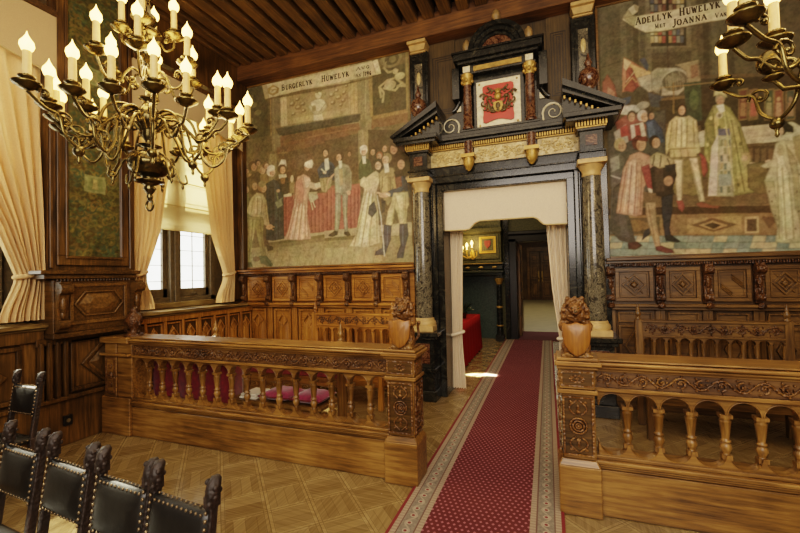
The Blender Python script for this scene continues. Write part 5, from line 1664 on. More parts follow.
    for i in range(48):
        a_ = 2*PI*i/48; ca, sa = math.cos(a_), math.sin(a_); r = 1/max(abs(ca), abs(sa)); kx, kz = ca*r, sa*r
        w = 1-.13*max(0, 1-abs(abs(kx)-1)*3)*max(0, math.cos(kz*PI/2)) if abs(kx) > .9 else 1
        w2 = 1-.09*math.cos(kx*PI) if abs(kz) > .9 and kz < 0 else 1
        if abs(kx) > .86 and abs(kz) > .86: kx *= .93; kz *= .93
        out.append((CX+kx*.205*w, 3.84+kz*.235*w2))
    MB().prism(out, 'Y', 5.165, 5.19).build('red_field', plain('red_enamel', 'b03420', .45, 0, .15, 8), pn, label='red field with lobed outline')
    g = MB()
    sh = [(0, -.10), (-.045, -.07), (-.06, -.02), (-.055, .03), (0, .04), (.055, .03), (.06, -.02), (.045, -.07)]
    g.prism([(CX+a*1.0, 3.80+b) for a, b in sh], 'Y', 5.135, 5.165)
    g.ell(CX, 5.14, 3.90, .045, .03, .05, 10, 7).ell(CX, 5.14, 3.96, .03, .02, .03)
    for k in range(5): g.ell(CX-.03+k*.015, 5.135, 3.985, .006, .006, .02, 6, 5)
    g.build('gilt_shield', GLD, pn, label='gilded shield and helmet')
    g = MB()
    for s in (-1, 1):
        for k in range(15):
            a0 = .4+k*.55; cx = CX+s*(.055+.042*(k % 4)); cz = 3.71+k*.02
            g.tube([(cx+s*(.048*(1-i/8))*math.cos(a0+i*.6), 5.155, cz+(.048*(1-i/8))*math.sin(a0+i*.6)) for i in range(8)], [.015*(1-i/10) for i in range(8)], 5)
        g.ell(CX+s*.10, 5.15, 3.90, .03, .015, .025).ell(CX+s*.12, 5.15, 3.80, .02, .015, .05).ell(CX+s*.07, 5.15, 3.72, .03, .012, .02)
    g.ell(CX, 5.13, 3.78, .03, .01, .04).ell(CX, 5.13, 3.73, .02, .01, .02)
    g.build('mantling', plain('dark_gilt', '5c4a26', .5, .3, .6, 40), pn, label='dark leafy mantling')
    st = MB()
    for sx in (-1, 1):
        for sz in (-1, 1): st.ell(CX+sx*.235, 5.188, 3.84+sz*.27, .014, .008, .014, 8, 5)
    st.build('rosettes', GLD, pn)
    return t
portal()
# upper pilasters and the leather-stamped boarding between them
for s, lab in ((-1, 'black and red marble pilaster rising left of the coat of arms'), (1, 'black and red marble pilaster rising right of the coat of arms')):
    x = CX+s*1.10 if s < 0 else CX+1.02
    t = thing('wall_pilaster', lab, 'pilaster', (x, 5.4, 3.5))
    MB().box(x-.135, x+.135, 5.33, YW, 3.45, 4.80).box(x-.15, x+.15, 5.30, YW, 3.45, 3.6).frame(x-.10, x+.10, 3.7, 4.76, 5.33, .02, .015).build('shaft', BLK, t, bevel=.006)
    p = MB().box(x-.055, x+.055, 5.322, 5.335, 3.75, 4.63).build('inlay_strip', bpy.data.materials['veined_grey_marble'], t)
    MB().ell(x, 5.32, 4.42, .03, .012, .09).build('inlay_ornament', IVR, t)
    MB().ell(x, 5.32, 4.0, .03, .02, .05).build('inlay_ornament', IVR, t)
    MB().prism([(x-.10, 4.80), (x+.10, 4.80), (x+.125, 4.885), (x-.125, 4.885)], 'Y', 5.27, YW).box(x-.135, x+.135, 5.22, YW, 4.885, 4.928).box(x-.115, x+.115, 5.30, YW, 4.785, 4.805).build('capital', GST, t, label='gilt capital', bevel=.005)
for s in (-1, 1):
    x0, x1 = (CX-.97, CX-.60) if s < 0 else (CX+.60, CX+.88)
    t = thing('stamped_panel', 'brown leather stamped wall panel %s the coat of arms' % ('left of' if s < 0 else 'right of'), 'wall panel', ((x0+x1)/2, YW, 3.9))
    MB().box(x0, x1, YW-.02, YW, 3.5, 4.93).build('leather', BZ, t)
    m = MB()
    for k in range(3): m.frame(x0+.05+k*.035, x1-.05-k*.035+.3*(s < 0), 3.9+k*.03, 4.72-k*.03, YW-.02, .008, .005)
    m.build('stamped_lines', plain('dark_line', '241a0e', .5), t)

# ------------------------------------------------------------------ portiere in the doorway
t = thing('pelmet', 'cream fabric pelmet with shaped lower edge across the doorway', 'pelmet', (CX, 5.36, 2.8))
pl = [(-.80, 2.79), (-.80, 2.24), (-.49, 2.235), (-.44, 2.245), (-.41, 2.27), (-.37, 2.315), (-.30, 2.345), (.38, 2.345), (.43, 2.32), (.47, 2.275), (.50, 2.25), (.53, 2.24), (.80, 2.235), (.80, 2.79)]
def holey(pts, y, th):
    m = MB(); n = len(pts); v = [(CX+p[0], y, p[1]) for p in pts]+[(CX+p[0], y+th, p[1]) for p in pts]
    bot = pts[1:-1]; v = []; f = []
    for p in bot: v += [(CX+p[0], y, p[1]), (CX+p[0], y, 2.79), (CX+p[0], y+th, p[1]), (CX+p[0], y+th, 2.79)]
    for i in range(len(bot)-1):
        a = i*4; b = a+4; f += [(a, b, b+1, a+1), (a+2, a+3, b+3, b+2), (a, a+2, b+2, b), (a+1, b+1, b+3, a+3)]
    m.add(v, f); return m
holey(pl, 5.33, .02).build('pelmet_board', PORT, t)
f = MB()
f.tube([(CX+p[0], 5.328, p[1]+.008) for p in pl[1:-1]], .009, 5); f.tube([(CX-.79, 5.328, 2.78), (CX+.79, 5.328, 2.78)], .006, 5)
f.build('braid_trim', fabric('braid', 'bfa878', 0), t)

def drape(name, label, mat, axis, fixed, edges, zs, folds, amp, parent_loc, tie=None, cat='curtain', tiemat=None, thick=0, group=None, seed=0):
    """pleated hanging cloth. edges: list of (z, a, b) giving its two side positions at each height; axis 'X' or 'Y' runs along the cloth"""
    t = thing(name, label, cat, parent_loc, group)
    rs = random.Random(seed); ph = [rs.uniform(0, 6) for _ in range(4)]
    nU = folds*10; zz = []
    z0, z1 = zs; nz = 40
    edges = sorted(edges)
    def ed(z):
        for (za, a0, b0), (zb, a1, b1) in zip(edges, edges[1:]):
            if za <= z <= zb:
                q = (z-za)/(zb-za); q = q*q*(3-2*q) if (tie and abs((za if abs(za-tie) < .01 else zb)-tie) < .3) else q
                return a0+(a1-a0)*q, b0+(b1-b0)*q
        return edges[-1][1:] if z > edges[-1][0] else edges[0][1:]
    v = []; fc = []
    for j in range(nz+1):
        z = z0+(z1-z0)*j/nz; a, b = ed(z); full = max(abs(e[2]-e[1]) for e in edges); sq = abs(b-a)/full
        am = amp*(.6+.6*(1-sq)) * (.8 if z > z1-.1 else 1)
        for i in range(nU+1):
            u = i/nU; q = u+.012*math.sin(ph[0]+u*9+z*1.1)
            sn = math.sin(q*folds*2*PI+ph[1]); d = am*(abs(sn)**.6*(1 if sn > 0 else -1)) + am*.35*math.sin(q*folds*3.3*PI+ph[2]+z*.7)
            p = a+(b-a)*u
            v.append((p, fixed+d, z) if axis == 'X' else (fixed+d, p, z))
    for j in range(nz):
        for i in range(nU): k = j*(nU+1)+i; fc.append((k, k+1, k+nU+2, k+nU+1))
    m = MB(); m.add(v, fc, True); o = m.build('drapery', mat, t)
    if tie:
        a, b = ed(tie); c = (a+b)/2; h = abs(b-a)/2+.012
        pts = []
        for i in range(17):
            q = 2*PI*i/16; dd = (amp*1.4+.02)*math.sin(q); pp = c+h*math.cos(q); zz_ = tie+.03*math.cos(q)*(1 if b > a else -1)
            pts.append((pp, fixed+dd, zz_) if axis == 'X' else (fixed+dd, pp, zz_))
        MB().tube(pts, .024, 6).build('tieback', tiemat or mat, t)
    return t
drape('portiere', 'ivory tied-back curtain on the left side of the doorway', PORT, 'X', 5.62, [(.03, -1.33, -1.12), (.78, -1.325, -1.155), (2.6, -1.335, -1.10)], (.03, 2.6), 6, .030, (-1.22, 5.62, 0), .80, seed=1)
drape('portiere', 'ivory tied-back curtain on the right side of the doorway', PORT, 'X', 5.62, [(.03, .06, .24), (.78, .12, .275), (1.4, .05, .275), (2.6, -.02, .285)], (.03, 2.6), 6, .030, (.17, 5.62, 0), .80, seed=2)
# ------------------------------------------------------------------ window curtains
XC = -4.76
drape('window_curtain', 'cream tied-back curtain at the far left edge beside the pier', CUR, 'Y', XC, [(1.29, 2.176, 2.49), (1.73, 2.293, 2.49), (2.2, 2.117, 2.49), (3, 1.715, 2.49), (4.2, 1.176, 2.49)], (1.29, 4.2), 8, .048, (XC, 2.3, 1.3), 1.74, seed=3)
drape('window_curtain', 'cream tied-back curtain just right of the pier, near side of the blind', CUR, 'Y', XC, [(1.29, 3.4, 3.685), (1.73, 3.4, 3.567), (2.3, 3.4, 3.783), (3, 3.4, 3.9), (4.2, 3.4, 4.067)], (1.29, 4.2), 6, .045, (XC, 3.6, 1.3), 1.74, seed=4)
drape('window_curtain', 'cream tied-back curtain in the corner beside the civil wedding mural', CUR, 'Y', XC, [(1.29, 4.763, 5.067), (1.73, 4.929, 5.067), (2.3, 4.684, 5.076), (3, 4.567, 5.086), (4.2, 4.361, 5.086)], (1.29, 4.2), 6, .045, (XC, 5.0, 1.3), 1.74, seed=5)
def pelmet(y0, y1, label):
    t = thing('window_pelmet', label, 'pelmet', (-4.7, (y0+y1)/2, 4.0)); v = []; f = []; n = 30
    for i in range(n+1):
        u = i/n; y = y0+(y1-y0)*u; zb = 0
        zb = 3.75+.16*math.sin(u*PI)
        v += [(-4.645, y, zb), (-4.645, y, 4.37), (-4.665, y, zb), (-4.665, y, 4.37)]
    for i in range(n): a = i*4; b = a+4; f += [(a, b, b+1, a+1), (a+2, a+3, b+3, b+2), (a, a+2, b+2, b)]
    MB().add(v, f).build('pelmet_cloth', VAL, t)
    MB().tube([v[i*4] for i in range(n+1)], .010, 5).build('braid_trim', bpy.data.materials['braid'], t)
    MB().box(-4.74, -4.62, y0, y1-.0, 4.37, 4.43).build('pelmet_rail', DX, t, bevel=.005)
pelmet(.3, 2.56, 'cream scalloped pelmet at the top left above the window curtain')
pelmet(3.36, 5.2, 'cream scalloped pelmet behind the chandelier above the second window')
t = thing('roman_blind', 'cream roman blind half lowered over the second window', 'blind', (-5.0, 4.3, 2.36))
m = MB(); v = []; f = []; n = 60
for j in range(n+1):
    z = 2.36+(4.5-2.36)*j/n; bulge = .02*abs(math.sin(j/n*PI*6))+(.03 if j < 4 else 0)
    v += [(-5.0+bulge, 3.42, z), (-5.0+bulge, 5.19, z)]
for j in range(n): a = 2*j; f.append((a, a+1, a+3, a+2))
m.add(v, f, True).build('blind_cloth', BLD, t)
r = MB()
for q in (0, 1, 2, 3, 4, 5): r.box(-4.99, -4.975, 3.42, 5.19, 2.36+q*.357+.0, 2.372+q*.357)
r.build('blind_rods', fabric('rod', 'c9b070', 0), t)
# ================================================================== BALUSTRADES
def baluster(x, y, z0, z1):
    h = z1-z0
    b = MB().lathe([(r*1.14, q) for r, q in [(.022, 0), (.026, .02*h), (.016, .05*h), (.020, .10*h), (.029, .20*h), (.024, .29*h), (.015, .33*h), (.026, .355*h), (.026, .385*h), (.017, .41*h), (.019, .46*h), (.029, .86*h), (.031, .87*h), (.022, .90*h), (.030, .94*h), (.030, h)]], x, y, z0, 10)
    b.box(x-.032, x+.032, y-.032, y+.032, z1-.012, z1+.010).box(x-.026, x+.026, y-.026, y+.026, z0-.02, z0+.010)
    return b
def newel(t, x0, x1, y0, y1, M1, M2, inner):
    "square post on a block; inner = side facing the rail"
    n = MB().box(x0, x1, y0, y1, 0, .33).taper(x0, x1, y0, y1, .33, .375, .025)
    n.box(x0+.035, x1-.025, y0+.025, y1-.025, .375, .82).box(x0+.005, x1-.005, y0+.005, y1-.005, .815, .845).box(x0+.02, x1-.02, y0+.02, y1-.02, .845, .99)
    n.box(x0+.005, x1+.0, y0-.005, y1+.005, .985, 1.01).box(x0-.008, x1+.02, y0-.03, y1+.03, 1.01, 1.04).box(x0+.005, x1+.005, y0-.012, y1+.012, 1.04, 1.062)
    p = n.build('newel_post', M1, t, bevel=.006)
    cx = (x0+x1)/2; cy = (y0+y1)/2
    def face(y, a, b):
        c = MB().frame(a+.035, b-.035, .40, .80, y, .012, .010); m = (a+b)/2
        for r in (.052, .034, .016): c.tube([(m+r*math.cos(q*PI/10), y-.006, .60+r*math.sin(q*PI/10)) for q in range(21)], .007, 5)
        c.ell(m, y-.004, .60, .012, .012, .012)
        for s in (-1, 1):
            c.ell(m, y-.004, .60+s*.095, .014, .012, .014); c.ell(m, y-.002, .60+s*.125, .010, .008, .02)
            for q in (-1, 1):
                c.tube([(m+q*(.02+.035*math.sin(k*.5)), y-.004, .60+s*(.075+.014*k)) for k in range(8)], .006, 5)
                c.ell(m+q*.045, y-.003, .60+s*.16, .014, .008, .01)
        c.frame(a+.03, b-.03, .865, .97, y, .010, .008)
        for k in range(10):
            q = k*PI/5; c.ell(m+.038*math.cos(q), y-.003, .917+.022*math.sin(q), .014, .008, .008)
        c.ell(m, y-.005, .917, .012, .012, .012); return c
    MB().box(x0+.048, x1-.038, y0+.0225, y0+.03, .412, .79).box(x0+.04, x1-.04, y0+.0175, y0+.03, .87, .965).build('carved_ground', DX, p)
    f = face(y0+.022, x0, x1); f.build('carved_face', M2, p)
    g = face(0, y0, y1).xf(lambda x, y, z: ((x1-.022) - y, x, z) if inner < 0 else ((x0+.022) + y, x, z)); g.build('carved_face', M2, p)
    return p
def balustrade(label, xa, xb, n, side):
    "xa..xb open part; side = -1 newel at the right end, +1 newel at the left end"
    y0, y1 = 3.0, 3.20
    t = thing('balustrade', label, 'railing', ((xa+xb)/2, 3.1, 0))
    MB().box(xa-.03, xb+.03, y0, y1, 0, .31).box(xa-.03, xb+.03, y0+.01, y1-.01, .31, .335).box(xa-.03, xb+.03, y0-.012, y1, .335, .352).build('plinth', OX, t, bevel=.006)
    MB().box(xa-.03, xb+.03, y0-.02, y1, .352, .375).box(xa-.03, xb+.03, y0+.015, y1-.02, .375, .398).build('base_moulding', OX, t, bevel=.004)
    p = (xb-xa)/n
    lo = MB(); hi = MB()
    for i in range(n):
        a, b = xa+i*p, xa+(i+1)*p
        arch(lo, a, b, .485, .398, y0+.03, y0+.10, p/2*.92, True); arch(hi, a, b, .735, .835, y0+.03, y0+.10, p/2*.92)
        hi.tube([(((a+b)/2)+p*.475*math.cos(PI-PI*k/12), y0+.03, .735+p*.475*math.sin(PI-PI*k/12)) for k in range(13)], .0045, 5)
    lo.build('lower_arcade', OX, t); hi.build('arcade', OX, t)
    for i in range(1, n): baluster(xa+i*p, y0+.065, .475, .725).build('baluster', OZ, t)
    MB().box(xa-.03, xb+.03, y0+.015, y1-.02, .835, .99).box(xa-.03, xb+.03, y0-.005, y1, .835, .862).box(xa-.03, xb+.03, y0, y1, .97, .99).build('rail_body', OX, t, bevel=.004)
    scroll_relief(MB(), xa, xb, .868, .966, y0+.012, .014, .105, .0075).build('carved_frieze', OC, t)
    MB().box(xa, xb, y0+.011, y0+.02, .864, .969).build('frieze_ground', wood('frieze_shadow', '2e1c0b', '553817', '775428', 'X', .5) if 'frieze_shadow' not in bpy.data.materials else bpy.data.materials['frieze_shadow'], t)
    MB().box(xa-.03, xb+.03, y0-.03, y1+.05, .99, 1.012).box(xa-.03, xb+.03, y0-.045, y1+.08, 1.012, 1.035).box(xa-.03, xb+.03, y0-.015, y1+.06, 1.035, 1.05).build('top_rail', OX, t, bevel=.008)
    return t
tl = balustrade('carved oak balustrade on the left with sixteen close arches', -4.20, -1.245, 16, -1)
newel(tl, -1.262, -.985, 2.945, 3.20, OX, OC, -1)
n = MB().box(-4.64, -4.20, 2.97, 3.25, 0, .40).box(-4.60, -4.42, 2.985, 3.2, .40, .985).box(-4.42, -4.20, 3.0, 3.2, .40, .985).box(-4.64, -4.20, 2.95, 3.25, .845, .87).box(-4.64, -4.20, 2.95, 3.25, .985, 1.05)
p = n.build('end_post', OX, tl, bevel=.006)
MB().frame(-4.58, -4.44, .44, .82, 2.985, .012, .01).ell(-4.51, 2.98, .63, .04, .012, .04).ell(-4.51, 2.98, .53, .03, .01, .03).ell(-4.51, 2.98, .73, .03, .01, .03).build('carved_face', OC, p)
tr = balustrade('carved oak balustrade on the right with wide arches', .295, .295+.1805*13, 13, 1)
newel(tr, .035, .298, 2.945, 3.20, OX, OC, 1)
t = thing('ball_ornament', 'carved wooden ball ornament on the far left end post of the balustrade', 'ornament', (-4.30, 3.1, 1.05))
MB().lathe([(.09, 0), (.09, .02), (.05, .04), (.035, .07), (.06, .10), (.085, .15), (.088, .18), (.06, .235), (.03, .26), (.04, .29), (.012, .32)], -4.30, 3.1, 1.05, 16).build('turned_ball', RC, t)
m = MB()
for s in (-1, 1):
    m.tube([(-4.30+s*(.07+.045*math.cos(k*.5)), 3.08, 1.17+.05*math.sin(k*.5)) for k in range(9)], .014, 6)
    m.tube([(-4.30+s*(.05+.06*math.cos(k*.45-1)), 3.08, 1.09+.025*math.sin(k*.6)) for k in range(8)], .012, 6)
m.build('scrollwork', RC, t)

# ------------------------------------------------------------------ heraldic lions
def lion(x, y, z, label):
    t = thing('lion_statue', label, 'statue', (x, y, z))
    b = MB()
    b.ell(x, y+.055, z+.10, .075, .065, .10, 14, 9)           # haunches
    b.ell(x, y+.045, z+.20, .062, .055, .10, 14, 9)           # chest
    b.ell(x, y+.02, z+.285, .078, .07, .075, 14, 9)           # mane
    b.ell(x, y-.03, z+.325, .048, .045, .045, 12, 8)          # skull
    b.ell(x, y-.072, z+.308, .026, .028, .022, 10, 7)         # muzzle
    b.ell(x, y-.062, z+.288, .018, .02, .01, 8, 6)
    for s in (-1, 1):
        b.ell(x+s*.038, y-.015, z+.365, .014, .012, .018, 8, 6)      # ears
        b.ell(x+s*.062, y-.0, z+.055, .035, .06, .05, 10, 7); b.ell(x+s*.06, y-.065, z+.02, .026, .042, .02, 10, 7)   # hind legs, paws
        b.tube([(x+s*.06, y+.03, z+.24), (x+s*.088, y-.01, z+.20), (x+s*.082, y-.055, z+.185)], [.034, .027, .022], 8); b.ell(x+s*.074, y-.075, z+.19, .024, .02, .018, 8, 6)
        for k in range(4): b.ell(x+s*(.074+(k-1.5)*.011), y-.092, z+.188, .006, .012, .008, 6, 5)
        for k in range(6):
            q = k*.5; b.ell(x+s*(.045+.035*math.sin(q)), y-.01+.02*(k % 2), z+.37-.026*k, .020, .024, .022, 8, 6)
    for k in range(5): b.ell(x+(k-2)*.024, y-.015, z+.382+(.012 if k % 2 == 0 else 0), .016, .022, .02, 8, 6)
    b.tube([(x+.05, y+.11, z+.03), (x+.09, y+.12, z+.08), (x+.085, y+.11, z+.16), (x+.10, y+.10, z+.20)], [.014, .012, .012, .02], 7)
    b.box(x-.10, x+.10, y-.10, y+.13, z, z+.016)
    b.build('lion_body', OC, t, remesh=.0055)
    e = MB()
    for s in (-1, 1): e.ell(x+s*.020, y-.070, z+.335, .006, .005, .006, 8, 6)
    e.ell(x, y-.099, z+.313, .009, .006, .006, 8, 6); e.build('eyes_and_nose', BRD, t)
    pts = [(-.088, .235), (-.05, .225), (0, .24), (.05, .225), (.088, .235), (.09, .14), (.078, .085), (.045, .035), (0, .005), (-.045, .035), (-.078, .085), (-.09, .14)]
    sh = MB(); n = len(pts)
    ring = lambda k, yy: [(x+a*k, y-.105-yy-.012*math.cos(a/.09*PI/2)*k, z+.125+(c-.125)*k) for a, c in pts]
    A = ring(1, -.012); B = ring(1, .0); C_ = ring(.93, .008); D = ring(.5, .016)
    v = A+B+C_+D+[(x, y-.138, z+.13)]; f = [tuple(range(n-1, -1, -1))]
    for o in (0, n, 2*n): f += [(o+i, o+(i+1) % n, o+n+(i+1) % n, o+n+i) for i in range(n)]
    f += [(3*n+i, 3*n+(i+1) % n, 4*n) for i in range(n)]
    sh.add(v, f, True); sh.build('shield', wood('shield_wood', '5c3612', '80531f', '9a6a2c', 'Z', .4) if 'shield_wood' not in bpy.data.materials else bpy.data.materials['shield_wood'], t, label='plain golden wooden shield')
lion(-1.118, 3.07, 1.062, 'carved lion holding a plain shield on the left newel post')
lion(.172, 3.07, 1.062, 'carved lion holding a plain shield on the right newel post')

# ================================================================== CARPETS
cm = carpet_mat(1.08)
t = MB().box(-1.02, .06, -.6, 10.15, .002, .014).xf(lambda x, y, z: (x+.48, y, z)).build('carpet_runner', cm, None)
t.location = (-.48, 0, 0); tag(t, 'long dark red carpet runner with pale patterned borders leading through the doorway', 'carpet')
t = MB().box(-.71, .29, 10.16, 11.6, .002, .016).build('door_mat', plain('deep_red_pile', '4e1418', .95, 0, .3, 60), None); tag(t, 'plain deep red mat across the far doorway at the end of the runner', 'carpet')

# ================================================================== BENCHES
def finial(mb, x, y, z, s=1):
    return mb.lathe([(.03*s, 0), (.032*s, .012*s), (.016*s, .03*s), (.03*s, .05*s), (.034*s, .075*s), (.018*s, .10*s), (.022*s, .12*s), (.008*s, .16*s), (.003*s, .185*s)], x, y, z, 10)
def arcaded_bench(label, x0, x1, yb, top, n, zs, zlo, MX, MZ, MC, posts):
    "bench against the wall: yb = plane of the back, seat towards -Y"
    t = thing('arcaded_bench', label, 'bench', ((x0+x1)/2, yb-.2, 0))
    p = (x1-x0)/n
    MB().box(x0, x1, yb-.03, yb+.02, top-.15, top).box(x0-.01, x1+.01, yb-.045, yb+.035, top-.01, top+.015).box(x0, x1, yb-.04, yb+.02, top-.165, top-.145).build('top_board', MX, t, bevel=.004)
    scroll_relief(MB(), x0+.02, x1-.02, top-.135, top-.02, yb-.03, .01, .13, .007).build('carved_frieze', MC, t)
    a = MB()
    for i in range(n): arch(a, x0+i*p, x0+(i+1)*p, zs, top-.165, yb-.03, yb+.0, p/2*.84)
    a.build('arcade', MX, t)
    for i in range(n+1):
        x = x0+i*p; MB().lathe([(.018, 0), (.024, .02), (.015, .05), (.020, .25*(zs-zlo)), (.015, .3*(zs-zlo)), (.023, .90*(zs-zlo)), (.026, zs-zlo)], x, yb-.012, zlo, 8).build('baluster', MZ, t)
    MB().box(x0, x1, yb-.03, yb+.02, zlo-.06, zlo).build('lower_rail', MX, t, bevel=.004)
    MB().box(x0-.02, x1+.02, yb-.46, yb, .42, .46).box(x0, x1, yb-.44, yb-.41, .34, .42).build('seat', MX, t, bevel=.006)
    for s, x in ((0, x0-.03), (1, x1+.03)):
        b = MB().box(x-.035, x+.035, yb-.04, yb+.03, 0, top+.02); finial(b, x, yb, top+.02, .9 if posts else .6); b.build('end_post', MZ, t, bevel=.004)
        c = MB().box(x-.03, x+.03, yb-.46, yb-.40, 0, .70).box(x-.035, x+.035, yb-.48, yb, .68, .72); c.tube([(x, yb-.47+.035*math.cos(k*.6), .665+.035*math.sin(k*.6)) for k in range(10)], .016, 6); c.build('arm_rest', MZ, t, bevel=.004)
    return t
arcaded_bench('golden oak arcaded bench against the wall below the civil wedding mural', -3.10, -1.98, 4.92, 1.125, 9, .89, .60, GX, GZ, GC, True)
arcaded_bench('russet oak arcaded bench against the wall below the bishop mural', .93, 2.13, 4.92, 1.10, 11, .885, .60, RX, RZ, RC, True)
# pew just behind the left balustrade
t = thing('panelled_pew', 'oak pew with finialled end posts just behind the left balustrade', 'bench', (-2.8, 3.75, 0))
MB().box(-3.68, -2.06, 3.645, 3.70, .915, .96).box(-3.68, -2.06, 3.65, 3.69, .84, .915).box(-3.68, -2.06, 3.65, 3.69, .50, .60).build('back_frame', OX, t, bevel=.005)
MB().box(-3.66, -2.08, 3.645, 3.68, .60, .84).build('upholstered_back', DRED, t, label='dark red velvet back')
MB().box(-3.18, -2.06, 3.30, 3.66, .36, .40).box(-3.16, -2.08, 3.32, 3.35, .28, .36).build('seat', OX, t, bevel=.005)
for x in (-3.71, -2.035):
    b = MB().box(x-.033, x+.033, 3.63, 3.71, 0, .985); finial(b, x, 3.67, .985, 1.0); b.build('end_post', OZ, t, bevel=.004)
for x in (-3.15, -2.04): MB().box(x-.025, x+.025, 3.30, 3.35, 0, .36).build('leg', OZ, t, bevel=.004)
def cushion(x0, x1, y0, y1, z, th, label):
    t = thing('seat_cushion', label, 'cushion', ((x0+x1)/2, (y0+y1)/2, z)); n = 10; v = []; f = []
    for sgn in (1, -1):
        for j in range(n+1):
            for i in range(n+1):
                u, w = i/n*2-1, j/n*2-1; hh = th/2*(1-abs(u)**5)*(1-abs(w)**5)
                v.append((x0+(x1-x0)*i/n, y0+(y1-y0)*j/n, z+th/2+sgn*hh*(1 if sgn > 0 else .98)))
    for s in (0, 1):
        o = s*(n+1)**2
        for j in range(n):
            for i in range(n): k = o+j*(n+1)+i; f.append((k, k+1, k+n+2, k+n+1))
    MB().add(v, f, True).build('pad', MAG, t)
    e = [(x0, y0, z+th/2), (x1, y0, z+th/2), (x1, y1, z+th/2), (x0, y1, z+th/2), (x0, y0, z+th/2)]
    MB().tube(e, .009, 6).build('piping', DRED, t)
cushion(-2.80, -2.44, 3.31, 3.63, .402, .10, 'magenta cushion at the middle of the pew seat')
cushion(-2.42, -2.08, 3.31, 3.63, .402, .10, 'magenta cushion at the right end of the pew seat')
t = thing('folded_cloth', 'folded white cloth lying on the left end of the pew seat', 'cloth', (-2.95, 3.45, .402))
MB().box(-3.06, -2.84, 3.32, 3.58, .402, .43).build('fold', WHT, t, bevel=.01); MB().box(-3.05, -2.85, 3.33, 3.57, .43, .455).build('fold', WHT, t, bevel=.01)
# red draped table further left
t = thing('draped_table', 'table draped to the floor in dark red cloth behind the left end of the balustrade', 'table', (-3.9, 3.42, 0))
MB().box(-4.53, -3.27, 3.33, 3.58, .74, .775).build('table_top', OX, t)
v = []; f = []; P = []
def perim(n=96):
    x0, x1, y0, y1 = -4.55, -3.25, 3.31, 3.60; L = 2*(x1-x0+y1-y0); out = []
    for i in range(n):
        d = L*i/n
        if d < x1-x0: out.append((x0+d, y0, 0, -1))
        elif d < x1-x0+y1-y0: out.append((x1, y0+d-(x1-x0), 1, 0))
        elif d < 2*(x1-x0)+y1-y0: out.append((x1-(d-(x1-x0)-(y1-y0)), y1, 0, 1))
        else: out.append((x0, y1-(d-2*(x1-x0)-(y1-y0)), -1, 0))
    return out
pm = perim(); n = len(pm)
for j in range(7):
    z = .785-j*.128
    for i, (px_, py_, nx_, ny_) in enumerate(pm):
        a = (.004+.011*j)*(.5+.5*math.sin(i*.62+math.sin(i*.2))); v.append((px_+nx_*a, py_+ny_*a, max(z, .02)))
for j in range(6):
    for i in range(n): f.append((j*n+i, j*n+(i+1) % n, (j+1)*n+(i+1) % n, (j+1)*n+i))
f.append(tuple(range(n)))
MB().add(v, f, True).build('cloth_cover', DRED, t, label='dark red cloth cover')

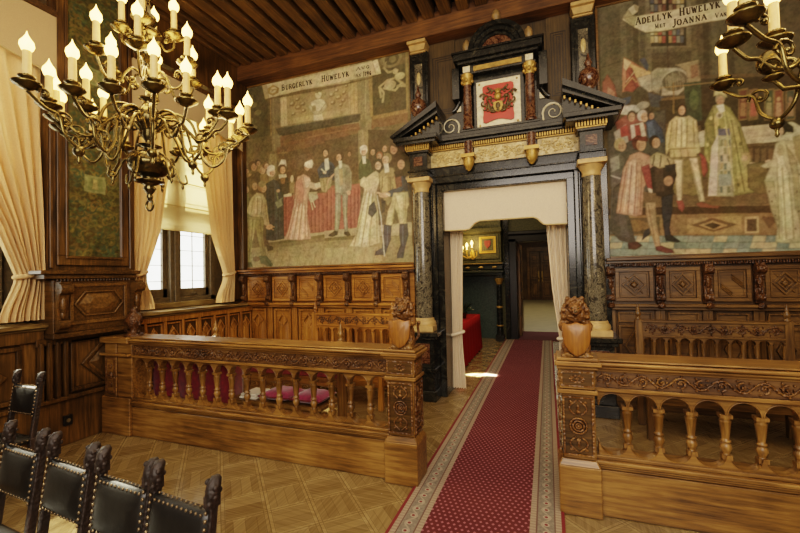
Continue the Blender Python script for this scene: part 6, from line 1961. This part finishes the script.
# ================================================================== CHAIRS
def make_chair(label, group):
    w, d, sh, top = .318, .38, .43, .84
    t = thing('leather_chair', label, 'chair', (0, 0, 0), group)
    fr = MB()
    for s in (-1, 1):
        x = s*w/2
        MB().box(x-.022, x+.022, -d+.0, -d+.045, 0, sh-.02).lathe([(.028, .16), (.03, .2), (.028, .24)], x, -d+.022, 0, 8).build('leg', CH, t, bevel=.004)
        MB().box(x-.022, x+.022, -.022, .022, 0, sh).build('leg', CH, t, bevel=.004)
        p = MB().add([(x-.015, -.018, sh-.02), (x+.015, -.018, sh-.02), (x+.015, .022, sh-.02), (x-.015, .022, sh-.02), (x-.015, .042, top), (x+.015, .042, top), (x+.015, .075, top), (x-.015, .075, top)],
                    [(0, 1, 2, 3), (4, 5, 6, 7), (0, 1, 5, 4), (1, 2, 6, 5), (2, 3, 7, 6), (3, 0, 4, 7)])
        p.build('back_post', CH, t, bevel=.004)
        # carved leafy finial curling back
        f = MB().box(x-.018, x+.018, .034, .078, top-.01, top+.03).tube([(x, .056, top), (x, .056, top+.03), (x, .062, top+.06), (x, .074, top+.078), (x, .088, top+.080)], [.020, .026, .026, .022, .014], 7)
        for k in range(5):
            f.ell(x+.012*math.cos(k*2.1), .036+.006*k, top+.008+.017*k, .010, .010, .012, 6, 4); f.ell(x-.012*math.cos(k*1.7), .072+.004*k, top+.006+.018*k, .010, .010, .012, 6, 4); f.ell(x+(.02 if k % 2 else -.02), .056, top+.01+.016*k, .008, .014, .012, 6, 4)
        f.build('finial', CH, t)
    def yb(z): return .0+(z-sh)*(.055/(top-sh))
    b = MB(); nx, nz = 10, 8; v = []; fc = []
    z0, z1 = .60, .815
    for sd in (-1, 1):
        for j in range(nz+1):
            for i in range(nx+1):
                u, q = i/nx*2-1, j/nz*2-1; z = z0+(z1-z0)*j/nz; th = .012+.022*(1-abs(u)**4)*(1-abs(q)**4)
                v.append((u*(w/2+.006), yb(z)+sd*(th if sd < 0 else .014), z))
    for s_ in (0, 1):
        o = s_*(nx+1)*(nz+1)
        for j in range(nz):
            for i in range(nx): k = o+j*(nx+1)+i; fc.append((k, k+1, k+nx+2, k+nx+1))
    o2 = (nx+1)*(nz+1)
    for i in range(nx): k = nz*(nx+1)+i; fc += [(k, k+1, o2+k+1, o2+k), (i, i+1, o2+i+1, o2+i)]
    for j in range(nz): k = j*(nx+1); fc += [(k, k+nx+1, o2+k+nx+1, o2+k), (k+nx, k+2*nx+1, o2+k+2*nx+1, o2+k+nx)]
    b.add(v, fc, True); b.build('backrest', LEA, t, label='padded black leather backrest')
    nn = MB()
    for i in range(11):
        x = -w/2+.03+i*(w-.06)/10
        nn.ell(x, yb(z1)-.020, z1-.012, .006, .0055, .006, 7, 5); nn.ell(x, yb(z1)+.0, z1+.006, .006, .006, .005, 7, 5); nn.ell(x, yb(z0)-.020, z0+.012, .006, .0055, .006, 7, 5)
    for s in (-1, 1):
        for j in range(9):
            z = z0+(z1-z0)*j/8; nn.ell(s*(w/2-.004), yb(z)-.020, z, .0075, .006, .0075, 7, 5)
    nn.build('backrest_nails', NAIL, t)
    st = MB(); v = []; fc = []; n = 10
    for sd in (1, -1):
        for j in range(n+1):
            for i in range(n+1):
                u, q = i/n*2-1, j/n*2-1; v.append((u*(w/2+.01), -d*.5+.0+q*(d/2+.015), sh+(.045*(1-abs(u)**4)*(1-abs(q)**4)+.005 if sd > 0 else -.03)))
    for s_ in (0, 1):
        o = s_*(n+1)**2
        for j in range(n):
            for i in range(n): k = o+j*(n+1)+i; fc.append((k, k+1, k+n+2, k+n+1))
    o2 = (n+1)**2
    for i in range(n): k = n*(n+1)+i; fc += [(k, k+1, o2+k+1, o2+k), (i, i+1, o2+i+1, o2+i)]
    for j in range(n): k = j*(n+1); fc += [(k, k+n+1, o2+k+n+1, o2+k), (k+n, k+2*n+1, o2+k+2*n+1, o2+k+n)]
    st.add(v, fc, True); st.build('seat', LEA, t, label='padded black leather seat')
    nn = MB()
    for i in range(12):
        u = -1+2*i/11
        nn.ell(u*(w/2), -d-.018, sh-.008, .0075, .005, .0075, 7, 5); nn.ell(u*w/2, .017, sh-.008, .0075, .005, .0075, 7, 5)
        for s in (-1, 1): nn.ell(s*(w/2+.012), -d/2+u*d/2, sh-.008, .005, .0075, .0075, 7, 5)
    nn.build('seat_nails', NAIL, t)
    MB().box(-w/2+.0, w/2, -d+.005, -d+.03, .26, .31).box(-w/2, -w/2+.02, -d+.02, 0, .12, .15).box(w/2-.02, w/2, -d+.02, 0, .12, .15).box(-w/2, w/2, -.2, -.175, .12, .15).build('stretcher', CH, t, bevel=.003)
    return t
chair = make_chair('black leather studded chair at the right end of the front row', 'studded chairs in the front row')
row = [(-1.325, 1.080), (-1.680, 1.110), (-2.085, 1.145), (-2.510, 1.180)]
labs = ['black leather studded chair at the right end of the front row', 'black leather studded chair second from the right end of the front row', 'black leather studded chair with bright floor showing beneath its back', 'black leather studded chair at the left edge of the picture in the front row', None]
for i, (x, y) in enumerate(row[:4]):
    c = chair if i == 0 else copy_tree(chair)
    c.location = (x, y, 0); c.rotation_euler = (0, 0, math.radians(-5 + (i % 2)*1.0)); c['label'] = labs[i]
c = copy_tree(chair); c.location = (-4.02, 1.95, 0); c.rotation_euler = (0, 0, math.radians(0)); c['label'] = 'lone black leather studded chair standing against the left wall'
if 'group' in c: del c['group']
# ================================================================== CHANDELIERS
def candle(arm, x, y, z, s=1):
    MB().lathe([(.012, -.035), (.03, -.03), (.068, -.006), (.074, .004), (.070, .006), (.03, -.004), (.02, .0), (.018, .022), (.040, .034), (.044, .042), (.024, .040), (.022, .055)], x, y, z, 14).build('drip_pan', BRS, arm)
    MB().lathe([(.0225, .045), (.022, .10), (.021, .195)], x, y, z, 10).build('candle_tube', CAND, arm, label='cream candle sleeve')
    MB().lathe([(.012, .188), (.028, .202), (.037, .225), (.034, .248), (.018, .272), (.006, .295), (.001, .315)], x, y, z, 10).build('flame_bulb', BULB, arm, label='lit flame shaped bulb')  # bulb modelled oversized so its shape takes in the glow
def swan(c, a, pts):
    "profile points (radius, z) swept in the vertical plane at angle a, smoothed"
    out = []; n = len(pts)
    for i in range(n-1):
        p0, p1, p2, p3 = pts[max(i-1, 0)], pts[i], pts[i+1], pts[min(i+2, n-1)]
        for k in range(5):
            t = k/5; q = [.5*((2*p1[d])+(-p0[d]+p2[d])*t+(2*p0[d]-5*p1[d]+4*p2[d]-p3[d])*t*t+(-p0[d]+3*p1[d]-3*p2[d]+p3[d])*t**3) for d in (0, 1)]; out.append(q)
    out.append(pts[-1]); return [(c[0]+r*math.cos(a), c[1]+r*math.sin(a), z) for r, z in out]
CANDLES = [(-98, .70, 0), (-122, .56, -.01), (-148, .60, 0), (-161, .67, -.02), (177, .69, 0), (157, .70, -.02), (125, .75, 0), (103, .66, -.02), (75, .66, 0), (53, .64, -.01), (37, .69, 0), (11, .64, 0), (-35, .63, .01), (-58, .55, 0), (-88, .52, .02), (-12, .50, .03), (13, .55, .03), (63, .42, .02), (-128, .37, .04), (-170, .40, .03)]
def chandelier(label, cx, cy, zl, rot, zceil=5.16, spots=None):
    t = thing('chandelier', label, 'chandelier', (cx, cy, zceil)); c = (cx, cy)
    z = zl
    MB().lathe([(.006, -.64), (.018, -.62), (.022, -.60), (.016, -.585), (.03, -.565), (.045, -.54), (.03, -.52), (.07, -.50), (.10, -.492), (.10, -.485), (.05, -.475), (.055, -.455), (.10, -.44), (.135, -.405), (.146, -.365), (.146, -.355), (.136, -.32), (.10, -.28), (.045, -.26), (.035, -.24), (.075, -.225), (.085, -.215), (.05, -.20), (.028, -.17), (.03, -.14), (.05, -.11), (.045, -.07), (.07, -.03), (.09, .02), (.085, .07), (.05, .11), (.035, .15), (.06, .165), (.07, .175), (.03, .19), (.025, .27), (.05, .30), (.055, .34), (.03, .38), (.024, .44), (.06, .47), (.075, .51), (.06, .55), (.025, .58), (.02, .62), (.055, .64), (.09, .66), (.095, .675), (.04, .69), (.035, .72), (.06, .76), (.05, .80), (.02, .83), (.014, .88)], cx, cy, z, 24).xf(lambda x, y, q: (x, y, q+.045*min(1, max(0, (z-.15-q)/.08)))).build('stem', BRD, t)
    MB().tube([(cx+.035*math.cos(k*PI/8), cy, z-.62+.04*math.sin(k*PI/8)) for k in range(17)], .009, 6).build('ring', BRS, t)
    ch = MB(); zz = z+.89; i = 0
    while zz < zceil-.1:
        ch.tube([(cx+(.016*math.cos(k*PI/5) if i % 2 else 0), cy+(0 if i % 2 else .016*math.cos(k*PI/5)), zz+.03*math.sin(k*PI/5)) for k in range(11)], .005, 5); zz += .048; i += 1
    ch.build('chain', BRD, t)
    MB().lathe([(.02, -.12), (.06, -.08), (.09, -.03), (.10, 0)], cx, cy, zceil, 16).build('ceiling_rose', BRD, t)
    def arm(a, prof, tip, r, scrolls, ball):
        am = MB().tube(swan(c, a, prof), r, 7)
        for (sr, sz, rad, d) in scrolls:
            am.tube([(cx+(sr+rad*(1-k/13)*math.cos(k*.55*d))*math.cos(a), cy+(sr+rad*(1-k/13)*math.cos(k*.55*d))*math.sin(a), sz+rad*(1-k/13)*math.sin(k*.55*d)) for k in range(11)], [.010-.0004*k for k in range(11)], 6)
            am.ell(cx+sr*math.cos(a), cy+sr*math.sin(a), sz, .014, .014, .014, 8, 6)
        if ball: am.ell(cx+ball[0]*math.cos(a), cy+ball[0]*math.sin(a), ball[1], .034, .034, .034, 12, 8); am.lathe([(.004, -.05), (.012, -.035), (.008, -.02), (.014, 0)], cx+ball[0]*math.cos(a), cy+ball[0]*math.sin(a), ball[1]-.03, 8)
        o = am.build('arm', BRS, t)
        for (rr, da, zz) in tip: candle(o, cx+rr*math.cos(a+da), cy+rr*math.sin(a+da), zz)
        return o
    for k, (deg, r, up) in enumerate(spots or CANDLES):
        a = math.radians(deg)+rot; q = r/.68; low = .06 if k % 2 else 0; w = z+up
        if k % 2: prof = [(.06, z-.06), (.15*q, z+.0), (.27*q, z-.02), (.35*q, z-.10), (.42*q, z-.17), (.51*q, z-.16), (.57*q, z-.11), (.62*q, z-.10), (r, w-.04)]
        else: prof = [(.06, z+.05), (.16*q, z+.08), (.27*q, z+.03), (.32*q, z-.10), (.35*q, z-.24), (.42*q, z-.31), (.50*q, z-.25), (.53*q, z-.14), (.60*q, z-.11), (r, w-.04)]
        arm(a, prof, [(r, 0, w)], .0105,
            [(.50*q, z-.16, .06, 1)] + ([(.20*q, z+.0, .055, -1)] if k % 2 else [(.60*q, z-.03, .035, 1)]), (.43*q, z-.335) if k % 4 == 0 else None)
    for k in range(6):
        a = rot+k*PI/3+.2
        arm(a, [(.04, z+.33), (.10, z+.37), (.15, z+.32), (.19, z+.24), (.27, z+.25), (.32, z+.37)], [(.32, 0, z+.41)], .009, [(.24, z+.33, .04, 1), (.11, z+.29, .035, -1)], None)
    for k in range(4):
        a = rot+PI/8+k*PI/2+.3
        arm(a, [(.03, z+.60), (.07, z+.62), (.11, z+.56), (.16, z+.58), (.17, z+.64)], [(.17, 0, z+.68)], .008, [(.12, z+.63, .025, 1)], None)
    for k in range(6):
        a = rot+k*PI/3
        m = MB().tube(swan(c, a, [(.09, z-.33), (.15, z-.30), (.18, z-.36), (.21, z-.43), (.25, z-.42), (.24, z-.36)]), .008, 6); m.lathe([(.003, -.05), (.01, -.03), (.006, 0)], cx+.22*math.cos(a), cy+.22*math.sin(a), z-.43, 8)
        m.build('scroll_hook', BRS, t)
    return t
chandelier('large brass chandelier hanging at the upper left with many lit flame bulbs', -2.75, 2.11, 2.83, 0)
_c = chandelier('brass chandelier cut off by the upper right edge of the picture', 1.55, 2.55, 2.80, 0, spots=[(135, .68, 0), (188, .64, 0), (206, .75, -.01), (180, .43, 0), (232, .68, 0), (262, .60, 0), (292, .68, 0), (322, .64, 0), (350, .68, 0), (20, .62, 0), (48, .68, 0), (76, .50, .02), (312, .42, .02), (250, .42, .02)])

MB().ell(1.215, 2.803, 2.80, .072, .072, .072, 18, 12).lathe([(.02, -.11), (.045, -.095), (.05, -.085), (.02, -.07)], 1.215, 2.803, 2.80, 14).tube([(1.215, 2.803, 2.70), (1.25, 2.78, 2.63), (1.35, 2.70, 2.60), (1.47, 2.61, 2.62), (1.55, 2.55, 2.70)], .012, 7).build('ball_knob', BRS, _c)

# ================================================================== ROOM BEYOND THE DOORWAY
S(MB().box(-2.9, 3.0, 5.95, 26, -.12, -.0), 'floor', bpy.data.materials['oak_parquet'])
S(MB().box(-2.8, -2.7, 5.8, 10.4, 0, 3.7), 'wall_left', GRN)
S(MB().box(.75, .85, 5.8, 10.4, 0, 3.7), 'wall_right', OLV)
S(MB().box(-2.8, .85, 5.8, 10.7, 3.7, 3.8), 'ceiling', OLV)
S(MB().box(-2.8, -.80, 10.4, 10.65, 0, 3.7).box(.35, .85, 10.4, 10.65, 0, 3.7).box(-.80, .35, 10.4, 10.65, 2.46, 3.7), 'wall_far', OLV)
S(MB().box(-.90, -.72, 10.30, 10.66, 0, 2.5).box(.30, .45, 10.30, 10.66, 0, 2.5).box(-.95, .5, 10.30, 10.66, 2.42, 2.60).box(-1.0, .55, 10.22, 10.4, 2.60, 2.68), 'trim_60', plain('near_black_timber', '17130d', .35, 0, .3), .01)
t = thing('door_leaf', 'brown wooden door leaf standing open at the far doorway', 'door', (-.62, 10.7, 0))
MB().box(-.72, -.66, 10.68, 11.5, .02, 2.40).build('leaf', OZ, t, bevel=.006)
MB().box(-.66, -.645, 10.78, 11.4, .2, 1.0).box(-.66, -.645, 10.78, 11.4, 1.15, 2.25).build('door_panels', RZ, t, bevel=.01)
# fireplace
t = thing('fireplace', 'dark green fireplace with mantel shelf and gilt banded columns in the room beyond', 'fireplace', (-1.7, 10.1, 0))
MB().box(-2.5, -1.05, 10.0, 10.4, 1.92, 3.2).box(-2.45, -1.10, 9.97, 10.4, 2.0, 2.62).box(-2.5, -1.03, 9.93, 10.4, 2.66, 2.78).build('overmantel', OLV, t, bevel=.01)
m = MB().box(-2.55, -.98, 9.85, 10.4, 1.86, 1.92).box(-2.5, -1.02, 9.9, 10.4, 1.74, 1.86).box(-2.55, -1.0, 9.87, 10.4, 1.66, 1.72).box(-2.5, -1.03, 9.92, 10.4, 1.60, 1.66); m.build('mantel_shelf', plain('green_black_timber', '2c2f1e', .35, 0, .4), t, bevel=.01)
b = MB()
for q in range(4): b.ell(-2.2+q*.33, 9.89, 1.80, .06, .02, .03)
b.box(-2.5, -1.02, 9.84, 9.86, 1.885, 1.90); b.build('gilt_ornament', GLD, t)
for x in (-2.42, -1.12):
    p = MB().box(x-.10, x+.10, 9.86, 10.05, 0, .16).lathe([(.075, .16), (.08, .25), (.07, .30), (.066, .7), (.06, 1.40)], x, 9.95, 0, 16).box(x-.09, x+.09, 9.86, 10.05, 1.52, 1.60).build('column', BLK, t)
    MB().lathe([(.085, .36), (.09, .375), (.085, .39)], x, 9.95, 0, 16).lathe([(.07, .80), (.078, .82), (.07, .85)], x, 9.95, 0, 16).lathe([(.062, 1.38), (.07, 1.42), (.11, 1.50), (.11, 1.53)], x, 9.95, 0, 16).build('gilt_bands', GLD, p, label='gilt capital and bands')
MB().box(-2.35, -1.2, 10.25, 10.38, 0, 1.6).build('tiled_back', GRN, t)
MB().box(-1.0, -.90, 10.2, 10.4, 0, 3.3).build('side_pilaster', BLK, t)
t = thing('heraldic_panel', 'small square heraldic panel in a gilt frame above the far fireplace', 'panel', (-1.38, 9.96, 2.35))
MB().frame(-1.575, -1.175, 2.15, 2.56, 9.97, .035, .02).frame(-1.53, -1.22, 2.195, 2.515, 9.97, .012, .025).build('gilt_frame', plain('glowing_gilding', 'd0a040', .35, .5, .2, 20, 0, 'c08a30', .25), t)  # gilding brightened by a slight emission, though it is no lamp
MB().box(-1.54, -1.21, 9.955, 9.965, 2.185, 2.525).build('field', OLV, t)
MB().prism([(-1.45, 2.46), (-1.30, 2.46), (-1.30, 2.36), (-1.375, 2.26), (-1.45, 2.36)], 'Y', 9.94, 9.955).build('shield', plain('red_shield', '8c3424', .5), t)
t = thing('wall_sconce', 'gilt wall sconce with lit bulbs beside the heraldic panel', 'wall lamp', (-1.75, 9.9, 2.2))
m = MB().ell(-1.75, 9.96, 2.12, .06, .02, .12)
cs = [(-1.98, 9.84, 2.20), (-1.86, 9.80, 2.25), (-1.73, 9.78, 2.30), (-1.62, 9.82, 2.22)]
for x, y, z in cs: m.tube([(-1.75, 9.94, 2.1), ((x-1.75)/2, 9.88, 2.04), (x, y, 2.10), (x, y, z-.03)], .012, 6).lathe([(.01, -.03), (.035, -.02), (.04, -.01)], x, y, z, 10)
m.build('sconce_body', bpy.data.materials['glowing_gilding'], t)
for x, y, z in cs[1:3]+cs[:1]:
    MB().lathe([(.014, -.01), (.014, .05), (.02, .06), (.036, .09), (.034, .12), (.012, .16), (.002, .18)], x, y, z, 10).build('bulb', BULB, t, label='lit bulb')
# red draped table and plant
t = thing('draped_table', 'table covered to the floor in bright red cloth in the room beyond', 'table', (-1.9, 7.7, 0))
v = []; f = []; A = []
for i in range(41): A.append((-1.42, 6.45+2.35*i/40, 1, 0))
A = [(-2.3+.88*i/14, 6.45, 0, -1) for i in range(14)] + A + [(-1.42-.88*i/14, 8.8, 0, 1) for i in range(1, 14)]; n = len(A)
for j in range(6):
    z = .76-j*.148
    for i, p in enumerate(A): a = .008*j*(.5+.5*math.sin(i*1.3)); v.append((p[0]+p[2]*a, p[1]+p[3]*a, z))
for j in range(5):
    for i in range(n-1): f.append((j*n+i, j*n+i+1, (j+1)*n+i+1, (j+1)*n+i))
f.append(tuple(range(n))); MB().add(v, f, True).build('cloth_cover', REDC, t)
MB().box(-2.28, -1.44, 6.47, 8.78, .70, .745).build('table_top', OX, t)
t = thing('potted_plant', 'dark leafy plant in a pot on the red table', 'plant', (-1.62, 7.9, .765))
MB().lathe([(.07, 0), (.09, .10), (.10, .12), (.085, .12)], -1.62, 7.9, .765, 14).build('pot', BRD, t)
m = MB(); rs = random.Random(2)
for k in range(46):
    a = rs.uniform(0, 6.28); l = rs.uniform(.12, .28); e = rs.uniform(.2, 1.2); p0 = Vector((-1.62, 7.9, .88)); d = Vector((math.cos(a)*math.cos(e), math.sin(a)*math.cos(e), math.sin(e)))
    m.tube([p0, p0+d*l*.5+Vector((0, 0, .02)), p0+d*l], [.008, .028, .003], 4, .25)
m.build('leaves', LEAF, t)
# landing
S(MB().box(-1.6, 1.4, 11.65, 25, .0, .012), 'floor', STONE)
S(MB().box(-1.7, -1.6, 10.65, 25, 0, 4.2).box(1.4, 1.5, 10.65, 25, 0, 4.2).box(-1.7, 1.5, 25, 25.2, 0, 4.2).box(-1.7, 1.5, 10.65, 25, 4.2, 4.3), 'wall_landing', wood('landing_panelling', '3c2810', '5c4220', '7c5c30', 'Z', .5))
t = thing('double_door', 'carved brown double door at the far end of the landing', 'door', (-.4, 24.95, 0))
for s, (a, b) in enumerate(((-1.0, -.42), (-.38, .25))):
    l = MB().box(a, b, 24.9, 24.98, 0, 2.9).build('leaf', RZ, t, bevel=.01)
    m = MB()
    for z0, z1 in ((.2, 1.1), (1.25, 2.1), (2.25, 2.75)): m.frame(a+.08, b-.08, z0, z1, 24.9, .05, .03).box(a+.18, b-.18, 24.87, 24.9, z0+.12, z1-.12)
    m.build('carved_panels', OZ, l); 
    MB().ell((b-.07) if s == 0 else a+.07, 24.85, 1.3, .05, .05, .08).box(((b-.12) if s == 0 else a+.04), ((b-.04) if s == 0 else a+.12), 24.86, 24.9, 1.1, 1.7).build('lock_plate', GLD, l)
MB().box(-1.15, .4, 24.88, 25, 2.9, 3.15).box(-1.15, -1.0, 24.88, 25, 0, 2.9).box(.25, .4, 24.88, 25, 0, 2.9).build('door_surround', OX, t, bevel=.01)

# ================================================================== LIGHT
def lamp(kind, name, loc, energy, col, size=.3, rot=None, **kw):
    l = bpy.data.lights.new(name, kind); l.energy = energy; l.color = s2l(col)
    if kind == 'AREA': l.shape = 'RECTANGLE'; l.size, l.size_y = size
    elif kind == 'SUN': l.angle = size
    else: l.shadow_soft_size = size
    for k, v in kw.items(): setattr(l, k, v)
    o = bpy.data.objects.new(name, l); COL.objects.link(o); o.location = loc
    if rot is not None: o.rotation_euler = Vector(rot).to_track_quat('-Z', 'Y').to_euler()
    return o
WARM = 'ffe4c2'
lamp('AREA', 'rear_fill', (.6, -2.4, 3.4), 300, 'fff0e0', (4.5, 2.6), (-.1, 1, -.25))  # soft fill added behind the camera; the rear wall has no windows
lamp('AREA', 'room_glow', (0, 1.6, 5.0), 130, WARM, (6, 4), (0, .1, -1))
lamp('POINT', 'chandelier_glow', (-2.75, 2.11, 3.25), 60, 'ffd698', .35)
lamp('POINT', 'chandelier_glow', (1.55, 2.55, 3.25), 60, 'ffd698', .35)
lamp('POINT', 'chandelier_glow_low', (-2.4, 2.5, 2.7), 25, 'ffd698', .3)
lamp('SUN', 'sun', (-8, 3, 8), 14, 'fff2d8', math.radians(1.0), (2.15, -.15, -2.05))
lamp('AREA', 'window_daylight', (-5.6, 4.3, 3.0), 60, 'fff4e0', (1.8, 3.2), (1, 0, -.15))
lamp('AREA', 'window_daylight', (-5.6, 1.4, 3.0), 60, 'fff4e0', (2.0, 3.2), (1, 0, -.15))
lamp('POINT', 'sconce_glow', (-1.75, 9.6, 2.4), 14, 'ffd698', .1)
lamp('AREA', 'far_room_glow', (-1.0, 7.6, 3.6), 45, 'ffe8c4', (1.6, 2.6), (0, 0, -1))
lamp('AREA', 'landing_light', (0, 17, 4.1), 130, 'fff0d0', (2.4, 8), (0, 0, -1))  # area lamp just below the closed landing ceiling
lamp('AREA', 'far_sun_stripe_lamp', (-1.25, 6.52, 3.5), 25, 'fff4e0', (.75, .10), (0, 0, -1), spread=math.radians(3))  # hidden overhead lamp added to lay a sun stripe on the floor
w = bpy.data.worlds.new('sky'); bpy.context.scene.world = w; w.use_nodes = True
bg = w.node_tree.nodes['Background']; bg.inputs['Color'].default_value = (1, .98, .93, 1); bg.inputs['Strength'].default_value = 4.0

# ================================================================== CAMERA
cam = bpy.data.cameras.new('camera'); co = bpy.data.objects.new('camera', cam); COL.objects.link(co)
cam.sensor_width = 36; cam.lens = 36*397.3/800; cam.clip_start = .05; cam.clip_end = 100
yaw, pitch, roll = (math.radians(a) for a in (20.354, 1.27, -1.288))
fwd = Vector((-math.sin(yaw)*math.cos(pitch), math.cos(yaw)*math.cos(pitch), math.sin(pitch))); rt = Vector((math.cos(yaw), math.sin(yaw), 0)); up = rt.cross(fwd)
r2 = rt*math.cos(roll)+up*math.sin(roll); u2 = -rt*math.sin(roll)+up*math.cos(roll)
M = Matrix((r2, u2, -fwd)).transposed().to_4x4(); M.translation = Vector((0, 0, 1.65)); co.matrix_world = M
bpy.context.scene.camera = co
vs = bpy.context.scene.view_settings; vs.view_transform = 'Filmic'; vs.look = 'Medium High Contrast'; vs.exposure = 0.35
GROUPS = {'window_curtain': 'cream tied-back window curtains', 'portiere': 'ivory curtains tied back in the doorway', 'lion_statue': 'carved lions on the newel posts',
          'seat_cushion': 'magenta cushions on the pew', 'wall_pilaster': 'marble pilasters flanking the coat of arms', 'chandelier': 'brass chandeliers', 'balustrade': 'carved oak balustrades',
          'arcaded_bench': 'arcaded benches against the back wall', 'window_pelmet': 'cream pelmets above the windows', 'mural': 'painted murals on the back wall', 'stamped_panel': 'stamped panels beside the coat of arms'}
for o in bpy.data.objects:
    k = o.name.split('.')[0]
    if o.parent is None and 'label' in o and k in GROUPS: o['group'] = GROUPS[k]
